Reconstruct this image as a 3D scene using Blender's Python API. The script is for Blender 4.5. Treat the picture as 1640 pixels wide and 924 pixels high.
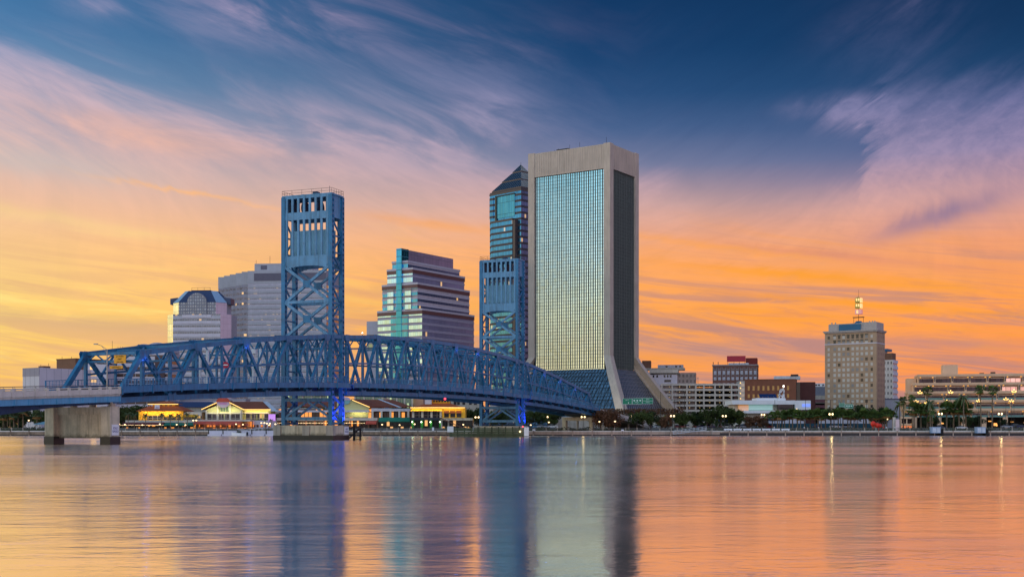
import bpy, math, random
from mathutils import Vector, Matrix
S = bpy.context.scene
COL = S.collection
for _o in list(bpy.data.objects):
    bpy.data.objects.remove(_o)
R = math.radians
rnd = random.Random(11)

# ------------------------------------------------------------ camera
F, HY, CH = 1968.0, 685.3, 2.65
cam = bpy.data.objects.new('camera', bpy.data.cameras.new('camera'))
COL.objects.link(cam)
cam.location = (0, 0, CH)
cam.rotation_euler = (R(90), 0, 0)
cam.data.sensor_width = 36
cam.data.lens = F * 36 / 1640
cam.data.shift_y = (HY - 462) / 1640
cam.data.clip_start = 0.5
cam.data.clip_end = 60000
S.camera = cam
S.view_settings.view_transform = 'Standard'
S.view_settings.look = 'None'
S.view_settings.exposure = 0.0
S.view_settings.gamma = 1.0
S.view_settings.use_curve_mapping = False
S.cycles.max_bounces = 6
S.cycles.glossy_bounces = 4
S.cycles.diffuse_bounces = 3
S.cycles.sample_clamp_indirect = 6

def lin(c):
    return tuple(((v / 255) / 12.92 if v / 255 <= 0.04045 else ((v / 255 + 0.055) / 1.055) ** 2.4) for v in c)

# ------------------------------------------------------------ node helper
class G:
    """thin wrapper round a node tree for writing node maths"""
    def __init__(s, nt): s.nt = nt; s.L = nt.links.new
    def node(s, t, **k):
        n = s.nt.nodes.new(t)
        for a, b in k.items(): setattr(n, a, b)
        return n
    def put(s, sock, v):
        if isinstance(v, (int, float)): sock.default_value = v
        elif isinstance(v, (tuple, list)):
            sock.default_value = tuple(v) if len(v) == len(sock.default_value) else tuple(v) + (1,)
        else: s.L(v, sock)
    def m(s, op, a, b=0.0, c=0.0, clamp=False):
        n = s.node('ShaderNodeMath', operation=op, use_clamp=clamp)
        s.put(n.inputs[0], a); s.put(n.inputs[1], b)
        if op in ('MULTIPLY_ADD', 'COMPARE', 'WRAP', 'SMOOTH_MIN', 'SMOOTH_MAX'): s.put(n.inputs[2], c)
        return n.outputs[0]
    def smooth(s, v, a, b, lo=0.0, hi=1.0, mode='SMOOTHSTEP'):
        n = s.node('ShaderNodeMapRange', interpolation_type=mode)
        s.put(n.inputs['Value'], v)
        for k, q in (('From Min', a), ('From Max', b), ('To Min', lo), ('To Max', hi)): s.put(n.inputs[k], q)
        return n.outputs['Result']
    def mix(s, f, a, b, blend='MIX'):
        n = s.node('ShaderNodeMix', data_type='RGBA', blend_type=blend)
        s.put(n.inputs[0], f); s.put(n.inputs[6], a); s.put(n.inputs[7], b)
        return n.outputs[2]
    def xyz(s, x, y, z=0.0):
        n = s.node('ShaderNodeCombineXYZ')
        s.put(n.inputs[0], x); s.put(n.inputs[1], y); s.put(n.inputs[2], z)
        return n.outputs[0]
    def sep(s, v):
        n = s.node('ShaderNodeSeparateXYZ'); s.L(v, n.inputs[0])
        return n.outputs[0], n.outputs[1], n.outputs[2]
    def noise(s, vec, scale=1.0, detail=4.0, rough=0.5, dist=0.0, out=0):
        n = s.node('ShaderNodeTexNoise')
        s.L(vec, n.inputs['Vector'])
        n.inputs['Scale'].default_value = scale; n.inputs['Detail'].default_value = detail
        n.inputs['Roughness'].default_value = rough; n.inputs['Distortion'].default_value = dist
        return n.outputs[out]
    def ramp(s, v, stops, mode='LINEAR'):
        n = s.node('ShaderNodeValToRGB'); cr = n.color_ramp; cr.interpolation = mode
        while len(cr.elements) > 1: cr.elements.remove(cr.elements[0])
        cr.elements[0].position = stops[0][0]; cr.elements[0].color = tuple(stops[0][1]) + (1,)
        for p, c in stops[1:]:
            e = cr.elements.new(p); e.color = tuple(c) + (1,)
        s.put(n.inputs[0], v)
        return n.outputs[0]

# ------------------------------------------------------------ world: dusk sky
W = bpy.data.worlds.new('World'); S.world = W; W.use_nodes = True
SUN_AZ, SUN_EL = -80.0, 5.0           # azimuth from the view direction, left is negative
def build_sky():
    nt = W.node_tree; nt.nodes.clear(); g = G(nt)
    d = g.node('ShaderNodeTexCoord').outputs['Generated']
    x, y, z = g.sep(d)
    u = g.m('ARCTAN2', x, y)
    v = g.m('ARCSINE', z)
    deg = g.m('DIVIDE', v, math.pi / 2, clamp=True)
    e = lambda a: a / 90.0
    zen = (78, 100, 146)
    def col(lst, k=1.0):
        return g.ramp(deg, [(e(a), tuple(q * k for q in lin(c))) for a, c in lst] + [(1.0, tuple(q * k for q in lin(zen)))])
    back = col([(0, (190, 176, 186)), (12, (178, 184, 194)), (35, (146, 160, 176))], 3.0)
    lback = col([(0, (252, 214, 145)), (3, (249, 228, 176)), (5, (240, 232, 190)), (8, (206, 224, 216)), (12, (150, 205, 216)), (20, (125, 188, 212)), (40, (90, 140, 185))], 1.55)
    left = col([(0, (255, 205, 110)), (5, (255, 228, 150)), (10, (245, 225, 185)), (16, (180, 200, 210)), (28, (110, 160, 195))], 1.1)
    cl = col([(0, (247, 182, 92)), (1.5, (250, 192, 92)), (3.5, (253, 205, 102)), (6, (253, 211, 122)), (8, (249, 200, 135)), (9.5, (236, 190, 152)), (11, (208, 184, 176)), (13, (160, 165, 186)), (15, (108, 142, 178)), (17, (72, 120, 166)), (19.5, (44, 105, 156)), (32, (40, 95, 150))])
    cc = col([(0, (238, 160, 115)), (1.5, (246, 164, 104)), (4, (255, 166, 70)), (7, (253, 165, 80)), (8.7, (240, 165, 118)), (10.2, (196, 158, 152)), (12, (118, 124, 156)), (13.5, (70, 96, 140)), (15, (36, 76, 124)), (17, (10, 60, 108)), (19.5, (2, 50, 96)), (32, (15, 60, 112))])
    cr = col([(0, (240, 128, 98)), (1.5, (248, 136, 92)), (3.5, (254, 146, 74)), (6, (252, 150, 80)), (8, (234, 150, 112)), (9.5, (190, 146, 150)), (11, (108, 108, 150)), (12.5, (60, 86, 136)), (15, (20, 62, 106)), (17, (4, 48, 90)), (19.5, (0, 40, 80)), (32, (12, 55, 105))])
    right = col([(0, (205, 150, 165)), (6, (196, 158, 180)), (13, (165, 155, 188)), (25, (115, 132, 175))], 1.25)
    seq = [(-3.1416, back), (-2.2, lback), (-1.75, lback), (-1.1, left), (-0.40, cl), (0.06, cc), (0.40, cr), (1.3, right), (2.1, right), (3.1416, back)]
    def chain(q):
        res = q[0][1]
        for (u0, a), (u1, b) in zip(q, q[1:]):
            res = g.mix(g.smooth(u, u0, u1, mode='LINEAR'), res, b)
        return res
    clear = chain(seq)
    ccl = col([(0, (252, 190, 98)), (5, (255, 212, 120)), (8, (250, 200, 140)), (10, (240, 190, 160)), (12, (228, 188, 176)), (14, (212, 182, 188)), (16, (184, 170, 194)), (19.5, (165, 160, 195))])
    ccc = col([(0, (250, 155, 92)), (5, (255, 164, 72)), (8, (252, 172, 112)), (10, (216, 170, 162)), (12, (178, 158, 180)), (14, (152, 146, 180)), (16, (120, 126, 168)), (19.5, (196, 155, 182))])
    ccr = col([(0, (248, 138, 92)), (3, (254, 152, 76)), (6, (255, 164, 82)), (8, (244, 160, 112)), (10, (216, 162, 156)), (12, (158, 140, 174)), (14, (122, 120, 164)), (16, (92, 100, 146)), (19.5, (70, 84, 130))])
    cloud = chain([(-0.40, ccl), (0.04, ccc), (0.38, ccr)])
    # streak coordinates: bands sink to the right on the left side, climb to the right on the right side
    sl = g.m('ADD', g.m('MULTIPLY', g.m('MINIMUM', u, 0.10), 0.30), g.m('MULTIPLY', g.m('MAXIMUM', g.m('SUBTRACT', u, 0.10), 0.0), -0.55))
    fade = g.smooth(v, 0.08, 0.22)
    vs = g.m('ADD', v, g.m('MULTIPLY', sl, fade))
    p1 = g.xyz(g.m('MULTIPLY', u, 7.0), g.m('MULTIPLY', vs, 24.0), 3.1)
    n1 = g.noise(p1, 1.0, 8, 0.58, 0.6)
    p2 = g.xyz(g.m('MULTIPLY', u, 22.0), g.m('MULTIPLY', vs, 95.0), 7.7)
    n2 = g.noise(p2, 1.0, 6, 0.62, 0.8)
    p3 = g.xyz(g.m('ADD', g.m('MULTIPLY', u, 55.0), g.m('MULTIPLY', v, 90.0)), g.m('MULTIPLY', vs, 120.0), 1.7)
    n3 = g.noise(p3, 1.0, 5, 0.6, 0.4)
    # upper edge of the cloud deck as elevation over azimuth, from the picture's own cloud outline
    edge = [(0, 62), (200, 105), (370, 150), (520, 185), (640, 222), (760, 262), (850, 292), (960, 345), (1020, 268), (1065, 305), (1140, 362), (1200, 358), (1281, 322), (1372, 296), (1392, 205), (1420, 152), (1520, 136), (1640, 112)]
    un = g.smooth(u, -0.45, 0.45, mode='LINEAR')
    st = []
    for px, py in edge:
        uu = math.atan((px - 820) / F); vv = math.atan((HY - py) / F * math.cos(uu))
        st.append(((uu + 0.45) / 0.9, (vv / 0.35,) * 3))
    warp = g.m('MULTIPLY', g.m('SUBTRACT', n2, 0.5), 0.05)
    thr = g.m('MULTIPLY', g.ramp(g.m('ADD', un, warp), st), 0.35)
    gap = g.m('ADD', g.m('SUBTRACT', thr, v), g.m('MULTIPLY', g.m('SUBTRACT', n1, 0.5), 0.075))
    dens = g.smooth(gap, -0.022, 0.034)
    hole = g.smooth(n1, 0.30, 0.58, g.smooth(v, .14, .19, .6, g.smooth(u, .05, .25, .22, .85)), 1.0)
    dens = g.m('MULTIPLY', dens, hole)
    # loose wisps above the deck
    ws = 0.0
    for px, py, ru, rv, k in [(450, 22, .075, .017, .75), (700, 150, .10, .035, .35), (775, 195, .03, .022, .6), (560, 60, .16, .022, .18), (1440, 60, .05, .028, .25), (1490, 8, .02, .008, .45), (148, 10, .022, .008, .55), (660, 235, .14, .03, .3), (1340, 170, .030, .0085, 1.0), (1385, 192, .026, .011, 1.0)]:
        uu = math.atan((px - 820) / F); vv = math.atan((HY - py) / F * math.cos(uu))
        a = g.m('DIVIDE', g.m('SUBTRACT', u, uu), ru); b = g.m('DIVIDE', g.m('SUBTRACT', v, vv), rv)
        r2 = g.m('ADD', g.m('MULTIPLY', a, a), g.m('MULTIPLY', b, b))
        w = g.m('MULTIPLY', g.m('POWER', 2.718, g.m('MULTIPLY', r2, -1.0)), k)
        ws = g.m('ADD', ws, w)
    ws = g.m('MULTIPLY', ws, g.smooth(n1, 0.36, 0.66, 0.1, 1.35))
    infr = g.m('MULTIPLY', g.smooth(u, -0.75, -0.45), g.smooth(u, 0.75, 0.48))
    mask = g.m('MINIMUM', g.m('ADD', dens, ws), 1.0)
    fine = g.smooth(n3, 0.30, 0.72, 0.68, 1.12, mode='LINEAR')
    mask = g.m('MULTIPLY', g.m('MULTIPLY', mask, fine), infr, clamp=True)
    skyc = g.mix(g.m('MULTIPLY', mask, 0.88), clear, cloud)
    # long low bands: dim mauve streaks and brighter orange streaks near the horizon
    pb = g.xyz(g.m('MULTIPLY', u, 4.2), g.m('MULTIPLY', g.m('ADD', v, g.m('MULTIPLY', u, 0.11)), 58.0), 11.3)
    nb = g.noise(pb, 1.0, 7, 0.6, 1.1)
    low = g.smooth(v, 0.19, 0.06)
    dark = g.m('MULTIPLY', g.m('MULTIPLY', g.smooth(nb, 0.47, 0.62), low), g.smooth(u, -0.5, 0.3, 0.50, 0.85))
    skyc = g.mix(dark, skyc, g.mix(g.smooth(u, -0.35, 0.25), lin((220, 166, 130)), lin((176, 130, 130))))
    brt = g.m('MULTIPLY', g.m('MULTIPLY', g.smooth(nb, 0.47, 0.32), low), 0.8)
    skyc = g.mix(brt, skyc, g.mix(g.smooth(u, -0.35, 0.1), lin((255, 228, 134)), lin((255, 160, 54))))
    nf = g.noise(g.xyz(g.m('MULTIPLY', u, 15.0), g.m('MULTIPLY', g.m('ADD', v, g.m('MULTIPLY', u, 0.11)), 170.0), 5.3), 1.0, 6, .62, .9)
    skyc = g.mix(g.m('MULTIPLY', g.m('MULTIPLY', g.smooth(nf, .50, .68), low), .45), skyc, g.mix(g.smooth(u, -.3, .25), lin((228, 176, 126)), lin((206, 134, 112))))
    # single long streaks and the two broad dim banks over the right shore
    for px_, py_, ru, rv, slp, colr, k in [(320, 312, .075, .0018, .13, (255, 186, 120), .75), (250, 222, .10, .012, .10, (246, 182, 150), .5), (60, 262, .07, .010, .05, (190, 186, 186), .55), (1165, 560, .075, .0085, .03, (176, 136, 138), .85), (1490, 548, .085, .006, .08, (186, 132, 130), .7), (1260, 440, .11, .0035, .12, (255, 160, 48), .8), (1150, 395, .08, .003, .16, (255, 166, 70), .7), (1420, 490, .12, .003, .11, (255, 158, 46), .8), (1330, 410, .10, .004, .14, (226, 142, 110), .5), (1510, 345, .05, .009, -.25, (112, 104, 150), .7), (80, 350, .12, .005, .11, (252, 216, 140), .4), (170, 520, .12, .007, .04, (214, 172, 130), .6), (610, 470, .05, .005, .08, (206, 150, 120), .6), (640, 510, .05, .006, .05, (196, 142, 122), .6), (700, 360, .06, .004, .10, (250, 168, 92), .6)]:
        uu = math.atan((px_ - 820) / F); vv = math.atan((HY - py_) / F * math.cos(uu))
        du_ = g.m('SUBTRACT', u, uu); a = g.m('DIVIDE', du_, ru)
        wob = g.m('MULTIPLY', g.m('SUBTRACT', n2, 0.5), 0.012)
        b = g.m('DIVIDE', g.m('ADD', g.m('ADD', g.m('SUBTRACT', v, vv), g.m('MULTIPLY', du_, slp)), wob), rv)
        r2 = g.m('ADD', g.m('MULTIPLY', a, a), g.m('MULTIPLY', b, b))
        w = g.m('MULTIPLY', g.m('POWER', 2.718, g.m('MULTIPLY', r2, -1.0)), g.m('MULTIPLY', g.smooth(n1, .3, .65, .55, 1.1), k), clamp=True)
        skyc = g.mix(w, skyc, lin(colr))
    # mottled high cirrus brightness
    skyc = g.mix(1.0, skyc, g.xyz(g.smooth(n2, 0.2, 0.8, 0.93, 1.08, mode='LINEAR'), g.smooth(n2, 0.2, 0.8, 0.95, 1.06, mode='LINEAR'), g.smooth(n2, 0.2, 0.8, 0.97, 1.04, mode='LINEAR')), 'MULTIPLY')
    # overhead and behind the camera the sky is brightened to fill the scene with soft light
    nish = g.node('ShaderNodeTexSky', sky_type='NISHITA', sun_disc=False)
    nish.sun_elevation = R(SUN_EL); nish.sun_rotation = R(SUN_AZ)
    bg = g.node('ShaderNodeBackground'); bg.inputs['Strength'].default_value = 1.0
    g.L(skyc, bg.inputs['Color'])
    bg2 = g.node('ShaderNodeBackground'); bg2.inputs['Strength'].default_value = 0.006
    g.L(nish.outputs[0], bg2.inputs['Color'])
    ad = g.node('ShaderNodeAddShader'); g.L(bg.outputs[0], ad.inputs[0]); g.L(bg2.outputs[0], ad.inputs[1])
    out = g.node('ShaderNodeOutputWorld'); g.L(ad.outputs[0], out.inputs['Surface'])
build_sky()

sun = bpy.data.objects.new('sun', bpy.data.lights.new('sun', 'SUN'))
COL.objects.link(sun)
sun.data.energy = 0.9; sun.data.angle = R(14); sun.data.color = (1.0, 0.74, 0.48)
_sd = Vector((math.sin(R(SUN_AZ)) * math.cos(R(SUN_EL)), math.cos(R(SUN_AZ)) * math.cos(R(SUN_EL)), math.sin(R(SUN_EL))))
sun.rotation_euler = _sd.to_track_quat('Z', 'Y').to_euler()

# ------------------------------------------------------------ materials
MATS = {}
def newmat(name):
    m = bpy.data.materials.new(name); m.use_nodes = True
    nt = m.node_tree; nt.nodes.clear(); g = G(nt)
    p = g.node('ShaderNodeBsdfPrincipled'); o = g.node('ShaderNodeOutputMaterial')
    g.L(p.outputs[0], o.inputs['Surface'])
    MATS[name] = m
    return m, g, p
def mat(name, col, rough=0.7, metal=0.0, var=0.18, scale=0.6, streak=0.0, fine=8.0, bump=0.0, spec=0.5, rust=0.0, tide=0.0):
    """solid colour with weathering: broad mottling, optional vertical streaks"""
    m, g, p = newmat(name)
    c = col if max(col) <= 1 else lin(col)
    oc = g.node('ShaderNodeTexCoord').outputs['Object']
    n = g.noise(oc, scale, 5, 0.6)
    n2 = g.noise(oc, fine, 3, 0.5)
    f = g.smooth(n, 0.3, 0.7, 1 - var, 1 + var, mode='LINEAR')
    f = g.m('MULTIPLY', f, g.smooth(n2, 0.3, 0.7, 1 - var * .5, 1 + var * .5, mode='LINEAR'))
    if streak:
        x, y, z = g.sep(oc)
        ns = g.noise(g.xyz(g.m('MULTIPLY', x, 1.6), g.m('MULTIPLY', y, 1.6), g.m('MULTIPLY', z, 0.09)), 1.0, 5, 0.65)
        f = g.m('MULTIPLY', f, g.smooth(ns, 0.42, 0.72, 1.0, 1 - streak))
    cc = g.mix(1.0, c, g.xyz(f, f, f), 'MULTIPLY')
    if tide:
        tz = g.sep(oc)[2]; nt_ = g.noise(oc, 1.3, 5, .65)
        cc = g.mix(g.m('MULTIPLY', g.smooth(g.m('ADD', tz, g.m('MULTIPLY', nt_, -1.6)), tide, tide - .9), .75), cc, lin((66, 62, 44)))
    if rust:
        nr = g.noise(oc, .9, 6, .7, .4); cc = g.mix(g.m('MULTIPLY', g.smooth(nr, .56, .70), rust), cc, lin((104, 74, 58)))
    g.L(cc, p.inputs['Base Color'])
    p.inputs['Roughness'].default_value = rough; p.inputs['Metallic'].default_value = metal
    p.inputs['Specular IOR Level'].default_value = spec
    if bump:
        b = g.node('ShaderNodeBump'); b.inputs['Strength'].default_value = bump; b.inputs['Distance'].default_value = 0.05
        g.L(n2, b.inputs['Height']); g.L(b.outputs[0], p.inputs['Normal'])
    return m
def glow(name, col, k):
    m, g, p = newmat(name)
    c = col if max(col) <= 1 else lin(col)
    p.inputs['Base Color'].default_value = (.5, .5, .5, 1)
    p.inputs['Emission Color'].default_value = tuple(c) + (1,); p.inputs['Emission Strength'].default_value = k
    return m
def facade(name, du, dv, wu, wv, frame, glass, metal=0.85, rough=0.07, gvar=0.3, lit=0.0, litcol=(255, 200, 110), lits=1.6, frough=0.7, uo=0.0, vo=0.0, tilt=0.012, alt=0.0, lines=None):
    """window cells in wall metres (uv): wu, wv are the glazed share of a cell; each pane has its own tone and tilt"""
    m, g, p = newmat(name)
    fr = frame if max(frame) <= 1 else lin(frame); gl = glass if max(glass) <= 1 else lin(glass)
    uv = g.node('ShaderNodeUVMap').outputs[0]
    x, y, _ = g.sep(uv)
    a = g.m('DIVIDE', g.m('ADD', x, uo), du); b = g.m('DIVIDE', g.m('ADD', y, vo), dv)
    fa = g.m('FRACT', a); fb = g.m('FRACT', b)
    ia = g.m('FLOOR', a); ib = g.m('FLOOR', b)
    inu = g.m('LESS_THAN', g.m('ABSOLUTE', g.m('SUBTRACT', fa, 0.5)), wu / 2) if wu < 1 else 1.0
    inv = g.m('LESS_THAN', g.m('ABSOLUTE', g.m('SUBTRACT', fb, 0.5)), wv / 2) if wv < 1 else 1.0
    msk = g.m('MULTIPLY', inu, inv)
    wn = g.node('ShaderNodeTexWhiteNoise', noise_dimensions='2D'); g.L(g.xyz(ia, ib), wn.inputs['Vector'])
    big = g.noise(uv, 0.05, 4, 0.6)
    tone = g.m('ADD', g.smooth(wn.outputs['Value'], 0, 1, 1 - gvar, 1 + gvar * .35, mode='LINEAR'), g.smooth(big, .3, .7, -.08, .08, mode='LINEAR'))
    gc = g.mix(1.0, gl, g.xyz(tone, tone, tone), 'MULTIPLY')
    if alt:
        gc = g.mix(1.0, gc, g.mix(g.m('LESS_THAN', g.m('FRACT', g.m('MULTIPLY', ia, 0.5)), 0.25), (1, 1, 1), (alt, alt, alt)), 'MULTIPLY')
    fn = g.smooth(g.noise(uv, 0.35, 5, .6), .3, .7, .85, 1.12, mode='LINEAR')
    fc = g.mix(1.0, fr, g.xyz(fn, fn, fn), 'MULTIPLY')
    g.L(g.mix(msk, fc, gc), p.inputs['Base Color'])
    g.L(g.m('MULTIPLY', msk, metal), p.inputs['Metallic'])
    g.L(g.smooth(msk, 0, 1, frough, rough, mode='LINEAR'), p.inputs['Roughness'])
    if lit:
        wn2 = g.node('ShaderNodeTexWhiteNoise', noise_dimensions='3D'); g.L(g.xyz(ia, ib, 5.5), wn2.inputs['Vector'])
        on = g.m('MULTIPLY', g.m('LESS_THAN', wn2.outputs['Value'], lit), msk)
        p.inputs['Emission Color'].default_value = lin(litcol) + (1,)
        g.L(g.m('MULTIPLY', on, lits), p.inputs['Emission Strength'])
    if tilt:
        gm = g.node('ShaderNodeNewGeometry')
        va = g.node('ShaderNodeVectorMath', operation='SUBTRACT'); g.L(wn.outputs['Color'], va.inputs[0]); va.inputs[1].default_value = (.5, .5, .5)
        vs = g.node('ShaderNodeVectorMath', operation='SCALE'); g.L(va.outputs[0], vs.inputs[0]); g.L(g.m('MULTIPLY', msk, tilt * 2), vs.inputs['Scale'])
        vb = g.node('ShaderNodeVectorMath', operation='ADD'); g.L(gm.outputs['Normal'], vb.inputs[0]); g.L(vs.outputs[0], vb.inputs[1])
        vn = g.node('ShaderNodeVectorMath', operation='NORMALIZE'); g.L(vb.outputs[0], vn.inputs[0])
        g.L(vn.outputs[0], p.inputs['Normal'])
    return m

# ------------------------------------------------------------ mesh builder
class MB:
    def __init__(s): s.v = []; s.f = []; s.m = []
    def face(s, pts, m=0):
        i = len(s.v); s.v += [tuple(p) for p in pts]; s.f.append(tuple(range(i, i + len(pts)))); s.m.append(m)
    def hexa(s, p, m=0):
        i = len(s.v); s.v += [tuple(q) for q in p]
        for q in ((3, 2, 1, 0), (4, 5, 6, 7), (0, 1, 5, 4), (1, 2, 6, 5), (2, 3, 7, 6), (3, 0, 4, 7)):
            s.f.append(tuple(i + k for k in q)); s.m.append(m)
    def box(s, x0, x1, y0, y1, z0, z1, m=0):
        s.hexa([(x0, y0, z0), (x1, y0, z0), (x1, y1, z0), (x0, y1, z0), (x0, y0, z1), (x1, y0, z1), (x1, y1, z1), (x0, y1, z1)], m)
        return s
    def beam(s, p, q, w, d, m=0, side=None):
        """bar of width w (across `side`) and depth d"""
        p = Vector(p); q = Vector(q); a = (q - p).normalized()
        sd = Vector(side) if side else (Vector((0, 0, 1)).cross(a) if abs(a.z) < .95 else Vector((0, 1, 0)))
        sd = (sd - a * sd.dot(a)).normalized(); up = a.cross(sd)
        sx = sd * w / 2; ux = up * d / 2
        s.hexa([p - sx - ux, p + sx - ux, p + sx + ux, p - sx + ux, q - sx - ux, q + sx - ux, q + sx + ux, q - sx + ux], m)
        return s
    def laced(s, p, q, w, d, m=0, side=(0, 1, 0), pitch=1.1, th=.12):
        """built-up member: two plates standing across `side`, joined by batten plates with gaps between"""
        p = Vector(p); q = Vector(q); a = (q - p); L = a.length; a.normalize()
        sd = Vector(side); sd = (sd - a * sd.dot(a)).normalized(); up = a.cross(sd)
        for k in (-1, 1):
            o = up * (d / 2 - th / 2) * k
            s.beam(p + o, q + o, w, th, m, side=sd)
        n = max(2, int(L / pitch))
        for i in range(n):
            t0 = (i + .1) / n * L; t1 = (i + .62) / n * L
            for k in (-1, 1):
                o = sd * (w / 2 - .05) * k
                s.beam(p + a * t0 + o, p + a * t1 + o, .08, d - th * 2, m, side=sd)
        return s
    def tube(s, p, q, r, n=8, m=0, r2=None):
        p = Vector(p); q = Vector(q); a = (q - p).normalized()
        sd = a.orthogonal().normalized(); up = a.cross(sd); r2 = r if r2 is None else r2
        i = len(s.v)
        for c, rr in ((p, r), (q, r2)):
            for k in range(n):
                t = 2 * math.pi * k / n; s.v.append(tuple(c + (sd * math.cos(t) + up * math.sin(t)) * rr))
        for k in range(n):
            s.f.append((i + k, i + (k + 1) % n, i + n + (k + 1) % n, i + n + k)); s.m.append(m)
        s.f.append(tuple(i + n - 1 - k for k in range(n))); s.m.append(m)
        s.f.append(tuple(i + n + k for k in range(n))); s.m.append(m)
        return s
    def ball(s, c, r, m=0, n=8, sq=1.0):
        i = len(s.v); k2 = n // 2
        for a in range(k2 + 1):
            th = math.pi * a / k2
            for b in range(n):
                ph = 2 * math.pi * b / n
                s.v.append((c[0] + r * math.sin(th) * math.cos(ph), c[1] + r * math.sin(th) * math.sin(ph), c[2] + r * sq * math.cos(th)))
        for a in range(k2):
            for b in range(n):
                s.f.append((i + a * n + b, i + (a + 1) * n + b, i + (a + 1) * n + (b + 1) % n, i + a * n + (b + 1) % n)); s.m.append(m)
        return s
    def prism(s, poly, z0, z1, m=0, top=None, cap=True):
        """upright prism; `top` optional other outline at z1 (loft)"""
        top = top or poly; n = len(poly); i = len(s.v)
        s.v += [(a, b, z0) for a, b in poly] + [(a, b, z1) for a, b in top]
        for k in range(n):
            s.f.append((i + k, i + (k + 1) % n, i + n + (k + 1) % n, i + n + k)); s.m.append(m)
        if cap:
            s.f.append(tuple(i + n + k for k in range(n))); s.m.append(m)
            s.f.append(tuple(i + n - 1 - k for k in range(n))); s.m.append(m)
        return s
    def extr(s, poly, y0, y1, m=0):
        """outline in x,z pushed from y0 to y1"""
        n = len(poly); i = len(s.v)
        s.v += [(a, y0, b) for a, b in poly] + [(a, y1, b) for a, b in poly]
        for k in range(n):
            s.f.append((i + k, i + (k + 1) % n, i + n + (k + 1) % n, i + n + k)); s.m.append(m)
        s.f.append(tuple(i + n - 1 - k for k in range(n))); s.m.append(m)
        s.f.append(tuple(i + n + k for k in range(n))); s.m.append(m)
        return s
    def mesh(s, name, mats, smooth=False):
        me = bpy.data.meshes.new(name)
        me.from_pydata(s.v, [], s.f); me.update()
        for q in (mats if isinstance(mats, (list, tuple)) else [mats]): me.materials.append(MATS[q] if isinstance(q, str) else q)
        me.polygons.foreach_set('material_index', s.m)
        if smooth: me.polygons.foreach_set('use_smooth', [True] * len(s.f))
        uvl = me.uv_layers.new(name='UVMap'); uv = [0.0] * (2 * len(me.loops))
        for p in me.polygons:
            n = p.normal
            if abs(n.z) < .8:
                t = Vector((-n.y, n.x, 0)).normalized(); w = n.cross(t)
            else: t = Vector((1, 0, 0)); w = Vector((0, 1, 0))
            for li in p.loop_indices:
                c = me.vertices[me.loops[li].vertex_index].co
                uv[2 * li] = c.dot(t); uv[2 * li + 1] = c.dot(w)
        uvl.data.foreach_set('uv', uv)
        return me
    def build(s, name, mats, parent=None, smooth=False):
        return link(bpy.data.objects.new(name, s.mesh(name, mats, smooth)), parent)
def link(o, parent=None):
    COL.objects.link(o)
    if parent is not None: o.parent = parent
    return o
def tag(o, label=None, cat=None, group=None, kind=None):
    if label: o['label'] = label
    if cat: o['category'] = cat
    if group: o['group'] = group
    if kind: o['kind'] = kind
    return o
def thing(name, loc, rz, label, cat, group=None):
    o = link(bpy.data.objects.new(name, None)); o.location = loc; o.rotation_euler = (0, 0, rz)
    o.empty_display_size = .5
    return tag(o, label, cat, group)
def kids(o): return [c for c in COL.objects if c.parent == o]
def dup(o, tree, loc, rz=0.0, sc=1.0, label=None, group=None):
    """copy of thing o; tree = list of (part, [sub-parts]) captured once"""
    r = o.copy(); COL.objects.link(r); r.location = loc; r.rotation_euler = (0, 0, rz); r.scale = (sc, sc, sc)
    if label: r['label'] = label
    if group: r['group'] = group
    out = []
    for p, sub in tree:
        c = p.copy(); COL.objects.link(c); c.parent = r; out.append(c)
        for q in sub:
            d = q.copy(); COL.objects.link(d); d.parent = c
    return r, out
def tree_of(o): return [(c, kids(c)) for c in kids(o)]
def px(x, D): return (x - 820) / F * D
def pz(y, D): return CH + (HY - y) / F * D
ORD = ['first', 'second', 'third', 'fourth', 'fifth', 'sixth', 'seventh', 'eighth', 'ninth', 'tenth', 'eleventh', 'twelfth', 'thirteenth', 'fourteenth', 'fifteenth', 'sixteenth', 'seventeenth', 'eighteenth', 'nineteenth', 'twentieth', 'twenty-first', 'twenty-second', 'twenty-third', 'twenty-fourth', 'twenty-fifth', 'twenty-sixth', 'twenty-seventh', 'twenty-eighth', 'twenty-ninth', 'thirtieth', 'thirty-first', 'thirty-second', 'thirty-third', 'thirty-fourth', 'thirty-fifth', 'thirty-sixth', 'thirty-seventh', 'thirty-eighth', 'thirty-ninth', 'fortieth']
def text(name, body, size, m, parent, loc, rot, align='CENTER'):
    cu = bpy.data.curves.new(name, 'FONT'); cu.body = body; cu.size = size; cu.align_x = align; cu.align_y = 'CENTER'; cu.extrude = .01
    t = bpy.data.objects.new(name, cu); COL.objects.link(t)
    bpy.context.view_layer.update()
    me = bpy.data.meshes.new_from_object(t.evaluated_get(bpy.context.evaluated_depsgraph_get()))
    COL.objects.unlink(t); bpy.data.objects.remove(t)
    me.materials.clear(); me.materials.append(MATS[m])
    o = link(bpy.data.objects.new(name, me), parent); o.location = loc; o.rotation_euler = rot
    return o

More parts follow.
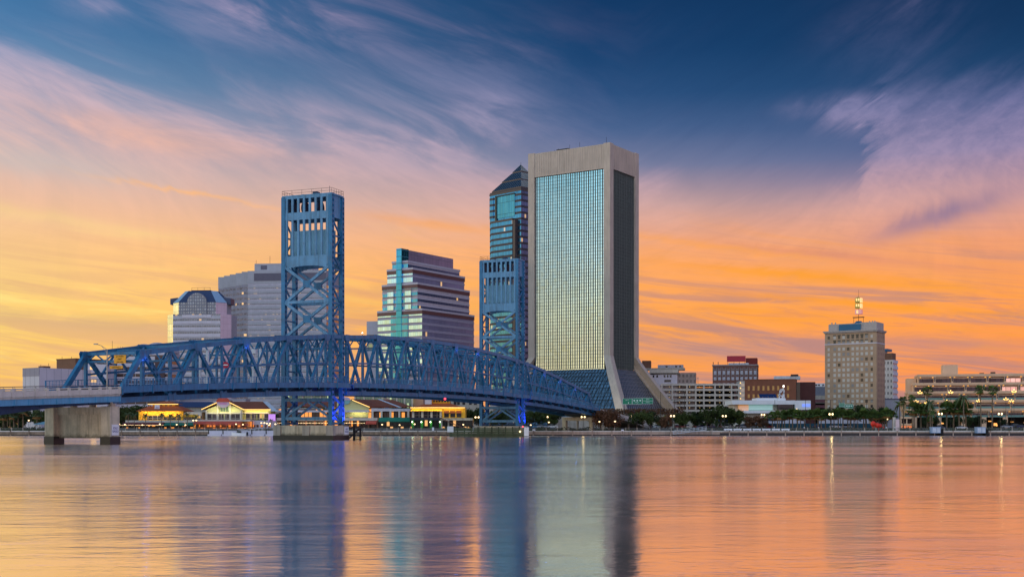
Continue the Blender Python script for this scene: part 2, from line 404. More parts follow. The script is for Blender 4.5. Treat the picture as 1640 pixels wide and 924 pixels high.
mat('steel', (36, 110, 152), .45, .0, .22, .5, .35, rust=.5)
mat('steel_light', (128, 178, 200), .5, .0, .12, .5, .35)
mat('steel_dark', (24, 58, 92), .6, .0, .2, .5, .2)
mat('steel_white', (190, 196, 205), .5, 0, .12, .8, .2)
mat('dark', (16, 17, 20), .7, 0, .2)
mat('asphalt', (62, 60, 60), .9, 0, .15)
mat('concrete', (170, 162, 150), .85, 0, .18, .35, .28)
mat('concrete_pale', (205, 196, 184), .85, 0, .12, .3, .15)
mat('concrete_tan', (208, 194, 168), .9, 0, .2, .4, .38, tide=1.0, rust=.08)
mat('concrete_wet', (34, 28, 26), .5, 0, .3, .8)
mat('concrete_pink', (214, 186, 172), .85, 0, .1, .25, .1)
mat('white', (225, 225, 228), .6, 0, .06)
mat('white_lilac', (206, 200, 210), .75, 0, .07, .1, .1)
mat('grey_lilac', (170, 170, 180), .75, 0, .08, .1, .1)
mat('brown_wall', (120, 84, 66), .85, 0, .12, .3, .1)
mat('timber', (88, 74, 58), .9, 0, .3, .6, .4)
mat('timber_dark', (26, 22, 20), .9, 0, .3, .6)
mat('black_glass', (22, 26, 32), .1, .0, .2)
mat('sign_yellow', (236, 160, 20), .5, 0, .05)
mat('sign_green', (0, 128, 92), .5, 0, .06)
mat('sign_red', (176, 14, 52), .5, 0, .06)
mat('sign_blue', (28, 92, 128), .5, 0, .06)
mat('ink', (30, 24, 20), .6, 0, 0)
mat('ink_blue', (40, 48, 120), .6, 0, 0)
mat('ink_white', (225, 240, 232), .6, 0, 0)
glow('lamp_warm', (255, 214, 150), 3.0)
glow('lamp_yellow', (255, 196, 84), 3)
glow('lamp_white', (255, 240, 220), 7)
glow('neon_yellow', (255, 196, 70), 2.0)
glow('window_warm', (255, 170, 70), 1.3)
glow('window_orange', (240, 120, 50), .9)
glow('led_blue', (40, 60, 255), 5)
glow('led_red', (255, 40, 50), 4)
mat('ground', (92, 88, 78), .95, 0, .2, .05)
mat('promenade', (160, 148, 136), .9, 0, .15, .3)
mat('wall_brown', (140, 118, 98), .9, 0, .3, .5, .5)
mat('wall_pink', (178, 152, 134), .9, 0, .2, .4, .4)
mat('grey_rail', (120, 112, 106), .6, 0, .1)
mat('rail_post', (158, 146, 132), .8, 0, .12)
mat('steel_rail', (74, 132, 172), .5, 0, .1)
mat('steel_tower', (90, 140, 174), .5, 0, .18, .35, .42, rust=.4)
mat('steel_light2', (84, 150, 186), .5, 0, .1, .5, .2)
mat('tower_stone', (188, 172, 158), .85, 0, .1, .12, .22)
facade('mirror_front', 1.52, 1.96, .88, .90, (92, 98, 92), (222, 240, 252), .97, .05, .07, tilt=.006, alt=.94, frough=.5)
facade('mirror_side', 1.52, 1.96, .74, .9, (58, 64, 62), (92, 122, 112), .95, .06, .35, tilt=.014, alt=.7, frough=.5)  # side glass tinted dark, painting in that face's dim reflection
facade('skirt_front', 2.0, 2.0, .8, .82, (34, 48, 58), (128, 142, 150), .85, .2, .25, tilt=.02)
facade('skirt_side', 1.3, 1.3, .55, .6, (52, 52, 58), (150, 155, 165), .9, .15, .3, tilt=.02)
mat('mullion', (70, 76, 68), .4, .3, .1)
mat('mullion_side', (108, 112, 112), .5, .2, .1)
mat('mullion_blue', (26, 42, 60), .5, .2, .1)
mat('mullion_grey', (124, 124, 132), .5, .2, .1)
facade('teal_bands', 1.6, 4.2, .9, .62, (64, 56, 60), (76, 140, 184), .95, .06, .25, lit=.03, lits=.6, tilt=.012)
facade('teal_shaded', 1.6, 4.2, .9, .6, (60, 54, 64), (84, 100, 130), .9, .08, .3, lit=.005, lits=.6)
facade('teal_glass', 1.8, 8, .93, .97, (36, 70, 84), (84, 150, 176), .95, .05, .15)
facade('pyramid_glass', 2.0, 40, .82, 1, (76, 92, 108), (36, 52, 70), .8, .12, .15)
facade('pyramid_sky_tint', 2.0, 2.4, .85, .8, (120, 110, 90), (235, 225, 190), .9, .08, .3)  # yellow-white sky reflection painted onto the right roof faces
mat('granite_brown', (70, 58, 58), .6, 0, .1)
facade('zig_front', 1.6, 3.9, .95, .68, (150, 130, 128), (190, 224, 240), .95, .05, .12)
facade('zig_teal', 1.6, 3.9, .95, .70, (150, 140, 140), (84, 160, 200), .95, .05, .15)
facade('zig_side', 1.6, 3.9, .96, .70, (142, 138, 158), (130, 130, 164), .45, .35, .10, lit=.008, lits=.7)  # mauve tint paints the reflected right-hand sky into side glass
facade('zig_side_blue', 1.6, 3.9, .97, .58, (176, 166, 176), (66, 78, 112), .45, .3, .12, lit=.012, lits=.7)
facade('zig_slab', 3.0, 4.5, .95, .95, (100, 94, 110), (140, 126, 150), .45, .35, .10)
mat('granite_red', (96, 58, 60), .5, 0, .1)
mat('granite_pink', (176, 172, 186), .6, 0, .08)
mat('spandrel_mauve', (148, 144, 166), .5, 0, .08)
facade('fin_teal', 1.9, 3.9, .96, .9, (60, 120, 140), (74, 156, 196), .95, .05, .12)
facade('annex', 3, 6, .8, .5, (150, 144, 146), (150, 160, 130), .6, .2, .2)
facade('gable_grid', 1.5, 1.9, .62, .6, (128, 128, 140), (120, 130, 145), .8, .1, .3)
facade('gable_bands', 1.5, 3.9, .94, .48, (184, 182, 192), (98, 104, 118), .85, .1, .25, lit=.02, lits=.6)
facade('cream_sky_tint', 2.5, 3.9, .96, .96, (190, 196, 180), (222, 232, 215), .9, .12, .06)  # pale sky reflection of the left faces painted into the colour
facade('pink_sky_tint', 2.5, 3.9, .96, .96, (190, 160, 176), (222, 200, 214), .4, .4, .06)  # right chamfer's pink sky reflection painted into the colour
mat('roof_slate', (48, 62, 96), .5, .1, .1)
mat('roof_hip', (150, 180, 205), .4, .2, .08)
facade('grey_bands', 1.5, 4.05, .93, .5, (182, 178, 192), (104, 104, 116), .75, .15, .35, lit=.10, litcol=(255, 210, 130), lits=.6)
facade('grey_fins', 2.4, 4.05, .9, .42, (150, 148, 162), (96, 96, 110), .75, .15, .3, lit=.03, lits=.9)
mat('louvre', (104, 100, 116), .8, 0, .1)
facade('stripe', 6, 3.55, .97, .5, (196, 190, 196), (70, 54, 50), .3, .3, .15)
mat('shaft_brown', (86, 66, 66), .8, 0, .1)
glow('window_yellow', (255, 190, 60), 1.0)
facade('panel_white', 4.2, 60, .96, 1, (150, 146, 160), (204, 197, 207), 0, .8, .06, tilt=0)
facade('panel_front', 3.6, 60, .95, 1, (110, 106, 118), (200, 194, 202), 0, .8, .05, tilt=0)
facade('panel_grey', 3.6, 60, .95, 1, (110, 106, 118), (152, 146, 158), 0, .8, .05, tilt=0)
mat('brick_tan', (176, 146, 120), .9, 0, .12, .3, .12)
mat('brick_tan_dark', (150, 120, 106), .9, 0, .12, .3, .12)
mat('stone_trim', (176, 164, 158), .85, 0, .1)
mat('blind_white', (196, 186, 176), .5, 0, .06)
mat('blind_grey', (140, 134, 132), .4, 0, .06)
mat('pane_dark', (60, 54, 54), .15, 0, .1)
glow('beacon_lamp', (255, 196, 50), 1.15)
glow('beacon_red', (190, 70, 20), .8)
mat('beacon_yellow', (176, 152, 70), .3, .3, .1)
mat('beacon_gold', (190, 160, 60), .3, .3, .1)
facade('pale_grid', 1.9, 3.6, .42, .42, (206, 196, 190), (96, 92, 96), .2, .3, .3)
facade('pale_bands', 2.4, 3.6, 1, .45, (196, 190, 192), (128, 126, 134), .4, .2, .1)
mat('brick_dull', (120, 84, 76), .9, 0, .15, .3, .1)
mat('brick_red', (122, 46, 40), .9, 0, .15, .3, .1)
mat('stone_grey', (150, 146, 148), .85, 0, .1)
mat('pane_blue', (140, 150, 168), .2, .2, .15)
mat('brick_brown', (128, 78, 58), .9, 0, .14, .3, .1)
mat('brick_dark', (84, 46, 44), .9, 0, .14, .3, .1)
mat('pane_amber', (196, 140, 70), .3, 0, .12)
mat('garage_dark', (30, 26, 24), .9, 0, .2)
glow('lamp_garage', (255, 205, 130), 2.6)
glow('stair_glow', (150, 110, 40), .55)
facade('fine_brick', 2.4, 3.4, .5, .5, (150, 132, 126), (78, 72, 76), .3, .2, .2)
mat('roof_grey', (110, 116, 130), .6, .1, .1)
mat('brick_pinkish', (158, 106, 108), .85, 0, .1)
mat('solar', (36, 50, 92), .2, .2, .1)
glow('glass_teal_lit', (110, 180, 170), .45)
glow('glass_amber_lit', (220, 140, 30), .55)
glow('screen_blue', (60, 110, 240), .9)
mat('hotel_pink', (228, 186, 152), .85, 0, .07, .2, .08)
mat('soffit', (214, 170, 90), .8, 0, .05)
facade('hotel_glass', 2.2, 6, .9, .95, (60, 50, 50), (60, 50, 56), .75, .12, .35, tilt=.02)
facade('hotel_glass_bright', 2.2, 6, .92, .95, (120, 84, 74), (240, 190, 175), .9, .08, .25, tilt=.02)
glow('cove_lamp', (255, 170, 44), 2.6)
mat('balustrade', (70, 120, 118), .12, .1, .1)
mat('tile_orange', (172, 84, 40), .8, 0, .15, .4, .1)
mat('tile_brown', (122, 66, 44), .8, 0, .15, .4, .1)
mat('wall_yellow', (222, 172, 50), .8, 0, .08)
mat('wall_lime', (190, 186, 110), .8, 0, .08)
mat('awning_red', (196, 84, 66), .8, 0, .1)
mat('awning_maroon', (96, 40, 48), .8, 0, .1)
mat('awning_green', (28, 116, 96), .8, 0, .1)
mat('awning_navy', (44, 48, 64), .8, 0, .1)
mat('post_green', (36, 120, 40), .7, 0, .1)
facade('shop_dark', 1.6, 3.2, .84, .9, (52, 40, 34), (70, 46, 34), .1, .2, .4, lit=.22, litcol=(255, 160, 70), lits=1.1)
facade('shop_warm', 1.3, 3.0, .8, .9, (70, 44, 30), (120, 70, 40), .1, .2, .3, lit=.5, litcol=(250, 140, 60), lits=.9)
facade('shop_green', 1.5, 3.4, .8, .92, (36, 44, 40), (40, 46, 44), .2, .15, .3, lit=.12, litcol=(255, 190, 120), lits=1.0)
facade('upper_glass', 2.0, 3.4, .86, .95, (150, 140, 130), (60, 58, 66), .5, .15, .4, lit=.06, lits=.8)
facade('green_glass', 1.1, 3.4, .8, 1, (150, 165, 120), (96, 120, 108), .5, .15, .3, lit=.1, litcol=(210, 230, 170), lits=.7)
facade('siding', 40, .5, 1, .88, (150, 150, 100), (206, 204, 150), 0, .8, .05, tilt=0)
mat('sign_lilac', (190, 172, 196), .6, 0, .1)
mat('sign_pink', (206, 110, 180), .6, 0, .1)
glow('board_pink', (190, 90, 230), .8)
mat('tile_red', (128, 52, 44), .8, 0, .12)
mat('sign_teal', (120, 170, 180), .6, 0, .1)
mat('brick_pinkish2', (206, 160, 130), .85, 0, .06)
facade('upper_dark', 1.9, 4, .85, .95, (120, 110, 100), (40, 36, 40), .4, .15, .3, lit=.04)
mat('roof_teal', (110, 150, 160), .6, .1, .1)
mat('bark', (84, 68, 54), .95, 0, .25); mat('bark_palm', (128, 106, 84), .95, 0, .25)
mat('lamp_post', (40, 40, 40), .5, .2, .1)
mat('aluminium', (150, 146, 140), .4, .5, .1)
mat('tail_red', (150, 20, 20), .3, 0, .05)
mat('carport_blue', (34, 58, 88), .6, .1, .1)
mat('screen_teal', (24, 72, 88), .8, 0, .1)
mat('steel_pale', (140, 160, 186), .5, .1, .1)
mat('timber_green', (84, 92, 66), .9, 0, .25, .6, .4)
mat('neon_red', (226, 50, 24), .5, 0, .06)
mat('sign_white_pink', (224, 196, 196), .6, 0, .2, 1.2)
mat('skin', (150, 108, 84), .6, 0, .05); mat('hair', (40, 28, 22), .7, 0, .1)
mat('cloth_red', (190, 50, 50), .8, 0, .05); mat('cloth_white', (220, 220, 222), .8, 0, .05); mat('cloth_navy', (40, 48, 70), .8, 0, .05); mat('cloth_dark', (46, 42, 44), .8, 0, .05)
# ------------------------------------------------------------ setting: river, ground, river wall
def build_water():
    m, g, p = newmat('water')
    oc = g.node('ShaderNodeTexCoord').outputs['Object']
    x, y, z = g.sep(oc)
    a = g.noise(g.xyz(g.m('MULTIPLY', x, .30), g.m('MULTIPLY', y, .62), 0), 1.0, 4, .62, .5)
    b = g.noise(g.xyz(g.m('MULTIPLY', x, .035), g.m('MULTIPLY', y, .075), 4), 1.0, 3, .5, .3)
    c = g.noise(g.xyz(g.m('MULTIPLY', x, 1.5), g.m('MULTIPLY', y, 2.6), 9), 1.0, 3, .6, .2)
    h = g.m('ADD', g.m('ADD', g.m('MULTIPLY', g.m('MULTIPLY', a, .46), g.smooth(g.noise(g.xyz(g.m('MULTIPLY', x, .02), g.m('MULTIPLY', y, .05), 6), 1.0, 4, .6, .6), .35, .65, .25, 1.3)), g.m('MULTIPLY', b, .32)), g.m('MULTIPLY', c, .055))
    bp = g.node('ShaderNodeBump'); bp.inputs['Strength'].default_value = 1.0; bp.inputs['Distance'].default_value = .115
    g.L(h, bp.inputs['Height']); g.L(bp.outputs[0], p.inputs['Normal'])
    p.inputs['Base Color'].default_value = (.96, .80, .775, 1)
    wp = g.noise(g.xyz(g.m('MULTIPLY', x, .012), g.m('MULTIPLY', y, .03), 2), 1.0, 4, .6, .8)
    g.L(g.smooth(wp, .36, .66, .10, .19), p.inputs['Roughness'])
    p.inputs['IOR'].default_value = 1.6; p.inputs['Metallic'].default_value = 1.0
    p.inputs['Specular IOR Level'].default_value = .6
build_water()
BANK = 432.0
w = MB(); w.face([(-4000, -400, 0), (4000, -400, 0), (4000, BANK + 2, 0), (-4000, BANK + 2, 0)])
tag(w.build('river', 'water'), kind='structure')
gr = MB()
for (y0, z0), (y1, z1) in zip([(BANK + .5, 1.55), (443, 1.55), (500, 1.9), (514, 2.5), (700, 2.7)], [(443, 1.55), (500, 1.9), (514, 2.5), (700, 2.7), (30000, 2.7)]):
    gr.face([(-14000, y0, z0), (14000, y0, z0), (14000, y1, z1), (-14000, y1, z1)])
tag(gr.build('ground', 'ground'), kind='structure')
pr = MB(); pr.box(-420, 420, BANK + .9, 442.5, 1.2, 1.60)
tag(pr.build('promenade', 'promenade'), kind='structure')
lot = MB(); lot.face([(40, 516, 2.57), (300, 516, 2.57), (300, 548, 2.60), (40, 548, 2.60)])
tag(lot.build('car_park', 'asphalt'), kind='structure')
mk = MB()
for i in range(74):
    x = 45 + i * 2.9
    mk.face([(x, 522, 2.60), (x + .12, 522, 2.60), (x + .12, 527, 2.60), (x, 527, 2.60)])
tag(mk.build('parking_markings', 'white'), kind='structure')

def seawall(x0, x1, capm, label, base):
    t = thing('seawall', ((x0 + x1) / 2, BANK, 0), 0, label, 'wall')
    L = (x1 - x0) / 2
    b = MB(); b.box(-L, L, -.3, .5, base, 1.35); b.build('wall_face', capm, t)
    b = MB(); b.box(-L, L, -.5, .5, -2, base - .004); b.build('waterline_base', 'concrete_wet', t)
    b = MB(); b.box(-L, L, -.45, .9, 1.354, 1.72); b.build('coping', 'concrete_pale' if capm != 'timber' else 'concrete_tan', t)
    n = int((x1 - x0) / 6.5); pm = MB().box(-.17, .17, -.62, -.31, -1, 1.75).mesh('fender_pile', capm)
    for i in range(n):
        o = link(bpy.data.objects.new('fender_pile', pm), t); o.location = (-L + (i + .5) * 2 * L / n, 0, 0)
seawall(-420, -16.8, 'wall_brown', 'brown stained seawall below the lit restaurants left of the far bridge tower', .35)
seawall(-16.7, 73, 'wall_pink', 'tan seawall of close-set piles between far bridge tower and grey gangway', .4)
seawall(73.1, 420, 'wall_pink', 'seawall with tall dark wet base below the palm trees at right', .95)

# railings along the promenade: 22 sections of equal make
def railing_proto():
    t = thing('railing', (0, 0, 0), 0, 'x', 'railing', 'railing sections along the river wall')
    b = MB()
    for z in (.95, .62, .34): b.tube((-11.9, 0, z), (11.9, 0, z), .045 if z > .9 else .025, 6)
    b.build('rail', 'grey_rail', t)
    for i in range(7):
        p = MB(); x = -12 + i * 4
        p.box(x - .12, x + .12, -.12, .12, 0, 1.05); p.box(x - .16, x + .16, -.16, .16, 1.053, 1.13); p.build('post', 'rail_post', t)
    return t
rp = railing_proto(); rt = tree_of(rp)
for i in range(16):
    x = -180 + i * 24
    lab = f'grey pipe railing with pale posts on the seawall, {ORD[i]} section from the left'
    if i == 0: rp.location = (x, BANK + .2, 1.72); rp['label'] = lab
    else: dup(rp, rt, (x, BANK + .2, 1.72), label=lab)

# ------------------------------------------------------------ the lift bridge
BR = thing('lift_bridge', (-40.4, 274, 0), math.atan2(.930, .3676), 'blue steel vertical lift bridge with two tall towers and truss spans crossing the river', 'bridge')
WID = 12.2
def zf(s): return 12.5 - 2.2e-4 * (s - 62) ** 2
CT = [(-73, 14.4), (-65, 15.7), (-49.3, 17.9), (-33.6, 19.8), (-17.9, 21.5), (-2.2, 22.9), (7, 23.4), (22, 24.4), (37, 25.0), (52, 25.3), (68, 25.3), (83, 25.0), (98, 24.4), (113, 23.4), (122.2, 22.9), (137.9, 21.3), (153.6, 19.5), (169.3, 17.3), (185, 15.2), (193, 14)]
def zt(s):
    for (a, x), (b, y) in zip(CT, CT[1:]):
        if a <= s <= b: return x + (y - x) * (s - a) / (b - a)
    return CT[0][1] if s < 0 else CT[-1][1]
def frange(a, b, st):
    n = max(1, round((b - a) / st)); return [a + (b - a) * i / n for i in range(n + 1)]
SD = (0, 1, 0)
def span(s0, s1, tops, bots, endpost):
    # the road deck is the part; every member is a sub-part
    d = MB()
    q = frange(s0, s1, 6)
    for a, b in zip(q, q[1:]):
        d.hexa([(a, .5, zf(a) + .2), (b, .5, zf(b) + .2), (b, WID - .5, zf(b) + .2), (a, WID - .5, zf(a) + .2), (a, .5, zf(a) + .8), (b, .5, zf(b) + .8), (b, WID - .5, zf(b) + .8), (a, WID - .5, zf(a) + .8)])
    D = d.build('truss_span', 'asphalt', BR)
    for t, o in ((0, -1), (WID, 1)):
        # sidewalk bracket with fascia plate
        f = MB()
        for a, b in zip(q, q[1:]):
            y0, y1 = sorted((t + o * .35, t + o * 1.9))
            f.hexa([(a, y0, zf(a) + .55), (b, y0, zf(b) + .55), (b, y1, zf(b) + .55), (a, y1, zf(a) + .55), (a, y0, zf(a) + .75), (b, y0, zf(b) + .75), (b, y1, zf(b) + .75), (a, y1, zf(a) + .75)])
            y0, y1 = sorted((t + o * 1.903, t + o * 2.0))
            f.hexa([(a, y0, zf(a)), (b, y0, zf(b)), (b, y1, zf(b)), (a, y1, zf(a)), (a, y0, zf(a) + 1.15), (b, y0, zf(b) + 1.15), (b, y1, zf(b) + 1.15), (a, y1, zf(a) + 1.15)])
        for a in frange(s0, s1, 7.8): f.box(a - .12, a + .12, *sorted((t + o * 2.003, t + o * 2.14)), zf(a) - .25, zf(a) + 2.3)
        f.build('fascia', 'steel', D)
        r = MB()
        for a, b in zip(q, q[1:]):
            y = t + o * 1.95
            for h, th in ((2.25, .12), (1.95, .05), (1.65, .05), (1.4, .07)): r.beam((a, y, zf(a) + h), (b, y, zf(b) + h), th, th)
        for a in frange(s0, s1, .8): r.box(a - .03, a + .03, t + o * 1.95 - .03, t + o * 1.95 + .03, zf(a) + 1.152, zf(a) + 2.25)
        r.build('railing', 'steel_rail', D)
        # chords
        c = MB(); nod = ([s0 + .3] if endpost == 'L' else []) + tops + ([s1 - .3] if endpost == 'R' else [])
        ch = tops if endpost else [s0] + tops + [s1]
        ch = sorted(set(ch + ([s1] if endpost == 'L' else []) + ([s0] if endpost == 'R' else [])))
        for a, b in zip(ch, ch[1:]): c.beam((a - .1, t, zt(a)), (b + .1, t, zt(b)), .75, .85, side=SD)
        c.build('top_chord', 'steel', D)
        c = MB(); z0 = lambda s: zf(s) - 1.25
        for a, b in zip(q, q[1:]): c.beam((a, t, z0(a)), (b, t, z0(b)), .7, .95, side=SD)
        c.build('bottom_chord', 'steel', D)
        # main diagonals in a Warren zigzag
        allp = sorted([(x, 1) for x in tops] + [(x, 0) for x in bots])
        for k, ((a, ka), (b, kb)) in enumerate(zip(allp, allp[1:])):
            if ka == kb: continue
            pa = (a, t, zt(a) - .1) if ka else (a, t, z0(a)); pb = (b, t, zt(b) - .1) if kb else (b, t, z0(b))
            m = MB(); end = (endpost == 'L' and k == 0) or (endpost == 'R' and k == len(allp) - 2)
            if end: m.beam(pa, pb, .72, .9, side=SD)
            elif k % 3 == 1: m.laced(pa, pb, .6, .62, pitch=1.3)
            else: m.beam(pa, pb, .5, .62, side=SD)
            m.build('end_post' if end else 'diagonal', 'steel', D)
        for x in tops + bots:
            gz = zt(x) - .2 if x in tops else z0(x) + .25
            m = MB(); pl = [(x - .95, gz - .75), (x + .95, gz - .75), (x + 1.25, gz + .3), (x + .9, gz + .72), (x - .9, gz + .72), (x - 1.25, gz + .3)]
            m.extr(pl, t - .43, t - .38); m.extr(pl, t + .38, t + .43); m.build('gusset_plate', 'steel', D)
        for x in tops:
            m = MB(); m.laced((x, t, z0(x) + .4), (x, t, zt(x) - .43), .5, .55, pitch=1.0); m.build('vertical', 'steel', D)
        for x in bots:
            if (endpost == 'L' and x == bots[0]) or (endpost == 'R' and x == bots[-1]): continue
            m = MB(); m.beam((x, t, z0(x) + .48), (x, t, zt(x) - .43), .36, .4, side=SD); m.build('vertical', 'steel', D)
            for y in (x - 7.7, x + 7.7):     # short braces from the chord down to the diagonals' midpoints
                if min(tops) - .6 <= y <= max(tops) + .6:
                    ym = (x + y) / 2
                    m = MB(); m.beam((x, t, zt(x) - .4), (ym, t, (z0(ym) + zt(ym)) / 2), .3, .34, side=SD); m.build('sub_diagonal', 'steel', D)
        m = MB(); u = frange(tops[0], tops[-1], 8)
        for a, b in zip(u, u[1:]): m.beam((a, t, (z0(a) + zt(a)) / 2 + .4), (b, t, (z0(b) + zt(b)) / 2 + .4), .34, .4, side=SD)
        m.build('mid_strut', 'steel', D)
    for x in sorted(tops + bots):
        m = MB(); m.beam((x, .3, zf(x) - .45), (x, WID - .3, zf(x) - .45), .5, 1.1, side=(1, 0, 0))
        for t, o in ((0, -1), (WID, 1)):
            m.extr([(0, 0), (0, 0)], 0, 0) if False else None
            m.hexa([(x - .15, t, zf(x) - .9), (x + .15, t, zf(x) - .9), (x + .15, t + o * 1.85, zf(x) + .2), (x - .15, t + o * 1.85, zf(x) + .2), (x - .15, t, zf(x) + .5), (x + .15, t, zf(x) + .5), (x + .15, t + o * 1.85, zf(x) + .5), (x - .15, t + o * 1.85, zf(x) + .5)])
        m.build('floor_beam', 'steel_dark', D)
    for i, x in enumerate(tops):
        z = zt(x); m = MB()
        m.beam((x, .35, z), (x, WID - .35, z), .4, .5, side=(1, 0, 0))
        zz = max(z - 2.6, zf(x) + 5.4)
        m.beam((x, .3, zz), (x, WID - .3, zz), .3, .35, side=(1, 0, 0))
        n = 6
        for k in range(n):
            a = .3 + (WID - .6) * k / n; b = .3 + (WID - .6) * (k + 1) / n
            m.beam((x, a, z if k % 2 else zz), (x, b, zz if k % 2 else z), .2, .22, side=(1, 0, 0))
        m.build('sway_frame', 'steel', D)
        if i + 1 < len(tops):
            y = tops[i + 1]; m = MB(); mid = (x + y) / 2
            m.beam((x, .3, zt(x)), (y, WID - .3, zt(y)), .3, .25); m.beam((x, WID - .3, zt(x)), (y, .3, zt(y)), .3, .28)
            m.beam((mid, .3, zt(mid)), (mid, WID - .3, zt(mid)), .3, .34, side=(1, 0, 0)); m.build('lateral_brace', 'steel', D)
    st = MB()
    for y in (2.2, 4.2, 6.1, 8, 10):
        for a, b in zip(q, q[1:]): st.beam((a, y, zf(a) - .2), (b, y, zf(b) - .2), .3, .75, side=SD)
    st.build('stringer', 'steel_dark', D)
    return D
LT = [-65, -49.3, -33.6, -17.9, -2.2]; LB = [-72, -57.1, -41.4, -25.7, -10]
SP1 = span(-72.6, -.6, LT, LB, 'L')
MT = [7 + 15.143 * k for k in range(8)]; MBt = [7 + 15.143 * (k + .5) for k in range(7)]
SP2 = span(6.7, 113.3, MT, MBt, None)
SP3 = span(120.6, 192.6, sorted(120 - x for x in LT), sorted(120 - x for x in LB), 'R')

def tower(s0, s1, face, led):
    """four laced legs, sheave housing, counterweight hung between; face=-1: outer side toward smaller s"""
    H = 55.1
    top = MB(); f = s0 - .35; bk = s1 + .35
    for (sa, sb) in ((f, f + .3), (bk - .3, bk)):
        top.box(sa, sb, .5, WID - .5, 54.3, H - .3)
        top.box(sa, sb, .5, WID - .5, 49.5, 51.2)
        top.box(sa, sb, .5, WID - .5, 39.2, 41.4)
        n = 8
        for i in range(n):
            y = .85 + (WID - 1.7) * i / (n - 1)
            top.box(sa + .002, sb - .002, y - .27, y + .27, 51.2, 54.3)
            top.box(sa + .002, sb - .002, y - .27, y + .27, 41.4, 49.5)
        # arched skirt under the housing
        for i in range(10):
            y0 = 1 + (WID - 2) * i / 10; y1 = 1 + (WID - 2) * (i + 1) / 10; c = abs((y0 + y1) / 2 - WID / 2) / (WID / 2)
            top.box(sa + .002, sb - .002, y0, y1, 39.2 - .1 - 1.0 * c ** 2.5, 39.2)
    for y in (.0, WID - .3): top.box(f + .3, bk - .3, y, y + .3, 49.8, H - .3)
    for y in (.12, WID - .42): top.box(f + .3, bk - .3, y, y + .3, 39.4, 40.2)
    top.box(f - .05, bk + .05, -.35, WID + .35, H - .3, H)
    T = top.build('lift_tower', 'steel_tower', BR)
    cw = MB(); cw.box(s0 + .9, s1 - .9, 1.0, WID - 1.0, 41.6, 47.2); cw.build('counterweight', 'steel_light', T)
    sh = MB()
    for y in (1.6, 4.2, 8, 10.6): sh.tube((((s0 + s1) / 2), y - .3, 52.4), (((s0 + s1) / 2), y + .3, 52.4), 1.5, 14)
    sh.box(s0 + .6, s1 - .6, 1, WID - 1, 50.4, 50.8); sh.build('sheave', 'steel_dark', T)
    for s in (s0, s1):
        for t in (0, WID):
            c = MB(); c.laced((s, t, 3.3), (s, t, H - .32), .95, 1.0, pitch=1.15, side=(0, 1, 0), th=.16)
            c.box(s - .3, s + .3, t - .25, t + .25, 3.3, H - .5)
            c.build('column', 'steel', T)
    for s, w in ((s0 - .1, .62), (s1 + .1, .5)):
        for za, zb in ((39, 31), (31, 23.2)):
            for ya, yb in ((.4, WID - .4), (WID - .4, .4)):
                b = MB(); b.beam((s + (.06 if ya < 1 else -.06), ya, za), (s + (.06 if ya < 1 else -.06), yb, zb), w, .5, side=(0, .7, .7)); b.build('cross_brace', 'steel_tower', T)
            b = MB(); b.box(s - .36, s + .36, WID / 2 - .9, WID / 2 + .9, (za + zb) / 2 - .8, (za + zb) / 2 + .8); b.build('gusset_plate', 'steel', T)
        for z in (31, 23.2):
            b = MB(); b.beam((s, .45, z), (s, WID - .45, z), .6, .62, side=(1, 0, 0)); b.build('strut', 'steel_tower', T)
        # below the deck: strut and an inverted V
        for z, h in ((4.8, .7), (9.0, .7)):
            b = MB(); b.beam((s, .45, z), (s, WID - .45, z), .6, h, side=(1, 0, 0)); b.build('strut', 'steel_tower', T)
        for y in (.6, WID - .6):
            b = MB(); b.beam((s, y, 5.2), (s, WID / 2, 8.7), .4, .45, side=(1, 0, 0)); b.build('cross_brace', 'steel_tower', T)
    for t in (0, WID):
        n = 7; zz = [23.2 + (49.5 - 23.2) * i / n for i in range(n + 1)]
        b = MB()
        for i, (za, zb) in enumerate(zip(zz, zz[1:])):
            b.beam((s0 + .4 if i % 2 else s1 - .4, t, za), (s1 - .4 if i % 2 else s0 + .4, t, zb), .3, .35, side=SD)
            b.beam((s0 + .4, t, za), (s1 - .4, t, za), .3, .34, side=SD)
        b.build('side_lacing', 'steel', T)
        b = MB(); zz = [3.6, 5.6, 8.0, 10.2]
        for i, (za, zb) in enumerate(zip(zz, zz[1:])):
            b.beam((s0 + .4 if i % 2 else s1 - .4, t, za), (s1 - .4 if i % 2 else s0 + .4, t, zb), .3, .4, side=SD)
        b.beam((s0 + .4, t, 3.7), (s1 - .4, t, 3.7), .4, .5, side=SD); b.build('side_lacing', 'steel', T)
        b = MB(); zz = [zf((s0 + s1) / 2) + 1, 15.5, 19.3, 23.1]
        for i, (za, zb) in enumerate(zip(zz, zz[1:])):
            b.beam((s0 + .4 if i % 2 else s1 - .4, t, za), (s1 - .4 if i % 2 else s0 + .4, t, zb), .3, .4, side=SD)
            b.beam((s0 + .4, t, za), (s1 - .4, t, za), .3, .34, side=SD)
        b.build('side_lacing', 'steel', T)
    r = MB(); cs = [(f, -.3), (bk, -.3), (bk, WID + .3), (f, WID + .3), (f, -.3)]
    for (a, b), (c, d) in zip(cs, cs[1:]):
        for z in (H + .5, H + 1.1): r.tube((a, b, z), (c, d, z), .035, 5)
        n = 5
        for i in range(n):
            x = a + (c - a) * i / n; y = b + (d - b) * i / n; r.tube((x, y, H), (x, y, H + 1.1), .035, 5)
    r.build('guard_rail', 'dark', T)
    lb = MB(); lb.tube((f + .5, .5, H), (f + .5, .5, H + 1.6), .05, 5); lb.build('roof_mast', 'steel_dark', T)
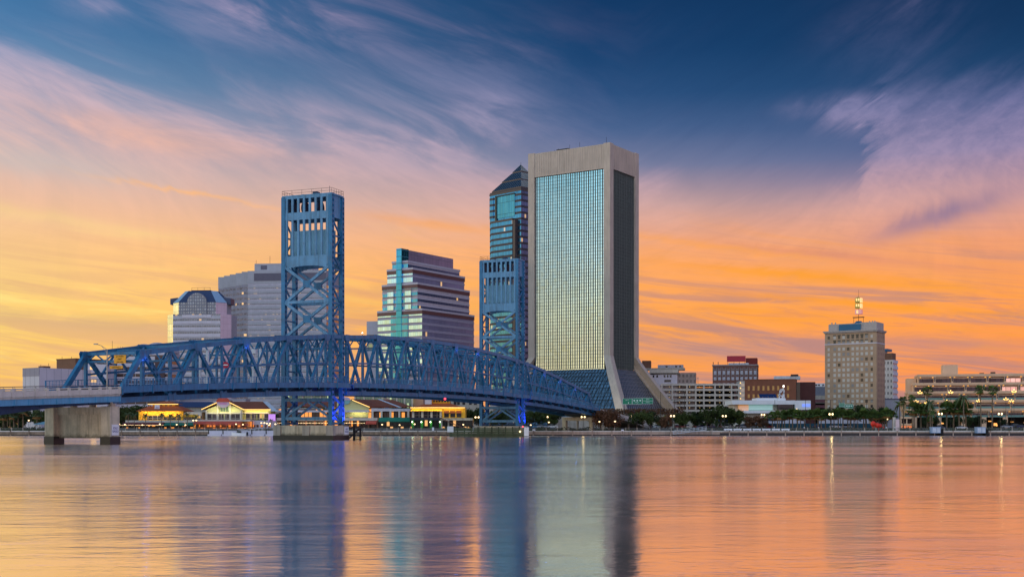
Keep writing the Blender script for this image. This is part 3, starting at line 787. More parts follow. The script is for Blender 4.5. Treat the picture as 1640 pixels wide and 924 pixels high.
    for bx in ((f + 1, f + 2.4, 4, 5.2, H, H + .7), (f + 2, f + 3, 8, 8.7, H, H + .5)): lb = MB(); lb.box(*bx); lb.build('roof_box', 'steel_dark', T)
    # deck over the tower, carried between the legs
    dk = MB(); dk.box(s0 - .58, s1 + .68, .5, WID - .5, zf(s0) + .2, zf(s0) + .8); dk.build('road_deck', 'asphalt', T)
    for t, o in ((0, -1), (WID, 1)):
        fb = MB(); y0, y1 = sorted((t + o * .6, t + o * 1.9)); fb.box(s0 - .58, s1 + .68, y0, y1, zf(s0) + .55, zf(s0) + .75)
        y0, y1 = sorted((t + o * 1.903, t + o * 2.0)); fb.box(s0 - .58, s1 + .68, y0, y1, zf(s0), zf(s0) + 1.15)
        for h in (2.25, 1.95, 1.65, 1.4): fb.beam((s0 - .58, t + o * 1.95, zf(s0) + h), (s1 + .68, t + o * 1.95, zf(s0) + h), .08, .08)
        for a in frange(s0 - .5, s1 + .6, .8): fb.box(a - .03, a + .03, t + o * 1.95 - .03, t + o * 1.95 + .03, zf(s0) + 1.152, zf(s0) + 2.25)
        fb.build('sidewalk', 'steel', T)
        tc = MB(); tc.beam((s0 - .6, t, zt(s0)), (s1 + .6, t, zt(s1)), .8, .85, side=SD); tc.build('top_chord', 'steel', T)
    for (ls, lt_, aim, kw) in ((s1 + .2, -1.9, (s1, 0, 8.0), led), (s0 + .6, -1.9, (s0 + 1.5, 0, 7.5), led * .8)):
        fx = MB(); fx.box(ls - .25, ls + .25, lt_ - .2, lt_ + .2, 3.28, 3.7); fl = fx.build('floodlight', 'dark', T)
        ld = bpy.data.lights.new('blue_floodlight', 'SPOT'); ld.energy = kw; ld.color = (.03, .06, 1.0); ld.spot_size = R(110); ld.spot_blend = .6; ld.shadow_soft_size = .2
        lo = link(bpy.data.objects.new('blue_floodlight', ld), T); lo.location = (ls, lt_, 3.85)
        lo.rotation_euler = (Vector(aim) - Vector(lo.location)).to_track_quat('-Z', 'Y').to_euler()
    return T
T1 = tower(.2, 4.8, -1, 2400)
T2 = tower(114.6, 119.4, 1, 2200)
# small blue lamps high on the truss posts
for s in (-65, -33.6, 67.5, 82.7, 128, 137.9, 153.6, 169.3):
    ld = bpy.data.lights.new('blue_post_lamp', 'POINT'); ld.energy = 30; ld.color = (.05, .22, 1.0); ld.shadow_soft_size = .12
    lo = link(bpy.data.objects.new('blue_post_lamp', ld), BR); lo.location = (s + .35, -.75, zt(s) - 1.3)

# river piers
def pier(name, parts, lab=None):
    b = MB(); parts(b); p = b.build(name, ['concrete_tan', 'concrete_wet', 'concrete'], BR)
    if lab: p['label'] = lab
    return p
def p1(b):
    for y in (-.6, 11.3):
        b.box(-74.0, -71.6, y, y + 1.9, 1.2, 6.3); b.box(-74.1, -71.5, y - .1, y + 2.0, -3, 1.196, 1)
    b.box(-72.8, -72.0, 1.3, 11.3, 0.95, 4.9)
    b.box(-73.2, -71.8, 1.3, 11.3, 4.904, 6.2)
    for y in (0, 4, 8, 12): b.box(-73.3, -72.3, y - .3, y + .3, 6.2, 7.0)
PR1 = pier('concrete_pier', p1)
bo = MB()
bo.box(-.85, .85, -.03, .03, -.9, .9); 
sg = bo.build('pier_sign', 'white', PR1); sg.location = (-72.75, -.64, 2.35)
text('lettering', 'IDLE\nSPEED', .55, 'ink_blue', PR1, (-72.75, -.68, 2.35), (R(90), 0, 0))
def tower_pier(s0, s1):
    def f(b):
        b.box(s0 - 1.1, s1 + 1.0, -1.0, WID + 1.8, 1.0, 3.25)
        for y in (-1.2, WID / 2 - 1.2, WID + .2):
            b.box(s0 - 1.35, s0 - 1.1, y, y + 1.8, 1.0, 3.1, 2)
        b.box(s1 - .9, s1 + 1.2, -1.2, -1.0, 1.0, 3.2, 2); b.box(s0 - 1.3, s0 - .2, -1.2, -1.0, 1.0, 3.2, 2)
        b.box(s0 - 1.4, s1 + 1.3, -1.3, WID + 2.1, -3, .996, 1)
    return f
PT1 = pier('tower_pier', tower_pier(.2, 4.8))
bo = MB(); bo.box(-1.0, 1.0, -.03, .03, -.85, .85); sg = bo.build('pier_sign', 'white', PT1); sg.location = (4.9, -1.24, 2.1)
text('lettering', 'NO\nWAKE', .6, 'ink_blue', PT1, (4.9, -1.28, 2.1), (R(90), 0, 0))
PT2 = pier('tower_pier', tower_pier(114.6, 119.4))
PR3 = pier('concrete_pier', lambda b: (b.box(191, 193, .2, 1.6, 0, 6.6), b.box(191, 193, 10.6, 12, 0, 6.6), b.box(191, 193, 1.6, 10.6, 5.4, 6.6)))

# left approach: plate-girder deck with panelled parapet
def za(s): return 8.0 + .046 * (s + 73) if s < -73 else 8.0
A0, A1 = -150, -73.0
q = frange(A0, A1, 6)
d = MB()
for a, b in zip(q, q[1:]):
    d.hexa([(a, -1.9, za(a)), (b, -1.9, za(b)), (b, WID + 1.9, za(b)), (a, WID + 1.9, za(a)), (a, -1.9, za(a) + .35), (b, -1.9, za(b) + .35), (b, WID + 1.9, za(b) + .35), (a, WID + 1.9, za(a) + .35)])
AP = d.build('approach_span', 'concrete', BR)
for y, o in ((-1.75, -1), (WID + 1.75, 1)):
    p = MB(); ps = frange(A0, A1, 2.4)
    for a, b in zip(ps, ps[1:]):
        z0, z1 = za(a) + .35, za(b) + .35
        p.box(a - .22, a + .22, y - .16, y + .16, z0, z0 + 1.25)
        p.beam((a + .25, y, z0 + 1.12), (b - .25, y, z1 + 1.12), .2, .16, side=SD)
        p.beam((a + .25, y, z0 + .45), (b - .25, y, z1 + .45), .22, .8, side=SD)
    p.box(A1 - .22, A1 + .22, y - .16, y + .16, za(A1) + .35, za(A1) + 1.6)
    p.build('parapet', 'concrete_pale', AP)
    r = MB()
    for a, b in zip(ps, ps[1:]):
        r.beam((a, y, za(a) + 1.85), (b, y, za(b) + 1.85), .08, .08)
        r.tube((a, y, za(a) + 1.5), (a, y, za(a) + 1.85), .03, 5)
    r.build('hand_rail', 'grey_rail', AP)
    gi = MB()
    for a, b in zip(q, q[1:]): gi.hexa([(a, y - .05, za(a) - .95), (b, y - .05, za(b) - .95), (b, y + .05, za(b) - .95), (a, y + .05, za(a) - .95), (a, y - .05, za(a) - .003), (b, y - .05, za(b) - .003), (b, y + .05, za(b) - .003), (a, y + .05, za(a) - .003)])
    for a in frange(A0, A1, 3): gi.box(a - .06, a + .06, *sorted((y + o * .052, y + o * .2)), za(a) - .95, za(a) - .01)
    gi.build('fascia_girder', 'steel_light2', AP)
for y in (.2, 4, 8.2, WID - .2):
    gi = MB()
    for a, b in zip(q, q[1:]):
        h = lambda s: 1.35 + 1.5 * min(1, max(0, (-82 - s) / 22)) ** 1.4
        gi.hexa([(a, y - .2, za(a) - h(a)), (b, y - .2, za(b) - h(b)), (b, y + .2, za(b) - h(b)), (a, y + .2, za(a) - h(a)), (a, y - .2, za(a) - .003), (b, y - .2, za(b) - .003), (b, y + .2, za(b) - .003), (a, y + .2, za(a) - .003)])
    for a in frange(A0, A1, 5.5): gi.box(a - .1, a + .1, y - .32, y + .32, za(a) - 1.3, za(a) - .2)
    gi.build('girder', 'steel_dark', AP)
# right approach ramp to the far bank
d = MB(); q = [193, 205, 220, 240, 262]; zr = [8.6, 8.0, 7.0, 5.4, 3.2]
for a, b, z0, z1 in zip(q, q[1:], zr, zr[1:]):
    d.hexa([(a, -2, z0 - .9), (b, -2, z1 - .9), (b, WID + 2, z1 - .9), (a, WID + 2, z0 - .9), (a, -2, z0), (b, -2, z1), (b, WID + 2, z1), (a, WID + 2, z0)])
RA = d.build('approach_span', 'concrete', BR)
for y in (-1.85, WID + 1.85):
    p = MB()
    for a, b, z0, z1 in zip(q, q[1:], zr, zr[1:]): p.beam((a, y, z0 + .55), (b, y, z1 + .55), .25, 1.1, side=SD)
    p.build('parapet', 'concrete_pale', RA)
for a, z in ((206, 7), (222, 6), (241, 4.4)):
    for y in (1, 6, 11): p = MB(); p.tube((a, y, 0), (a, y, z), .4, 8); p.build('bent', 'concrete', RA)

# signs, lamp post and warning gates carried on the bridge
def board(s, t, z, wd, ht, m, rows, name, size, ink='ink'):
    b = MB(); b.box(-.05, .05, -wd / 2, wd / 2, -ht / 2, ht / 2); o = b.build(name, m, BR); o.location = (s, t, z)
    for i, (r, sz) in enumerate(rows):
        text('lettering', r, sz, ink, o, (-.07, 0, ht / 2 - (i + .5) * ht / len(rows)), (R(90), 0, R(-90)))
    return o
# yellow boards hung on the portal of the first truss
board(-65.75, 4.1, 14.65, 2.5, 1.45, 'sign_yellow', [('ALL TRAFFIC', .30), ('EXIT', .42), ('ONE MILE', .32)], 'overhead_sign', .3)
board(-65.75, 4.9, 13.25, 2.8, .52, 'sign_yellow', [('CLEARANCE', .34)], 'overhead_sign', .3)

# ------------------------------------------------------------ downtown buildings
GRID = R(-33)
def corner_root(name, pxx, D, label, rz=GRID, z=0.0):
    """Empty on the ground under the building corner nearest the river; local x runs left along the front, y back"""
    return thing(name, (px(pxx, D), D, z), rz, label, 'building')

# --- tall mirror-glass tower with flared base
def mirror_tower():
    L, Wd, ZC, ZT, ZB, ZG = 55.0, 35.7, 150.5, 164.8, 44.0, 36.5
    t = corner_root('office_tower', 977, 698, 'tallest tower, mirror glass in a pale stone frame with flared base')
    cx, cy = -L / 2, Wd / 2
    def s(z):
        if z >= ZB: return 0.0
        k = (ZB - z) / (ZB - 1); return 25.5 * (k ** 1.07)
    zs = [1.0 + (ZB - 1) * i / 14 for i in range(15)] + [ZT]
    for sx in (-1, 1):
        for sy in (-1, 1):
            b = MB()
            def outline(z):
                o = s(z); X = cx + sx * (L / 2 + o); Y = cy + sy * (Wd / 2 + o); lg = 4.2 + .04 * o; th = 2.2 + 1.05 * min(o, 4.6)
                pts = [(0, 0), (lg, 0), (lg, th), (th, th), (th, lg), (0, lg)]
                r = [(X - sx * a, Y - sy * c) for a, c in pts]
                return r if sx * sy > 0 else r[::-1]
            for z0, z1 in zip(zs, zs[1:]): b.prism(outline(z0), z0, z1, 0, outline(z1), cap=(z1 == ZT))
            b.build('corner_pier', 'tower_stone', t)
    lg = 4.2
    # crown panels between the piers
    for (x0, x1, y0, y1) in ((-L + lg, -lg, .35, 1.9), (-L + lg, -lg, Wd - 1.9, Wd - .35), (-1.9, -.35, lg, Wd - lg), (-L + .35, -L + 1.9, lg, Wd - lg)):
        b = MB(); b.box(x0, x1, y0, y1, ZC, ZT - .35)
        horiz = (x1 - x0) > (y1 - y0); n = 30 if horiz else 18
        for i in range(n + 1):
            if horiz:
                x = x0 + .2 + (x1 - x0 - .4) * i / n; yy = y0 if y0 < Wd / 2 else y1
                b.box(x - .16, x + .16, yy - .15, yy + .15, ZC + 1, ZT - .6)
            else:
                y = y0 + .2 + (y1 - y0 - .4) * i / n; xx = x1 if x1 > -L / 2 else x0
                b.box(xx - .15, xx + .15, y - .16, y + .16, ZC + 1, ZT - .6)
        b.build('crown_panel', 'tower_stone', t)
    b = MB(); b.box(-L + 2, -2, 2, Wd - 2, ZT - 1.6, ZT - .9); rf = b.build('roof', 'dark', t)
    for x, y, h in ((-30, 6, 3.5), (-25, 9, 5.0), (-4, 3, 4.0), (-44, 12, 3.2), (-36, 3, 1.6)):
        b = MB(); b.tube((x, y, ZT - .9), (x, y, ZT + h), .09, 5); b.build('mast', 'dark', rf)
    b = MB(); b.box(-37, -29, 2.5, 5, ZT - .9, ZT + .8); b.build('plant_box', 'dark', rf)
    # curtain walls, recessed, with standing mullions
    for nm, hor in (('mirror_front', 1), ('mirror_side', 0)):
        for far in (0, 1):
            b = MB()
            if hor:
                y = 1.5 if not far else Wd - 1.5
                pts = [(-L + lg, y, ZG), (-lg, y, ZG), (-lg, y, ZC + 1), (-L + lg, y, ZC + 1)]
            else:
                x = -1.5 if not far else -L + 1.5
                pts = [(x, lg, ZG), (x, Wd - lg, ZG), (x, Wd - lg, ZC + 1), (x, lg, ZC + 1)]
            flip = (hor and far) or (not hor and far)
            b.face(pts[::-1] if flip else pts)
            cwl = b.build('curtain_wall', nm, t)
            m = MB(); n = 31 if hor else 18
            for i in range(n + 1):
                dw = .08 if i % 2 else .15
                if hor:
                    x = -L + lg + (L - 2 * lg) * i / n; ya, yb = (1.1, 1.52) if not far else (Wd - 1.52, Wd - 1.1)
                    m.box(x - dw, x + dw, ya, yb, ZG + .3, ZC)
                else:
                    y = lg + (Wd - 2 * lg) * i / n; xa, xb = (-1.52, -1.05) if not far else (-L + 1.05, -L + 1.52)
                    m.box(xa, xb, y - dw, y + dw, ZG + .3, ZC)
            m.build('mullion_grid', 'mullion' if hor else 'mullion_side', cwl)
    # floodlights at the foot of the flared legs
    for (lx, ly, aim, e) in ((34, -14, (14, 40, 18), 15000), (6, -34, (12, -12, 16), 9000)):
        f_ = MB(); f_.box(lx - .4, lx + .4, ly - .3, ly + .3, 2.4, 3.0); fo = f_.build('floodlight', 'dark', t)
        ld = bpy.data.lights.new('leg_floodlight', 'SPOT'); ld.energy = e; ld.color = (1, .86, .5); ld.spot_size = R(70); ld.spot_blend = .8; ld.shadow_soft_size = .3
        lo = link(bpy.data.objects.new('leg_floodlight', ld), t); lo.location = (lx, ly, 3.3); lo.rotation_euler = (Vector(aim) - Vector((lx, ly, 3.3))).to_track_quat('-Z', 'Y').to_euler()
    # sloping glass skirts between the flared piers, set back behind them
    zb = 2.0; so = s(zb) - 5.5
    def sk(pa, pb, pc, pd, m):
        b = MB(); b.face([pa, pb, pc, pd]); k = b.build('glass_skirt', m, t)
        # raised lattice on the skirt
        A, B, C, D = map(Vector, (pa, pb, pc, pd)); nrm = (B - A).cross(D - A).normalized(); g2 = MB(); n = 26; r = 15
        def q(u, v): return (A.lerp(B, u)).lerp(D.lerp(C, u), v) + nrm * .12
        for i in range(-r, n + 1):
            for sg in (1,):
                u0, v0, u1, v1 = i / n, 0, (i + r * .55) / n, 1
                if u0 < 0: v0 = -u0 / (u1 - u0); u0 = 0
                if u1 > 1: v1 = v0 + (1 - u0) * (1 - v0) / (u1 - u0); u1 = 1
                if v1 > v0 and u1 > u0 - 1e-6: g2.beam(q(u0, v0), q(u1, min(1, v1)), .22, .2)
        for j in range(1, r):
            v = j / r; g2.beam(q(0, v), q(1, v), .16, .18)
        g2.build('skirt_lattice', 'mullion_blue' if m == 'skirt_front' else 'mullion_grey', k)
    o = so; e = s(zb) + .6 - lg
    sk((-L - e, 1.5 - o, zb), (e, 1.5 - o, zb), (-lg + s(ZG) + .6, 1.5, ZG), (-L + lg - s(ZG) - .6, 1.5, ZG), 'skirt_front')
    sk((-1.5 + o, -e, zb), (-1.5 + o, Wd + e, zb), (-1.5, Wd - lg + s(ZG) + .6, ZG), (-1.5, lg - s(ZG) - .6, ZG), 'skirt_side')
    sk((-L + 1.5 - o, Wd + e, zb), (-L + 1.5 - o, -e, zb), (-L + 1.5, lg - s(ZG) - .6, ZG), (-L + 1.5, Wd - lg + s(ZG) + .6, ZG), 'skirt_side')
mirror_tower()

# --- teal tower with stepped pyramid roof
def pyramid_tower():
    D = 869; a = 31.0
    t = corner_root('pyramid_tower', 834.5, D - 22, 'dark teal glass tower with stepped pyramid top beside the mirror tower', R(-45))
    k = a
    b = MB(); b.box(-a, 0, 0, a, 1, 168.5); b.box(-a - .25, .25, -.25, a + .25, 166.3, 167.5, 1)
    sh = b.build('shaft', ['teal_bands', 'granite_brown'], t)
    # right-hand face's dimness is painted in with a darker glass skin
    b = MB(); b.box(.02, .22, .02, a - .02, 1, 166.2); b.build('side_wall', 'teal_shaded', t)
    b = MB(); b.box(-a + .02, -a + 4, -.35, -.02, 150, 165); b.build('corner_strip', 'teal_bands', t)
    # recessed tall window below the roof and the projecting bay
    b = MB(); b.box(-a + 7.5, -6, -.3, -.02, 149.5, 164.5); bw = b.build('sky_lobby', 'teal_glass', t)
    b = MB(); b.box(-a + 6, -a + 7.5, -.9, -.02, 146.5, 165.4); b.box(-a + 6, -6, -.9, -.02, 164.6, 165.4); b.build('sky_lobby_frame', 'black_glass', t)
    b = MB(); b.box(-a + 4, -6, -2.6, -.02, 1, 146.2); by = b.build('bay', 'teal_bands', t)
    b = MB(); b.box(-a + 3.6, -5.6, -2.9, -.02, 146.2, 147.6); b.box(-6, -3.4, -2.4, -.03, 1, 146.2); b.build('bay_edge', 'granite_brown', t)
    # stepped pyramid: three sloped tiers
    def tier(h0, h1, z0, z1, nm):
        c = a / 2
        P0 = [(-c - h0, c - h0), (-c + h0, c - h0), (-c + h0, c + h0), (-c - h0, c + h0)]
        P1 = [(-c - h1, c - h1), (-c + h1, c - h1), (-c + h1, c + h1), (-c - h1, c + h1)]
        b = MB(); b.prism(P0, z0, z1, 0, P1)
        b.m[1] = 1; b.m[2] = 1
        b.prism([(x * 1, y) for x, y in P0], z0 - 1.0, z0 - .002, 2)
        b.build('roof_tier', ['pyramid_glass', 'pyramid_sky_tint', 'granite_brown'], t)
    q = a / 2
    tier(q - 1, q * .63, 169.5, 175.4, 0)
    tier(q * .61, q * .30, 176.4, 182.2, 0)
    tier(q * .27, .12, 183.2, 188.6, 0)
    b = MB(); b.tube((-q, q, 188.4), (-q, q, 190.2), .12, 5); b.build('finial', 'dark', t)
pyramid_tower()

# --- stepped glass office block (ziggurat with a tall centre fin)
def ziggurat():
    t = corner_root('stepped_office_block', 676, 700, 'stepped glass office block with tall centre fin between the two bridge towers')
    L, Wd = 32.4, 51.7; c = -L / 2
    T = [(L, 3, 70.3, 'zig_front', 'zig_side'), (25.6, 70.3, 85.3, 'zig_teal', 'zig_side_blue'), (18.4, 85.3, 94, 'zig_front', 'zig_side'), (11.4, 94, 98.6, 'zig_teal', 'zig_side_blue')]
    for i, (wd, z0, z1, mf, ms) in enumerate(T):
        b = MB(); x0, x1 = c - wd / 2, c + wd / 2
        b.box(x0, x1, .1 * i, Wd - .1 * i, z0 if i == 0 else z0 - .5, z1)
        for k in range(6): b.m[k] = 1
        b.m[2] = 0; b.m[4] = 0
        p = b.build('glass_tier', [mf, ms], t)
        r = MB(); cap = 'granite_red' if i in (0, 1, 2) else 'granite_pink'
        r.box(x0 - .25, x1 + .25, .1 * i - .25, Wd + .25, z1 - 2.6 if i < 3 else z1 - .8, z1 - .6 if i < 3 else z1 + .3)
        r.build('cornice_band', cap, p)
        r = MB(); r.box(x0 - .32, x1 + .32, .1 * i - .32, Wd + .32, z1 - .6 + .004, z1 + .5)
        if i < 3: r.build('parapet', 'granite_pink', p)
        # spandrel courses between floors
        z = z1 - 4.4
        while z > max(z0, 20):
            s_ = MB(); s_.box(x0 - .14, x1 + .14, .1 * i - .14, Wd + .14, z - .55, z + .55); s_.build('spandrel', 'granite_pink' if ms == 'zig_side_blue' else 'spandrel_mauve', p); z -= 3.9
        # teal vertical strips beside the fin
        for sg in (-1, 1):
            if i < 2:
                s_ = MB(); xa = c + sg * (wd / 2 - (12.2 if i == 0 else 6.4)); s_.box(xa - 2.2, xa + 2.2, -.5, -.16, max(z0, 3), z1 - 2.7); s_.build('glass_strip', 'zig_teal' if i == 0 else 'zig_front', p)
    b = MB(); b.box(c - 1.9, c + 1.9, -.75, 6, 3, 106.0); b.build('centre_fin', 'fin_teal', t)
    b = MB(); b.box(c - 1.5, c + 1.5, 6, Wd - 1, 97.5, 105.8); b.build('roof_slab', 'zig_slab', t)
    b = MB(); b.box(c - 1.75, c + 1.75, 5.2, 6, 98.7, 106.1); b.build('slab_end', 'black_glass', t)
ziggurat()
t = thing('annex_block', (px(597, 730), 730, 0), R(-20), 'low grey annex peeping out left of the stepped office block', 'building')
b = MB(); b.box(-4, 8, 0, 14, 2, 66); b.build('wall', 'granite_pink', t)
b = MB(); b.box(-4.05, 8.05, -.06, 6, 56, 58); b.build('window_band', 'black_glass', t)
b = MB(); b.box(-3.6, 7.6, -.06, 6, 49, 53); b.build('window_band', 'annex', t)

# --- domed-gable tower at left
def gable_tower():
    D = 750; m_ = D / F
    t = thing('gabled_tower', (px(315, D), D, 0), R(-4), 'office tower with round arched gable and slate mansard roof behind the truss', 'building')
    zt_, zl = pz(484, D), pz(503, D)
    ch = 5.2
    def octo(hw, dp): return [(-hw + ch, 0), (hw - ch, 0), (hw, ch), (hw, dp - ch), (hw - ch, dp), (-hw + ch, dp), (-hw, dp - ch), (-hw, ch)]
    ms = ['gable_bands', 'cream_sky_tint', 'pink_sky_tint', 'gable_grid', 'grey_lilac']
    mi = [0, 2, 4, 4, 0, 1, 1, 1, 0, 0]
    b = MB(); b.prism(octo(20.0, 22), 2, zl, 0); b.m = mi[:]
    lo = b.build('lower_wall', ms, t)
    z = zl - 6; hw = 20.0 - ch
    while z > 20:
        s_ = MB(); s_.box(-hw + .1, hw - .1, -.2, -.02, z, z + 1.9); s_.build('spandrel', 'white_lilac', lo); z -= 3.9
    o2 = [(x, y + 1.0) for x, y in octo(16.8, 20)]
    b = MB(); b.prism(o2, zl - .01, zt_, 3); b.m = [3, 2, 4, 4, 3, 1, 1, 1, 3, 3]
    up = b.build('upper_wall', ms, t)
    for z in (pz(506.5, D), pz(516, D)):
        s_ = MB(); s_.box(-9, 9.2, -.35, 1.2, z - .9, z + .9); s_.build('spandrel', 'white_lilac', up)
    # mansard
    zr = pz(464, D)
    top = [(x * .60, 11 + (y - 11) * .5) for x, y in o2]
    b = MB(); b.prism([(x * 1.02, 11 + (y - 11) * 1.02) for x, y in o2], zt_ + .02, zr, 0, top); b.m = [0, 1, 0, 1, 0, 1, 0, 1, 0, 0]
    rf = b.build('roof', ['roof_slate', 'roof_hip'], t)
    for sx in (-1, 1):
        d = MB(); d.extr([(sx * 14.5, zt_ - .6), (sx * 19, zt_ - .6), (sx * 19, zt_ + 3.0), (sx * 14.5, zt_ + 3.6)][::sx], 7, 15); d.build('dormer', 'roof_slate', rf)
    # round-headed gable
    gz = pz(492, D); rr = 6.2; pts = [(-rr, gz - 8), (rr, gz - 8)] + [(rr * math.cos(a), pz(483, D) - .9 + rr * math.sin(a)) for a in [math.pi * i / 14 for i in range(15)]]
    b = MB(); b.extr(pts, .2, 9); b.build('arched_gable', 'gable_grid', t)
    b = MB(); b.box(-6, 6, 8, 14, zr - .5, zr + .6)
    for x in (-5.8, -2, 2, 5.8): b.tube((x, 8.2, zr + .6), (x, 8.2, zr + 2.2), .08, 5)
    b.tube((-5.8, 8.2, zr + 2.1), (5.8, 8.2, zr + 2.1), .07, 5); b.build('roof_rail', 'dark', rf)
gable_tower()

# --- broad grey tower with serrated left corner
def grey_tower():
    D = 950
    t = thing('grey_office_tower', (px(397, D), D, 0), R(-6), 'broad grey office tower with serrated corner behind the near bridge tower', 'building')
    zt_ = pz(434, D)
    b = MB(); b.box(0, 62, 0, 40, 2, zt_ - 10); b.build('wall', 'grey_bands', t)
    b = MB(); b.box(-.15, 62.1, -.15, 40, zt_ - 10 + .01, zt_); b.build('parapet', 'grey_lilac', t)
    b = MB(); b.box(5, 62, -.35, -.16, zt_ - 7.8, zt_ - 2); b.build('louvre_panel', 'louvre', t)
    for i in range(5):
        x = -6.3 * (i + 1); y = 4.5 * (i + 1)
        b = MB(); b.box(x, x + 6.3, y, 44, 2, zt_ - 10 - .2 * i); b.build('serration', 'grey_fins', t)
        b = MB(); b.box(x - .1, x + 6.2, y - .1, 44, zt_ - 10 - .2 * i + .01, zt_ - .4 * i); b.build('parapet', 'grey_lilac', t)
    z = zt_ - 12.5
    for k in range(24):
        s_ = MB(); s_.box(-.05, 62.05, -.45, -.02, z - .8, z + .8); s_.build('spandrel', 'grey_lilac', t); z -= 4.05
    ph = MB(); ph.box(4, 50, 4, 22, zt_, zt_ + 6.0); p = ph.build('penthouse', 'grey_lilac', t)
    for x in (9, 27): s_ = MB(); s_.box(x, x + 5, 3.9, 4, zt_ + 1.4, zt_ + 4.6); s_.build('louvre', 'louvre', p)
    for x, h in ((5, 3), (16, 6), (27, 5)):
        s_ = MB(); s_.tube((x, 5, zt_ + 6), (x, 5, zt_ + 6 + h), .12, 5); s_.build('mast', 'dark', p)
grey_tower()

# --- striped block with curved roof shells, left
def striped_block():
    D = 640
    t = thing('striped_office_block', (px(180, D), D, 0), R(0), 'low office block striped brown and white with curved roof shells behind truss', 'building')
    z1 = pz(563, D)
    b = MB(); b.box(0, px(268, D) - px(180, D), 0, 24, 2, z1 - 1.8); b.build('wall', 'stripe', t)
    wd = px(268, D) - px(180, D)
    z = z1 - 3.5
    for k in range(10):
        s_ = MB(); s_.box(-.2, wd + .2, -.3, -.02, z - .9, z + .85); s_.build('spandrel', 'white_lilac', t); z -= 3.55
    b = MB(); b.box(-.3, wd + .3, -.3, 24, z1 - 1.79, z1); b.build('parapet', 'white_lilac', t)
    b = MB(); b.box(-6, 0, 1, 24, 2, pz(583, D)); b.build('stair_tower', 'shaft_brown', t)
    b = MB(); b.box(22.5, 27.5, -1.2, -.32, 12, pz(571, D)); b.build('service_shaft', 'shaft_brown', t)
    for c, r, h in ((15.5, 6.5, 4.2), (22.5, 7.2, 5.0)):
        pts = [(c + r * math.cos(a), z1 - .02 + h * math.sin(a)) for a in [math.pi * i / 16 for i in range(17)]]
        s_ = MB(); s_.extr(pts, 3, 20); s_.build('roof_shell', 'granite_pink', t)
        s_ = MB(); s_.extr([(c + (x - c) * .75, z1 - .02 + (z - z1) * .7) for x, z in pts], 2.9, 3.0); s_.build('shell_opening', 'louvre', t)
    for x, h in ((-2, 6), (1.0, 3), (2.2, 3), (3.4, 3)):
        s_ = MB(); s_.tube((x, 6, z1 - 2 if x > 0 else pz(583, D)), (x, 6, z1 + h), .09, 5); s_.build('mast', 'dark', t)
striped_block()
def lit_block():
    D = 625
    t = thing('stair_lit_block', (px(143, D), D, 0), 0, 'narrow white block with stacked yellow lit floors left of striped block', 'building')
    a = px(155, D) - px(143, D); c = px(172, D) - px(143, D); z1 = pz(583, D)
    b = MB(); b.box(a, c, 0, 16, 2, z1); b.build('wall', 'white_lilac', t)
    b = MB(); b.box(-2, a - .01, .5, 15, 2, z1 + .6); b.build('stair_tower', 'white_lilac', t)
    z = z1 - 1.8
    for i in range(11):
        s_ = MB(); s_.box(.2, a - .4, .38, .52, z - .95, z + .55); s_.build('window', 'window_yellow', t); z -= 3.2
    b = MB(); b.box(-3.4, -2.02, 0, 14, 2, z1 - 2); b.build('column', 'brown_wall', t)
    b = MB(); b.box(-2.2, c + .2, -.2, 16.2, z1 + .62, z1 + 1.1); b.build('roof', 'white', t)
lit_block()
# --- white hall and brown fly tower far left
D = 600
t = corner_root('concert_hall', 63, D, 'windowless white panelled hall at far left behind the bridge approach')
z1, zm = pz(588.5, D), pz(602, D)
b = MB(); b.box(-13.0, 0, 0, 40, 2, z1); b.m = [1, 1, 0, 1, 0, 1]; b.build('wall', ['panel_front', 'panel_white'], t)
b = MB(); b.box(-13.05, .05, -.1, -.02, zm, z1 + .02); b.build('upper_panel', 'panel_grey', t)
b = MB(); b.box(-9, -5, 6, 10, z1, z1 + 1.2); b.build('roof_plant', 'brown_wall', t)
for x, y, h in ((-1, 6, 2.4), (-3, 3, 1.6)): b = MB(); b.tube((x, y, z1), (x, y, z1 + h), .1, 5); b.build('mast', 'brown_wall', t)
D = 660
t = corner_root('fly_tower', 121, D, 'brown windowless roof tower rising above the white panelled hall')
z1 = pz(575, D)
b = MB(); b.box(-16, 0, 0, 24, 2, z1); b.build('wall', 'brown_wall', t)
b = MB(); b.box(-16.2, .2, -.2, 24.2, z1, z1 + .5); b.tube((-14, 2, z1), (-14, 2, z1 + 2), .1, 5); b.tube((-6, 2, z1), (-6, 2, z1 + 1.6), .12, 5); b.build('parapet', 'brown_wall', t)

# --- window helper: each opening is its own child (frame/recess and pane), the rest one mesh past 100
def windows(root, rects, axis, m, depth=.12, lintel=None):
    """rects: (u0,u1,z0,z1,plane[,material]); axis 'x' = front wall (plane is y), 'y' = right wall (plane is x)"""
    rest = {}
    for i, r in enumerate(rects):
        u0, u1, z0, z1, pl = r[:5]; mm = r[5] if len(r) > 5 else m
        b = MB() if i < 100 else rest.setdefault(mm, MB())
        if axis == 'x': b.box(u0, u1, pl - depth, pl + .05, z0, z1)
        else: b.box(pl - .05, pl + depth, u0, u1, z0, z1)
        if i < 100: b.build('window', mm, root)
    for mm, b in rest.items(): tag(b.build('window', mm, root), kind='stuff')

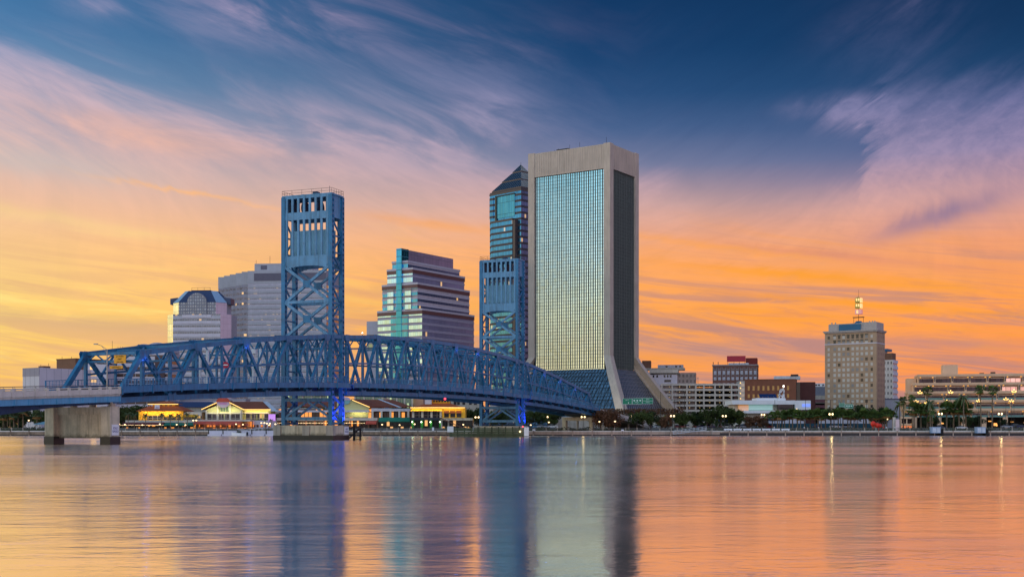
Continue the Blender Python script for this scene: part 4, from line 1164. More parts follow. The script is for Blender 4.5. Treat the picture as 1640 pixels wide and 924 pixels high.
# --- tan masonry tower with lit beacon
def tan_tower():
    D = 650
    t = corner_root('masonry_tower', 1404, D, 'tall tan masonry tower with a lit beacon on its flat roof')
    L, Wd = 28.0, 15.0
    zc = pz(531, D); zb = 2
    b = MB(); b.box(-L, 0, 0, Wd, zb, zc); w_ = b.build('wall', 'brick_tan', t)
    b = MB(); b.box(-L - .5, .5, -.5, Wd + .5, zc + .003, zc + .7); b.box(-L - .9, .9, -.9, Wd + .9, zc + .7, zc + 1.2)
    n = 34
    for i in range(n):
        x = -L + (L) * (i + .5) / n; b.box(x - .24, x + .24, -.75, -.502, zc + .15, zc + .698)
    b.build('cornice', 'stone_trim', t)
    b = MB(); b.box(-L - .15, .15, -.15, Wd + .15, pz(549.5, D), pz(548, D)); b.build('string_course', 'white_lilac', t)
    # roof storey and blue board
    b = MB(); b.box(-L + 1.6, -.6, 1.2, Wd - 1, zc + 1.2, pz(517, D) + .4); b.box(-9, -.4, 1, Wd - .8, zc + 1.2, pz(516, D) + .4); ph = b.build('penthouse', 'stone_trim', t)
    b = MB(); b.box(-20.4, -8.6, .3, .6, pz(527, D), pz(520, D) + 1.0); b.build('billboard', 'sign_blue', t)
    for x in (-25.5, -23.5, -5, -3.4, -2.2): s_ = MB(); s_.box(x, x + .5, 3, 3.6, pz(517, D) + .4, pz(517, D) + 1.5); s_.build('vent', 'stone_trim', ph)
    cols = [-25.9] + [-22.6 + 2.46 * i for i in range(8)] + [-2.6]
    rs = []
    rr = random.Random(5)
    for k in range(14):
        z = zc - 3.1 - 2.88 * k if k < 2 else zc - 9.4 - 2.80 * (k - 2)
        for ci, x in enumerate(cols):
            h = 1.62; wdt = .68 if 0 < ci < 9 else .6
            mm = rr.choice(['blind_white', 'blind_white', 'blind_white', 'blind_white', 'blind_grey', 'pane_dark']) if k >= 2 else rr.choice(['blind_grey', 'blind_white', 'pane_dark'])
            rs.append((x - wdt, x + wdt, z, z + h, 0, mm))
    windows(t, rs, 'x', 'blind_white', .06)
    b = MB()
    for k in range(2):
        for x in cols[1:9]: b.box(x - .8, x + .8, -.25, -.02, zc - 3.1 - 2.88 * k + 1.63, zc - 3.1 - 2.88 * k + 2.2)
    b.build('window_hood', 'pane_dark', t)
    rs = []
    for k in range(14):
        z = zc - 3.1 - 2.88 * k if k < 2 else zc - 9.4 - 2.80 * (k - 2)
        for y in (3, 6, 9, 12): rs.append((y - .5, y + .5, z, z + 1.5, 0))
    b = MB()
    for u0, u1, z0, z1, p in rs: b.box(-.05, .04, u0, u1, z0, z1)
    b.build('side_window', 'brick_tan_dark', t)
    # beacon sign: three turning drums on a mast
    bc = thing('roof_beacon', (0, 0, 0), GRID, 'lit rotating beacon sign of stacked drums on the tan tower roof', 'sign')
    bx = px(1375, D + 12); bc.location = (bx, D + 12, pz(517, D) + .4); Z = pz(517, D) + .4
    s_ = MB(); s_.prism([(-2.5, -1), (2.5, -1), (2.5, 2), (-2.5, 2)], 0, 1.6, 0, [(-1.2, 0), (1.2, 0), (1.2, 1), (-1.2, 1)]); s_.build('base', 'sign_blue', bc)
    s_ = MB(); s_.box(-2.9, 2.9, -1, 1, 3.4, 3.75)
    for x in (-2.6, 2.6): s_.box(x - .08, x + .08, -.1, .1, 0, 3.4)
    s_.tube((0, 0, 1.6), (0, 0, 18.5), .14, 6, r2=.05); s_.build('mast', 'dark', bc)
    for z0, mm, nm in ((5.2, 'beacon_red', 'E'), (8.4, 'beacon_yellow', ''), (11.4, 'beacon_yellow', '')):
        s_ = MB(); s_.box(-1.55, 1.05, -1.2, 1.2, z0, z0 + 2.5); dr = s_.build('drum', mm, bc)
        e_ = MB(); e_.box(1.051, 1.9, -1.2, 1.2, z0 + .05, z0 + 2.45); e_.build('drum_side', 'window_yellow' if not nm else 'beacon_red', dr)
        if nm: text('lettering', nm, 2.2, 'neon_yellow', dr, (-.25, -1.24, z0 + 1.2), (R(90), 0, 0))
        else:
            for x in (-1.1, .05):
                e_ = MB(); e_.box(x, x + .75, -1.26, -1.202, z0 + .9, z0 + 2.3); e_.build('lamp_panel', 'beacon_lamp', dr)
    s_ = MB(); s_.ball((-.25, 0, 13.9), 1.25, sq=.5); s_.build('cap', 'beacon_gold', bc)
tan_tower()

# --- pale tower just behind it
D = 730
t = corner_root('pale_office_tower', 1430, D, 'pale gridded office tower directly right of the tan masonry tower')
z1 = pz(576, D)
b = MB(); b.box(-16, 0, 0, 9.5, 2, z1); b.m = [0, 1, 0, 1, 1, 1]; w_ = b.build('wall', ['pale_grid', 'pale_bands'], t)
for k in range(12):
    s_ = MB(); s_.box(.02, .35, -.05, 9.6, z1 - 1.9 - 3.6 * k, z1 - .1 - 3.6 * k); s_.build('spandrel', 'white_lilac', t)
b = MB(); b.box(-5, -.5, .5, 8, z1, pz(565, D)); b.build('roof_box', 'brown_wall', t)
b = MB(); b.box(-14, -5, .5, 6, z1, pz(562, D)); b.build('penthouse', 'steel_white', t)
b = MB(); b.box(-16, -3, -.5, 9, pz(562, D), pz(558, D)); b.build('roof_canopy', 'sign_blue', t)
# grey low block between the two and the terraced hotel
t = thing('low_grey_block', (px(1418, 690), 690, 0), 0, 'low grey block at the foot of the pale tower behind palms', 'building')
b = MB(); b.box(0, 14, 0, 10, 2, pz(640, 690)); b.build('wall', 'grey_lilac', t)
b = MB(); b.box(-.1, 14.1, -.1, 10.1, pz(640, 690), pz(638, 690)); b.build('parapet', 'louvre', t)
b = MB(); b.box(10, 11, -.1, 0, 8, pz(644, 690)); b.build('window', 'black_glass', t)

# --- brick hotel with red roof sign
def brick_hotel():
    D = 800
    t = corner_root('brick_hotel', 1214, D, 'old brick hotel with long red board on its roof', R(-12))
    L, Wd = 29.2, 26.0; z1 = pz(585, D)
    b = MB(); b.box(-L, 0, 0, Wd, 2, z1); b.m = [0, 0, 0, 1, 0, 0]; b.build('wall', ['brick_dull', 'brick_red'], t)
    b = MB(); b.box(-L - .4, .2, -.4, Wd + .2, z1, z1 + .7); b.build('parapet', 'stone_grey', t)
    rs = []
    n = 10
    for i in range(n):
        x = -L + 1.6 + (L - 3.4) * i / (n - 1)
        for z in (z1 - 5.6, z1 - 9.4, z1 - 13.4, z1 - 17.4): rs.append((x - .8, x + .8, z, z + (2.3 if z > z1 - 8 else 2.0), 0))
    windows(t, rs, 'x', 'pane_blue', .08)
    for i in range(n):
        x = -L + 1.6 + (L - 3.4) * i / (n - 1)
        b = MB()
        for sx in (-1.05, .85): b.box(x + sx, x + sx + .2, -.3, -.01, z1 - 9.4, z1 - 1.0)
        b.box(x - 1.05, x + 1.05, -.32, -.02, z1 - 2.6, z1 - 2.2); b.box(x - .8, x + .8, -.2, -.081, z1 - 6.1, z1 - 5.62); b.build('window_surround', 'stone_grey', t)
    rs = []
    for y in (5, 11, 17, 22):
        for z in (z1 - 5.6, z1 - 9.4, z1 - 13.4): rs.append((y - .6, y + .6, z, z + 2, 0))
    windows(t, rs, 'y', 'pane_blue', .06)
    b = MB(); b.box(-8, -.5, 6, 24, z1, z1 + 5.2); b.box(-2, -.3, 5, 25, z1, z1 + 1.0); b.build('penthouse', 'brick_red', t)
    b = MB(); b.box(-19, -6, 2, 8, z1, z1 + 1.8); b.build('roof_plant', 'steel_white', t)
    b = MB(); b.box(-20, -8, 1.4, 1.8, z1 + 2.6, z1 + 6.4); rs_ = b.build('roof_board', 'sign_red', t)
    b = MB()
    for x in (-19.5, -15.5, -12, -8.5): b.beam((x, 2, z1), (x, 2, z1 + 6), .2, .2); b.beam((x, 4.4, z1), (x, 2, z1 + 5), .15, .15)
    b.build('board_frame', 'dark', rs_)
    for x in (-L + .4, -L + 3.6): b = MB(); b.box(x - .2, x + .2, .2, .6, z1, z1 + 2); b.ball((x, .4, z1 + 2.2), .35); b.build('finial', 'brick_dull', t)
brick_hotel()

# --- brown brick block with yellow windows
def brown_block():
    D = 660
    t = corner_root('brown_brick_block', 1275, D, 'brown brick block with amber windows behind the white museum', R(-14))
    L, Wd = 27.2, 24; z1 = pz(608, D)
    b = MB(); b.box(-L, 0, 0, Wd, 2, z1); b.m = [0, 0, 0, 1, 0, 0]; b.build('wall', ['brick_brown', 'brick_dark'], t)
    b = MB(); b.box(-L - .2, .1, -.2, Wd, z1, z1 + .5); b.build('parapet', 'brick_brown', t)
    b = MB(); b.box(2.0, 10, 8, 30, 2, z1 - 1); b.build('side_wing', 'brick_dark', t)
    b = MB(); b.box(0, 2, 9, 20, 2, z1 - 1); b.build('recess', 'black_glass', t)
    rs = []
    for i in range(9):
        x = -L + 2.2 + 2.6 * i
        rs += [(x - .55, x + .55, z1 - 5.6, z1 - 3.2, 0), (x - .55, x + .55, z1 - 9.6, z1 - 7.6, 0)]
    windows(t, rs, 'x', 'pane_amber', .08)
    rs = [(y - .5, y + .5, z, z + 2.4, 0, 'black_glass') for y in (3, 5, 7) for z in (z1 - 5.6, z1 - 9.8)]
    windows(t, rs, 'y', 'black_glass', .06)
    rs = [(y - .5, y + .5, z, z + 2.2, 10, 'black_glass') for y in (13, 17, 21) for z in (z1 - 5.6, z1 - 9.8)]
    windows(t, rs, 'y', 'black_glass', .06)
    b = MB(); b.box(-12, 2, 8, 16, z1 + .5, z1 + 2.4); b.build('roof_plant', 'steel_white', t)
    b = MB(); b.box(-3, 1, 7, 14, z1 + 2.4, z1 + 3.2); b.build('roof_vent', 'dark', t)
brown_block()

# --- multi-storey garage
def garage():
    D = 772; m_ = D / F
    x0, x1 = px(1060, D), px(1184, D)
    t = thing('parking_garage', (x0, D, 0), R(2), 'open-sided concrete parking garage right of the flared tower base', 'building')
    Wd = x1 - x0; zt_ = pz(614, D); n = 6
    fl = 3.28
    b = MB(); b.box(.3, Wd - .3, 12, 30, 2, zt_ - 2.2); b.build('inner_wall', 'garage_dark', t)
    for k in range(n):
        z = zt_ - k * fl
        b = MB(); b.box(0, Wd, -.1, 30, z - 1.25, z - .95); b.box(0, Wd, -.25, .1, z - 1.3, z); b.build('parapet', 'concrete_pale', t)
        if k:
            for i in range(7):
                x = 2 + (Wd - 4) * (i + .5) / 7
                s_ = MB(); s_.box(x - .22, x + .22, 2.2, 2.4, z + 1.3, z + 1.42); s_.build('strip_lamp', 'lamp_garage', t)
    cols = [0, .135, .325, .44, .545, .69, .80, .905, 1.0]
    for c in cols:
        b = MB(); x = Wd * c; b.box(x - .45, x + .45, -.4, .4, 2, zt_ + .1); b.build('column', 'concrete_pale', t)
    # stair tower with lamps
    s_ = MB(); s_.box(Wd + .5, Wd + 4.6, 0, 8, 2, zt_ + 1.6); st = s_.build('stair_tower', 'concrete_pale', t)
    for k in range(5):
        z = zt_ - .5 - k * fl
        s_ = MB(); s_.box(Wd + 1.6, Wd + 3.6, -.1, .05, z - 1.4, z + .6); s_.build('opening', 'stair_glow', st)
        s_ = MB(); s_.ball((Wd + 1.0, -.5, z + .9), .26); s_.build('wall_lamp', 'lamp_yellow', st)
    s_ = MB(); s_.tube((Wd * .5, 8, zt_), (Wd * .5, 8, zt_ + 4), .14, 6); s_.box(Wd * .5 - .6, Wd * .5 + .6, 7.8, 8.2, zt_ + 3.8, zt_ + 4.1); s_.build('lamp_mast', 'concrete', t)
garage()

# --- pale block with penthouses behind the flare
D = 780
t = thing('rooftop_villa_block', (px(1030, D), D, 0), R(-10), 'pale apartment block with set-back roof storeys right of the flared tower', 'building')
zz = lambda y: pz(y, D)
b = MB(); b.box(2, 21.5, 0, 14, 2, zz(600)); b.build('wall', 'white_lilac', t)
b = MB(); b.box(21.5, 33, 2, 16, 2, zz(597)); b.build('side_wing', 'fine_brick', t)
b = MB(); b.box(4, 22, -1.2, 14, zz(597.5), zz(592.5)); b.build('eave', 'concrete_pale', t)
b = MB(); b.box(3, 23, 1, 13, zz(600) - .02, zz(597.5)); b.build('loggia_shadow', 'black_glass', t)
b = MB(); b.box(0, 26, 3, 12, zz(592.5), zz(589)); b.build('roof_slab', 'concrete', t)
b = MB(); b.box(9, 25, 4, 12, zz(589), zz(584)); b.build('penthouse', 'grey_lilac', t)
b = MB(); b.box(-1, 4.5, 4, 11, zz(592.5), zz(577)); b.build('lift_house', 'brown_wall', t)
windows(t, [(x, x + 1.1, zz(604.5), zz(600.6), 0) for x in (6, 8.4, 13, 14.9, 16.8)] + [(13.4, 17.6, zz(612), zz(608.2), 0)], 'x', 'black_glass', .06)
windows(t, [(x, x + 1.2, zz(588), zz(585.2), 4) for x in (14, 20, 22.5)], 'x', 'black_glass', .06)

# --- far concourse and ramps between brown block and tan tower
D = 760
t = thing('station_concourse', (px(1284, D), D, 0), 0, 'grey concourse with a white clerestory strip left of the tan tower', 'building')
b = MB(); b.box(0, 22, 0, 12, 2, pz(633, D)); b.build('wall', 'concrete', t)
b = MB(); b.extr([(0, pz(633, D)), (22, pz(633, D)), (22, pz(619, D)), (4, pz(620, D))], .3, 9); b.build('roof', 'roof_grey', t)
b = MB(); b.box(5, 22, 2, 8, pz(619, D), pz(613.5, D)); cl_ = b.build('clerestory', 'white', t)
for x in (6.4, 9.0, 10.6, 13.2, 14.8, 17.4): s_ = MB(); s_.box(x, x + 1.1, 1.9, 2, pz(617.6, D), pz(615, D)); s_.build('window', 'black_glass', cl_)
D = 700
t = thing('ramp_deck', (px(1294, D), D, 0), 0, 'pinkish two-level ramp structure left of the tan tower base', 'building')
for z in (641, 650):
    b = MB(); b.box(0, 13, 0, 8, pz(z + 3, D), pz(z - 1.5, D)); b.build('deck', 'brick_pinkish', t)
b = MB()
for x in (1, 6.5, 12): b.box(x - .4, x + .4, .5, 1.3, 2, pz(653, D))
b.box(.2, 12.8, 4, 6, 2, pz(645, D)); b.build('column', 'garage_dark', t)

# --- white museum with solar roof
def museum():
    D = 600
    x0 = px(1172, D)
    t = thing('white_museum', (x0, D, 0), R(0), 'white modern museum with solar roof and teal glass below the brick block', 'building')
    X = lambda a: px(a, D) - x0
    z = lambda y: pz(y, D)
    b = MB(); b.box(X(1178), X(1278), 3, 20, 2, z(643)); b.build('wall', 'concrete_pale', t)
    b = MB(); b.box(X(1172), X(1272.5), -1, 20, z(647.5), z(641)); b.build('canopy', 'white', t)
    b = MB(); b.box(X(1272.6), X(1297.5), -1.3, 18, z(656), z(641.2)); b.build('end_block', 'white', t)
    b = MB(); b.box(X(1283.5), X(1296.8), -1.4, -1.31, z(651.5), z(646.5)); b.build('screen', 'screen_blue', t)
    b = MB(); b.box(X(1184), X(1199.5), 1, 2.9, z(658), z(648.6)); b.build('lit_bay', 'glass_amber_lit', t)
    b = MB(); b.box(X(1200), X(1238), .8, 2.9, z(656.5), z(648.2)); b.build('glass_wall', 'glass_teal_lit', t)
    b = MB(); b.box(X(1246), X(1271.5), .8, 2.9, z(655), z(648)); b.build('dark_bay', 'black_glass', t)
    b = MB(); b.box(X(1190), X(1240), -2, 3, z(661.5), z(657.4)); b.build('terrace_fascia', 'white', t)
    b = MB(); b.box(X(1214), X(1258), 3, 15, z(641), z(637)); b.build('roof_storey', 'white', t)
    for i in range(6):
        a = 1220 + i * 4.6
        b = MB(); b.hexa([(X(a), 4, z(637) + .1), (X(a + 4.1), 4, z(637) + .1), (X(a + 4.1), 10, z(630.5)), (X(a + 3), 10, z(630.5)), (X(a), 4, z(637) + .3), (X(a + 4.1), 4, z(637) + .3), (X(a + 4.1) + .6, 10, z(630.5) + .2), (X(a + 3) - .6, 10, z(630.5) + .2)]); b.build('solar_panel', 'solar', t)
    b = MB()
    for p, q in (((1249, 640), (1251, 624)), ((1251, 624), (1257, 622)), ((1257, 638), (1257, 624)), ((1253, 640), (1257, 628)), ((1248, 632), (1254, 634)), ((1250, 630), (1255, 624))):
        b.beam((X(p[0]), 2, z(p[1])), (X(q[0]), 2, z(q[1])), .5, .5)
    b.box(X(1247), X(1259), 1, 3.6, z(641), z(637.5)); b.build('roof_sculpture', 'white', t)
    b = MB(); b.tube((X(1256.5), 2, z(624)), (X(1256.5), 2, z(619)), .1, 6); rl = b.build('roof_lamp', 'white', t)
    b = MB(); b.ball((X(1256.5), 2, z(618)), .42); b.build('bulb', 'lamp_white', rl)
museum()

# --- terraced hotel at right
def terraced_hotel():
    rz = R(14)
    D = 590
    x0 = px(1470, D)
    t = thing('terraced_hotel', (x0, D, 0), rz * -1, 'long terraced pink concrete hotel with lit balconies at far right', 'building')
    Lh = 66
    m_ = D / F; fh = 4.12
    ztop = pz(599.5, D)
    for k in range(5):
        z1 = ztop - k * fh; y = -1.6 * k; xs = -2.4 * k
        if k == 4: xs = -7
        wl = MB(); wl.box(xs + .4, Lh, y + 2.6, y + 24, z1 - fh, z1 - .9); W_ = wl.build('storey', 'hotel_pink', t)
        s_ = MB(); s_.box(xs, Lh, y - .2, y + 24, z1 - .9 + .004, z1); s_.build('balcony_slab', 'hotel_pink', W_)
        s_ = MB(); s_.box(xs, Lh, y, y + .35, z1 - 1.35, z1 - .9); s_.build('fascia', 'hotel_pink', W_)
        bay = 7.9; off = -2.0 * k
        i = 0; x = xs + .3
        bx = []
        while x < Lh - 1:
            e = min(Lh, (math.floor((x - off) / bay + 1e-6) + 1) * bay + off)
            if e - x > 1.2: bx.append((x, e))
            x = e
        for (xa, xb) in bx:
            # upper recess lit from a cove, lower glazing, pier between bays
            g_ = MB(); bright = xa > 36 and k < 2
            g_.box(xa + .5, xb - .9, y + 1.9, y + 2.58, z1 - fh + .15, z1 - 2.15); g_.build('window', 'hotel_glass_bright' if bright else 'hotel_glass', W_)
            s_ = MB(); s_.box(xa + .3, xb - .7, y + .3, y + 2.5, z1 - 2.12, z1 - 1.9); s_.build('ledge', 'hotel_pink', W_)
            s_ = MB(); s_.box(xb - .62, xb + .25, y - .05, y + 2.5, z1 - fh, z1 - .905); s_.build('pier', 'hotel_pink', W_)
            s_ = MB(); s_.box(xb - .45, xb + .1, y - .12, y - .052, z1 - fh + .6, z1 - 1.36); s_.build('niche', 'black_glass', W_)
            for q in (xa + .7, xb - 1.3):
                if rnd.random() < .72:
                    s_ = MB(); s_.box(q, q + .45, y + .5, y + .8, z1 - 1.6, z1 - 1.4); s_.build('cove_lamp', 'cove_lamp', W_)
            if k in (2, 3, 4):
                s_ = MB(); s_.box(xa + .1, xb - .7, y - .12, y - .08, z1 - fh, z1 - fh + .95); s_.build('glass_balustrade', 'balustrade', W_)
    zb = ztop - 5 * fh
    # ground colonnade
    for x in (-3, 8, 19, 28, 37.4, 48.4, 59.4):
        s_ = MB(); s_.box(x, x + 2.0, -7.6, -5.6, 2, zb - .002); s_.build('column', 'hotel_pink', t)
    s_ = MB(); s_.box(-6, Lh, 1, 14, 2, zb - .004); s_.build('ground_storey', 'garage_dark', t)
    for i in range(22):
        x = rnd.uniform(-8, Lh - 2); s_ = MB(); s_.box(x, x + rnd.choice([.4, .5, 1.4]), .8, .99, 3.4 + rnd.random() * 2.4, 3.9 + rnd.random() * 2.2 + .3); s_.build('lit_window', 'window_warm', t)
    for k in range(3):
        z = zb + .3 - k * 3.3
        s_ = MB(); s_.box(-8.4, -2.5, -8.2, 2, z - .95, z); ls = s_.build('stair_landing', 'hotel_pink', t)
        s_ = MB(); s_.box(-8, -3, -5.0, -4.8, z - 3.2, z - 1.0); s_.build('landing_wall', 'window_orange' if k else 'hotel_glass', ls)
        for x in (-8.2, -5.6, -2.9): s_ = MB(); s_.box(x - .25, x + .25, -7.9, -7.5, z - 3.3, z - .96); s_.build('landing_post', 'hotel_pink', ls)
    s_ = MB(); s_.box(12, 19, 8, 16, ztop, ztop + 4.8); s_.build('lift_house', 'hotel_pink', t)
    s_ = MB(); s_.box(-4.4, 0, 10, 20, 2, ztop - 1.5); s_.build('end_tower', 'hotel_pink', t)
    s_ = MB(); s_.box(34, 36, 8, 10, ztop, ztop + 1.2); s_.box(29, 31, 9, 10, ztop, ztop + .8); s_.build('roof_vent', 'brown_wall', t)
terraced_hotel()

# ------------------------------------------------------------ riverside restaurants
YB = 520.0
zb = lambda y, D=YB: pz(y, D)
GZ = 2.3
def hip(b, x0, x1, y0, y1, z0, z1, inx, iny, m=0):
    b.prism([(x0, y0), (x1, y0), (x1, y1), (x0, y1)], z0, z1, m, [(x0 + inx, y0 + iny), (x1 - inx, y0 + iny), (x1 - inx, y1 - iny), (x0 + inx, y1 - iny)])
def colonnade(t, x0, x1, y, z0, z1, n, m, name='column', w=.35):
    for i in range(n):
        x = x0 + (x1 - x0) * i / (n - 1)
        b = MB(); b.box(x - w, x + w, y - .3, y + .3, z0, z1); b.build(name, m, t)
def awning(t, x0, x1, y, z0, z1, m, proj=3.0):
    b = MB(); b.hexa([(x0, y - proj, z0), (x1, y - proj, z0), (x1, y, z1 - .15), (x0, y, z1 - .15), (x0, y - proj, z0 + .12), (x1, y - proj, z0 + .12), (x1, y, z1), (x0, y, z1)])
    n = int((x1 - x0) / .8)
    for i in range(n):
        x = x0 + (x1 - x0) * i / n; b.box(x + .05, x + (x1 - x0) / n - .05, y - proj - .03, y - proj + .03, z0 - .35, z0 + .05)
    return b.build('awning', m, t)
def eave_light(t, pts):
    b = MB()
    for p, q in zip(pts, pts[1:]): b.beam(p, q, .2, .24)
    return b.build('eave_light', 'neon_yellow', t)
def wash(t, loc, e, aim, col=(1, .72, .3), size=1.5):
    ld = bpy.data.lights.new('wall_washer', 'AREA'); ld.energy = e; ld.color = col; ld.size = size; ld.size_y = .3; ld.shape = 'RECTANGLE'
    o = link(bpy.data.objects.new('wall_washer', ld), t); o.location = loc
    o.rotation_euler = Vector(aim).to_track_quat('-Z', 'Y').to_euler()

def left_pavilion():
    x0 = px(222, YB); t = thing('restaurant_pavilion', (x0, YB, 0), 0, 'yellow two-tier orange hip-roofed restaurant left of the gabled hall', 'building')
    X = lambda a: px(a, YB) - x0
    w1 = X(293)
    b = MB(); b.box(.6, w1, 0, 14, zb(675), zb(657)); b.build('wall', 'wall_yellow', t)
    b = MB(); hip(b, -.8, w1 + 1.2, -1.4, 15.4, zb(658.2), zb(650), 4.2, 5); hip(b, 3.2, w1 - 3.0, 3.0, 12, zb(646.6), zb(642), 5.2, 4); rf = b.build('roof', 'tile_orange', t)
    b = MB(); b.box(4.8, w1 - 4.6, 4, 11, zb(650.6), zb(646.8)); b.build('clerestory', 'wall_yellow', t)
    windows(t, [(x, x + 1.0, zb(649.6), zb(647.8), 4) for x in (6, 8, 10, 12)], 'x', 'black_glass', .05)
    eave_light(t, [(3.0, 2.9, zb(646.9)), (w1 - 2.8, 2.9, zb(646.9))])
    wash(t, (w1 / 2, -1.6, zb(659)), 500, (0, .5, -.6), size=16)
    b = MB(); b.box(X(247.5), X(255), .2, .8, zb(654.5), zb(648.2)); sn = b.build('roof_sign', 'white', t)
    b = MB(); b.box(X(249), X(254), .1, .19, zb(653.5), zb(650.5)); b.build('sign_panel', 'sign_lilac', sn)
    for a in (224, 234): b = MB(); b.box(X(a) - .4, X(a) + .4, -.5, .1, zb(674), zb(658.4)); b.build('column', 'wall_yellow', t)
    windows(t, [(X(a), X(a) + 1.7, zb(672), zb(665.5), 0) for a in (235.5, 242, 248.5, 255, 262, 269, 275.5, 283)], 'x', 'upper_glass', .06)
    # wing with yellow awnings
    b = MB(); b.box(w1 + .05, X(322), 1, 13, zb(675), zb(659.5)); b.build('wing', 'concrete_pale', t)
    windows(t, [(X(a), X(a) + 1.9, zb(672.2), zb(666), 1) for a in (294.5, 302, 308.5, 315)], 'x', 'upper_glass', .06)
    for a in (264, 275, 286, 294.5, 302, 308.5): awning(t, X(a) - .1, X(a) + 2.0, .9 if a > 293 else -.1, zb(666.4), zb(663.4), 'wall_yellow', .9)
    # terrace, awnings and the dark arcade below
    b = MB(); b.box(X(208), X(322), -6, 1, zb(676.4), zb(673)); b.build('terrace', 'concrete_pale', t)
    b = MB(); b.box(X(206), X(322), -3, 10, GZ, zb(676.5)); b.build('arcade', 'shop_dark', t)
    awning(t, X(206), X(270), -6.05, zb(679.8), zb(676.2), 'awning_maroon', 2.2)
    awning(t, X(271), X(320), -6.05, zb(680.2), zb(677), 'awning_green', 2.0)
    b = MB()
    for i in range(46): x = X(192) + (X(270) - X(192)) * i / 45; b.ball((x, -8.4, zb(680.6)), .11, n=6)
    b.build('string_light', 'lamp_warm', t)
    colonnade(t, X(207), X(320), -6.0, GZ, zb(676.6), 12, 'dark', w=.18)
left_pavilion()

def gable_hall():
    x0 = px(324, YB); t = thing('gabled_food_hall', (x0, YB, 0), 0, 'gabled restaurant hall with glowing yellow rake lines and round gable sign', 'building')
    X = lambda a: px(a, YB) - x0
    ap = X(359); yr = 641
    ez = zb(656)
    rz_ = zb(641.5)
    b = MB(); b.extr([(X(330), zb(672)), (X(389), zb(672)), (X(389), ez), (ap, rz_ - .8), (X(330), ez)], 0, 12); b.build('gable_wall', 'siding', t)
    rb = MB()
    for a0, a1 in ((X(323), ap), (X(391), ap)):
        rb.hexa([(a0, -1.0, ez), (a1, -1.0, rz_), (a1, 14, rz_), (a0, 14, ez), (a0, -1.0, ez + .3), (a1, -1.0, rz_ + .3), (a1, 14, rz_ + .3), (a0, 14, ez + .3)])
    rf = rb.build('roof', 'tile_brown', t)
    rb = MB(); rb.hexa([(X(391), 1, ez), (X(433), 1, ez), (X(433), 13, ez), (X(391), 13, ez), (X(363), 8, rz_ - .2), (X(414), 8, rz_ - .2), (X(414), 9, rz_ - .2), (X(363), 9, rz_ - .2)]); rb.build('side_roof', 'tile_brown', t)
    sk = MB(); sk.hexa([(X(431), .6, ez - .6), (X(445), .6, ez - .6), (X(445), 1, ez - .6), (X(431), 1, ez - .6), (X(408), 9.5, zb(642)), (X(421), 9.5, zb(642)), (X(421), 9.9, zb(642)), (X(408), 9.9, zb(642))]); sk.build('skylight', 'steel_white', t)
    eave_light(t, [(X(323.6), -1.15, ez + .1), (X(348), -1.15, zb(644.6))])
    eave_light(t, [(X(367), -1.15, zb(643.6)), (X(391), -1.15, ez + .1), (X(433), .9, ez + .1)])
    # round sign in the gable head: striped scalloped disc
    s_ = MB(); pts = [(ap + 2.6 * math.cos(a), zb(645.5) + 1.9 * math.sin(a)) for a in [2 * math.pi * i / 24 for i in range(24)]]; s_.extr(pts[::-1], -1.7, -1.25); so = s_.build('round_sign', 'sign_lilac', t)
    s_ = MB(); pts = [(ap + 2.9 * math.cos(a), zb(645.5) + .5 + 2.0 * math.sin(a)) for a in [math.pi * i / 14 for i in range(15)]]; s_.extr(pts[::-1], -2.0, -1.72); s_.build('sign_arch', 'awning_red', so)
    s_ = MB(); s_.box(ap - 1.5, ap + 1.5, -1.76, -1.71, zb(647.2), zb(645.6)); s_.build('sign_band', 'sign_pink', so)
    for a in (331, 349, 369, 386): b = MB(); b.box(X(a) - .32, X(a) + .32, -.7, -.02, zb(672), zb(657) if a in (331, 386) else zb(645)); b.build('column', 'concrete_pale', t)
    b = MB(); b.box(X(352), X(368), -.1, .05, zb(659), zb(651)); b.build('gable_window', 'green_glass', t)
    b = MB(); b.box(X(331), X(390), -.45, -.02, zb(662.4), zb(660.2)); b.build('lintel', 'concrete_pale', t)
    windows(t, [(X(a), X(a) + 2.0, zb(671.6), zb(662.8), 0) for a in (332.5, 340.5, 351, 360, 370.5, 378)], 'x', 'upper_glass', .05)
    b = MB(); b.box(X(390), X(432), 1.2, 12, zb(672), zb(655.6)); b.build('side_hall', 'wall_lime', t)
    b = MB(); b.box(X(390), X(430), .8, 1.19, zb(662), zb(660)); b.build('lintel', 'concrete_pale', t)
    windows(t, [(X(a), X(a) + 2.1, zb(671.6), zb(662.4), 1.2) for a in (393, 402, 411, 421)], 'x', 'upper_glass', .05)
    wash(t, (ap, -2.2, zb(660)), 300, (0, .6, .6), (1, .9, .4), 12)
    wash(t, (X(411), 0, zb(658)), 160, (0, .6, -.4), (1, .75, .3), 10)
    b = MB(); b.box(X(322), X(406), -6, .2, zb(674.6), zb(671.8)); b.build('terrace', 'concrete_pale', t)
    b = MB(); b.box(X(322), X(406), -3.4, 10, GZ, zb(674.7)); b.build('arcade', 'shop_warm', t)
    b = MB(); b.box(X(404), X(440), -.5, 10, GZ, zb(673)); b.build('white_front', 'white_lilac', t)
    windows(t, [(X(a), X(a) + 1.0, zb(684), zb(680), -.5) for a in (392, 397, 406, 411, 418, 424, 430)], 'x', 'shop_warm', .05)
    awning(t, X(318), X(392), -6.05, zb(678.4), zb(674.4), 'awning_red', 2.6)
    colonnade(t, X(323), X(402), -6, GZ, zb(674.7), 8, 'brown_wall', w=.2)
    wash(t, (X(360), -7.4, zb(677)), 260, (0, .5, -.7), (1, .5, .2), 18)
    # pink lit sign board low at the right
    b = MB(); b.box(X(431), X(442), -1.4, -1.1, zb(674), zb(663)); b.build('light_board', 'board_pink', t)
    st = MB()
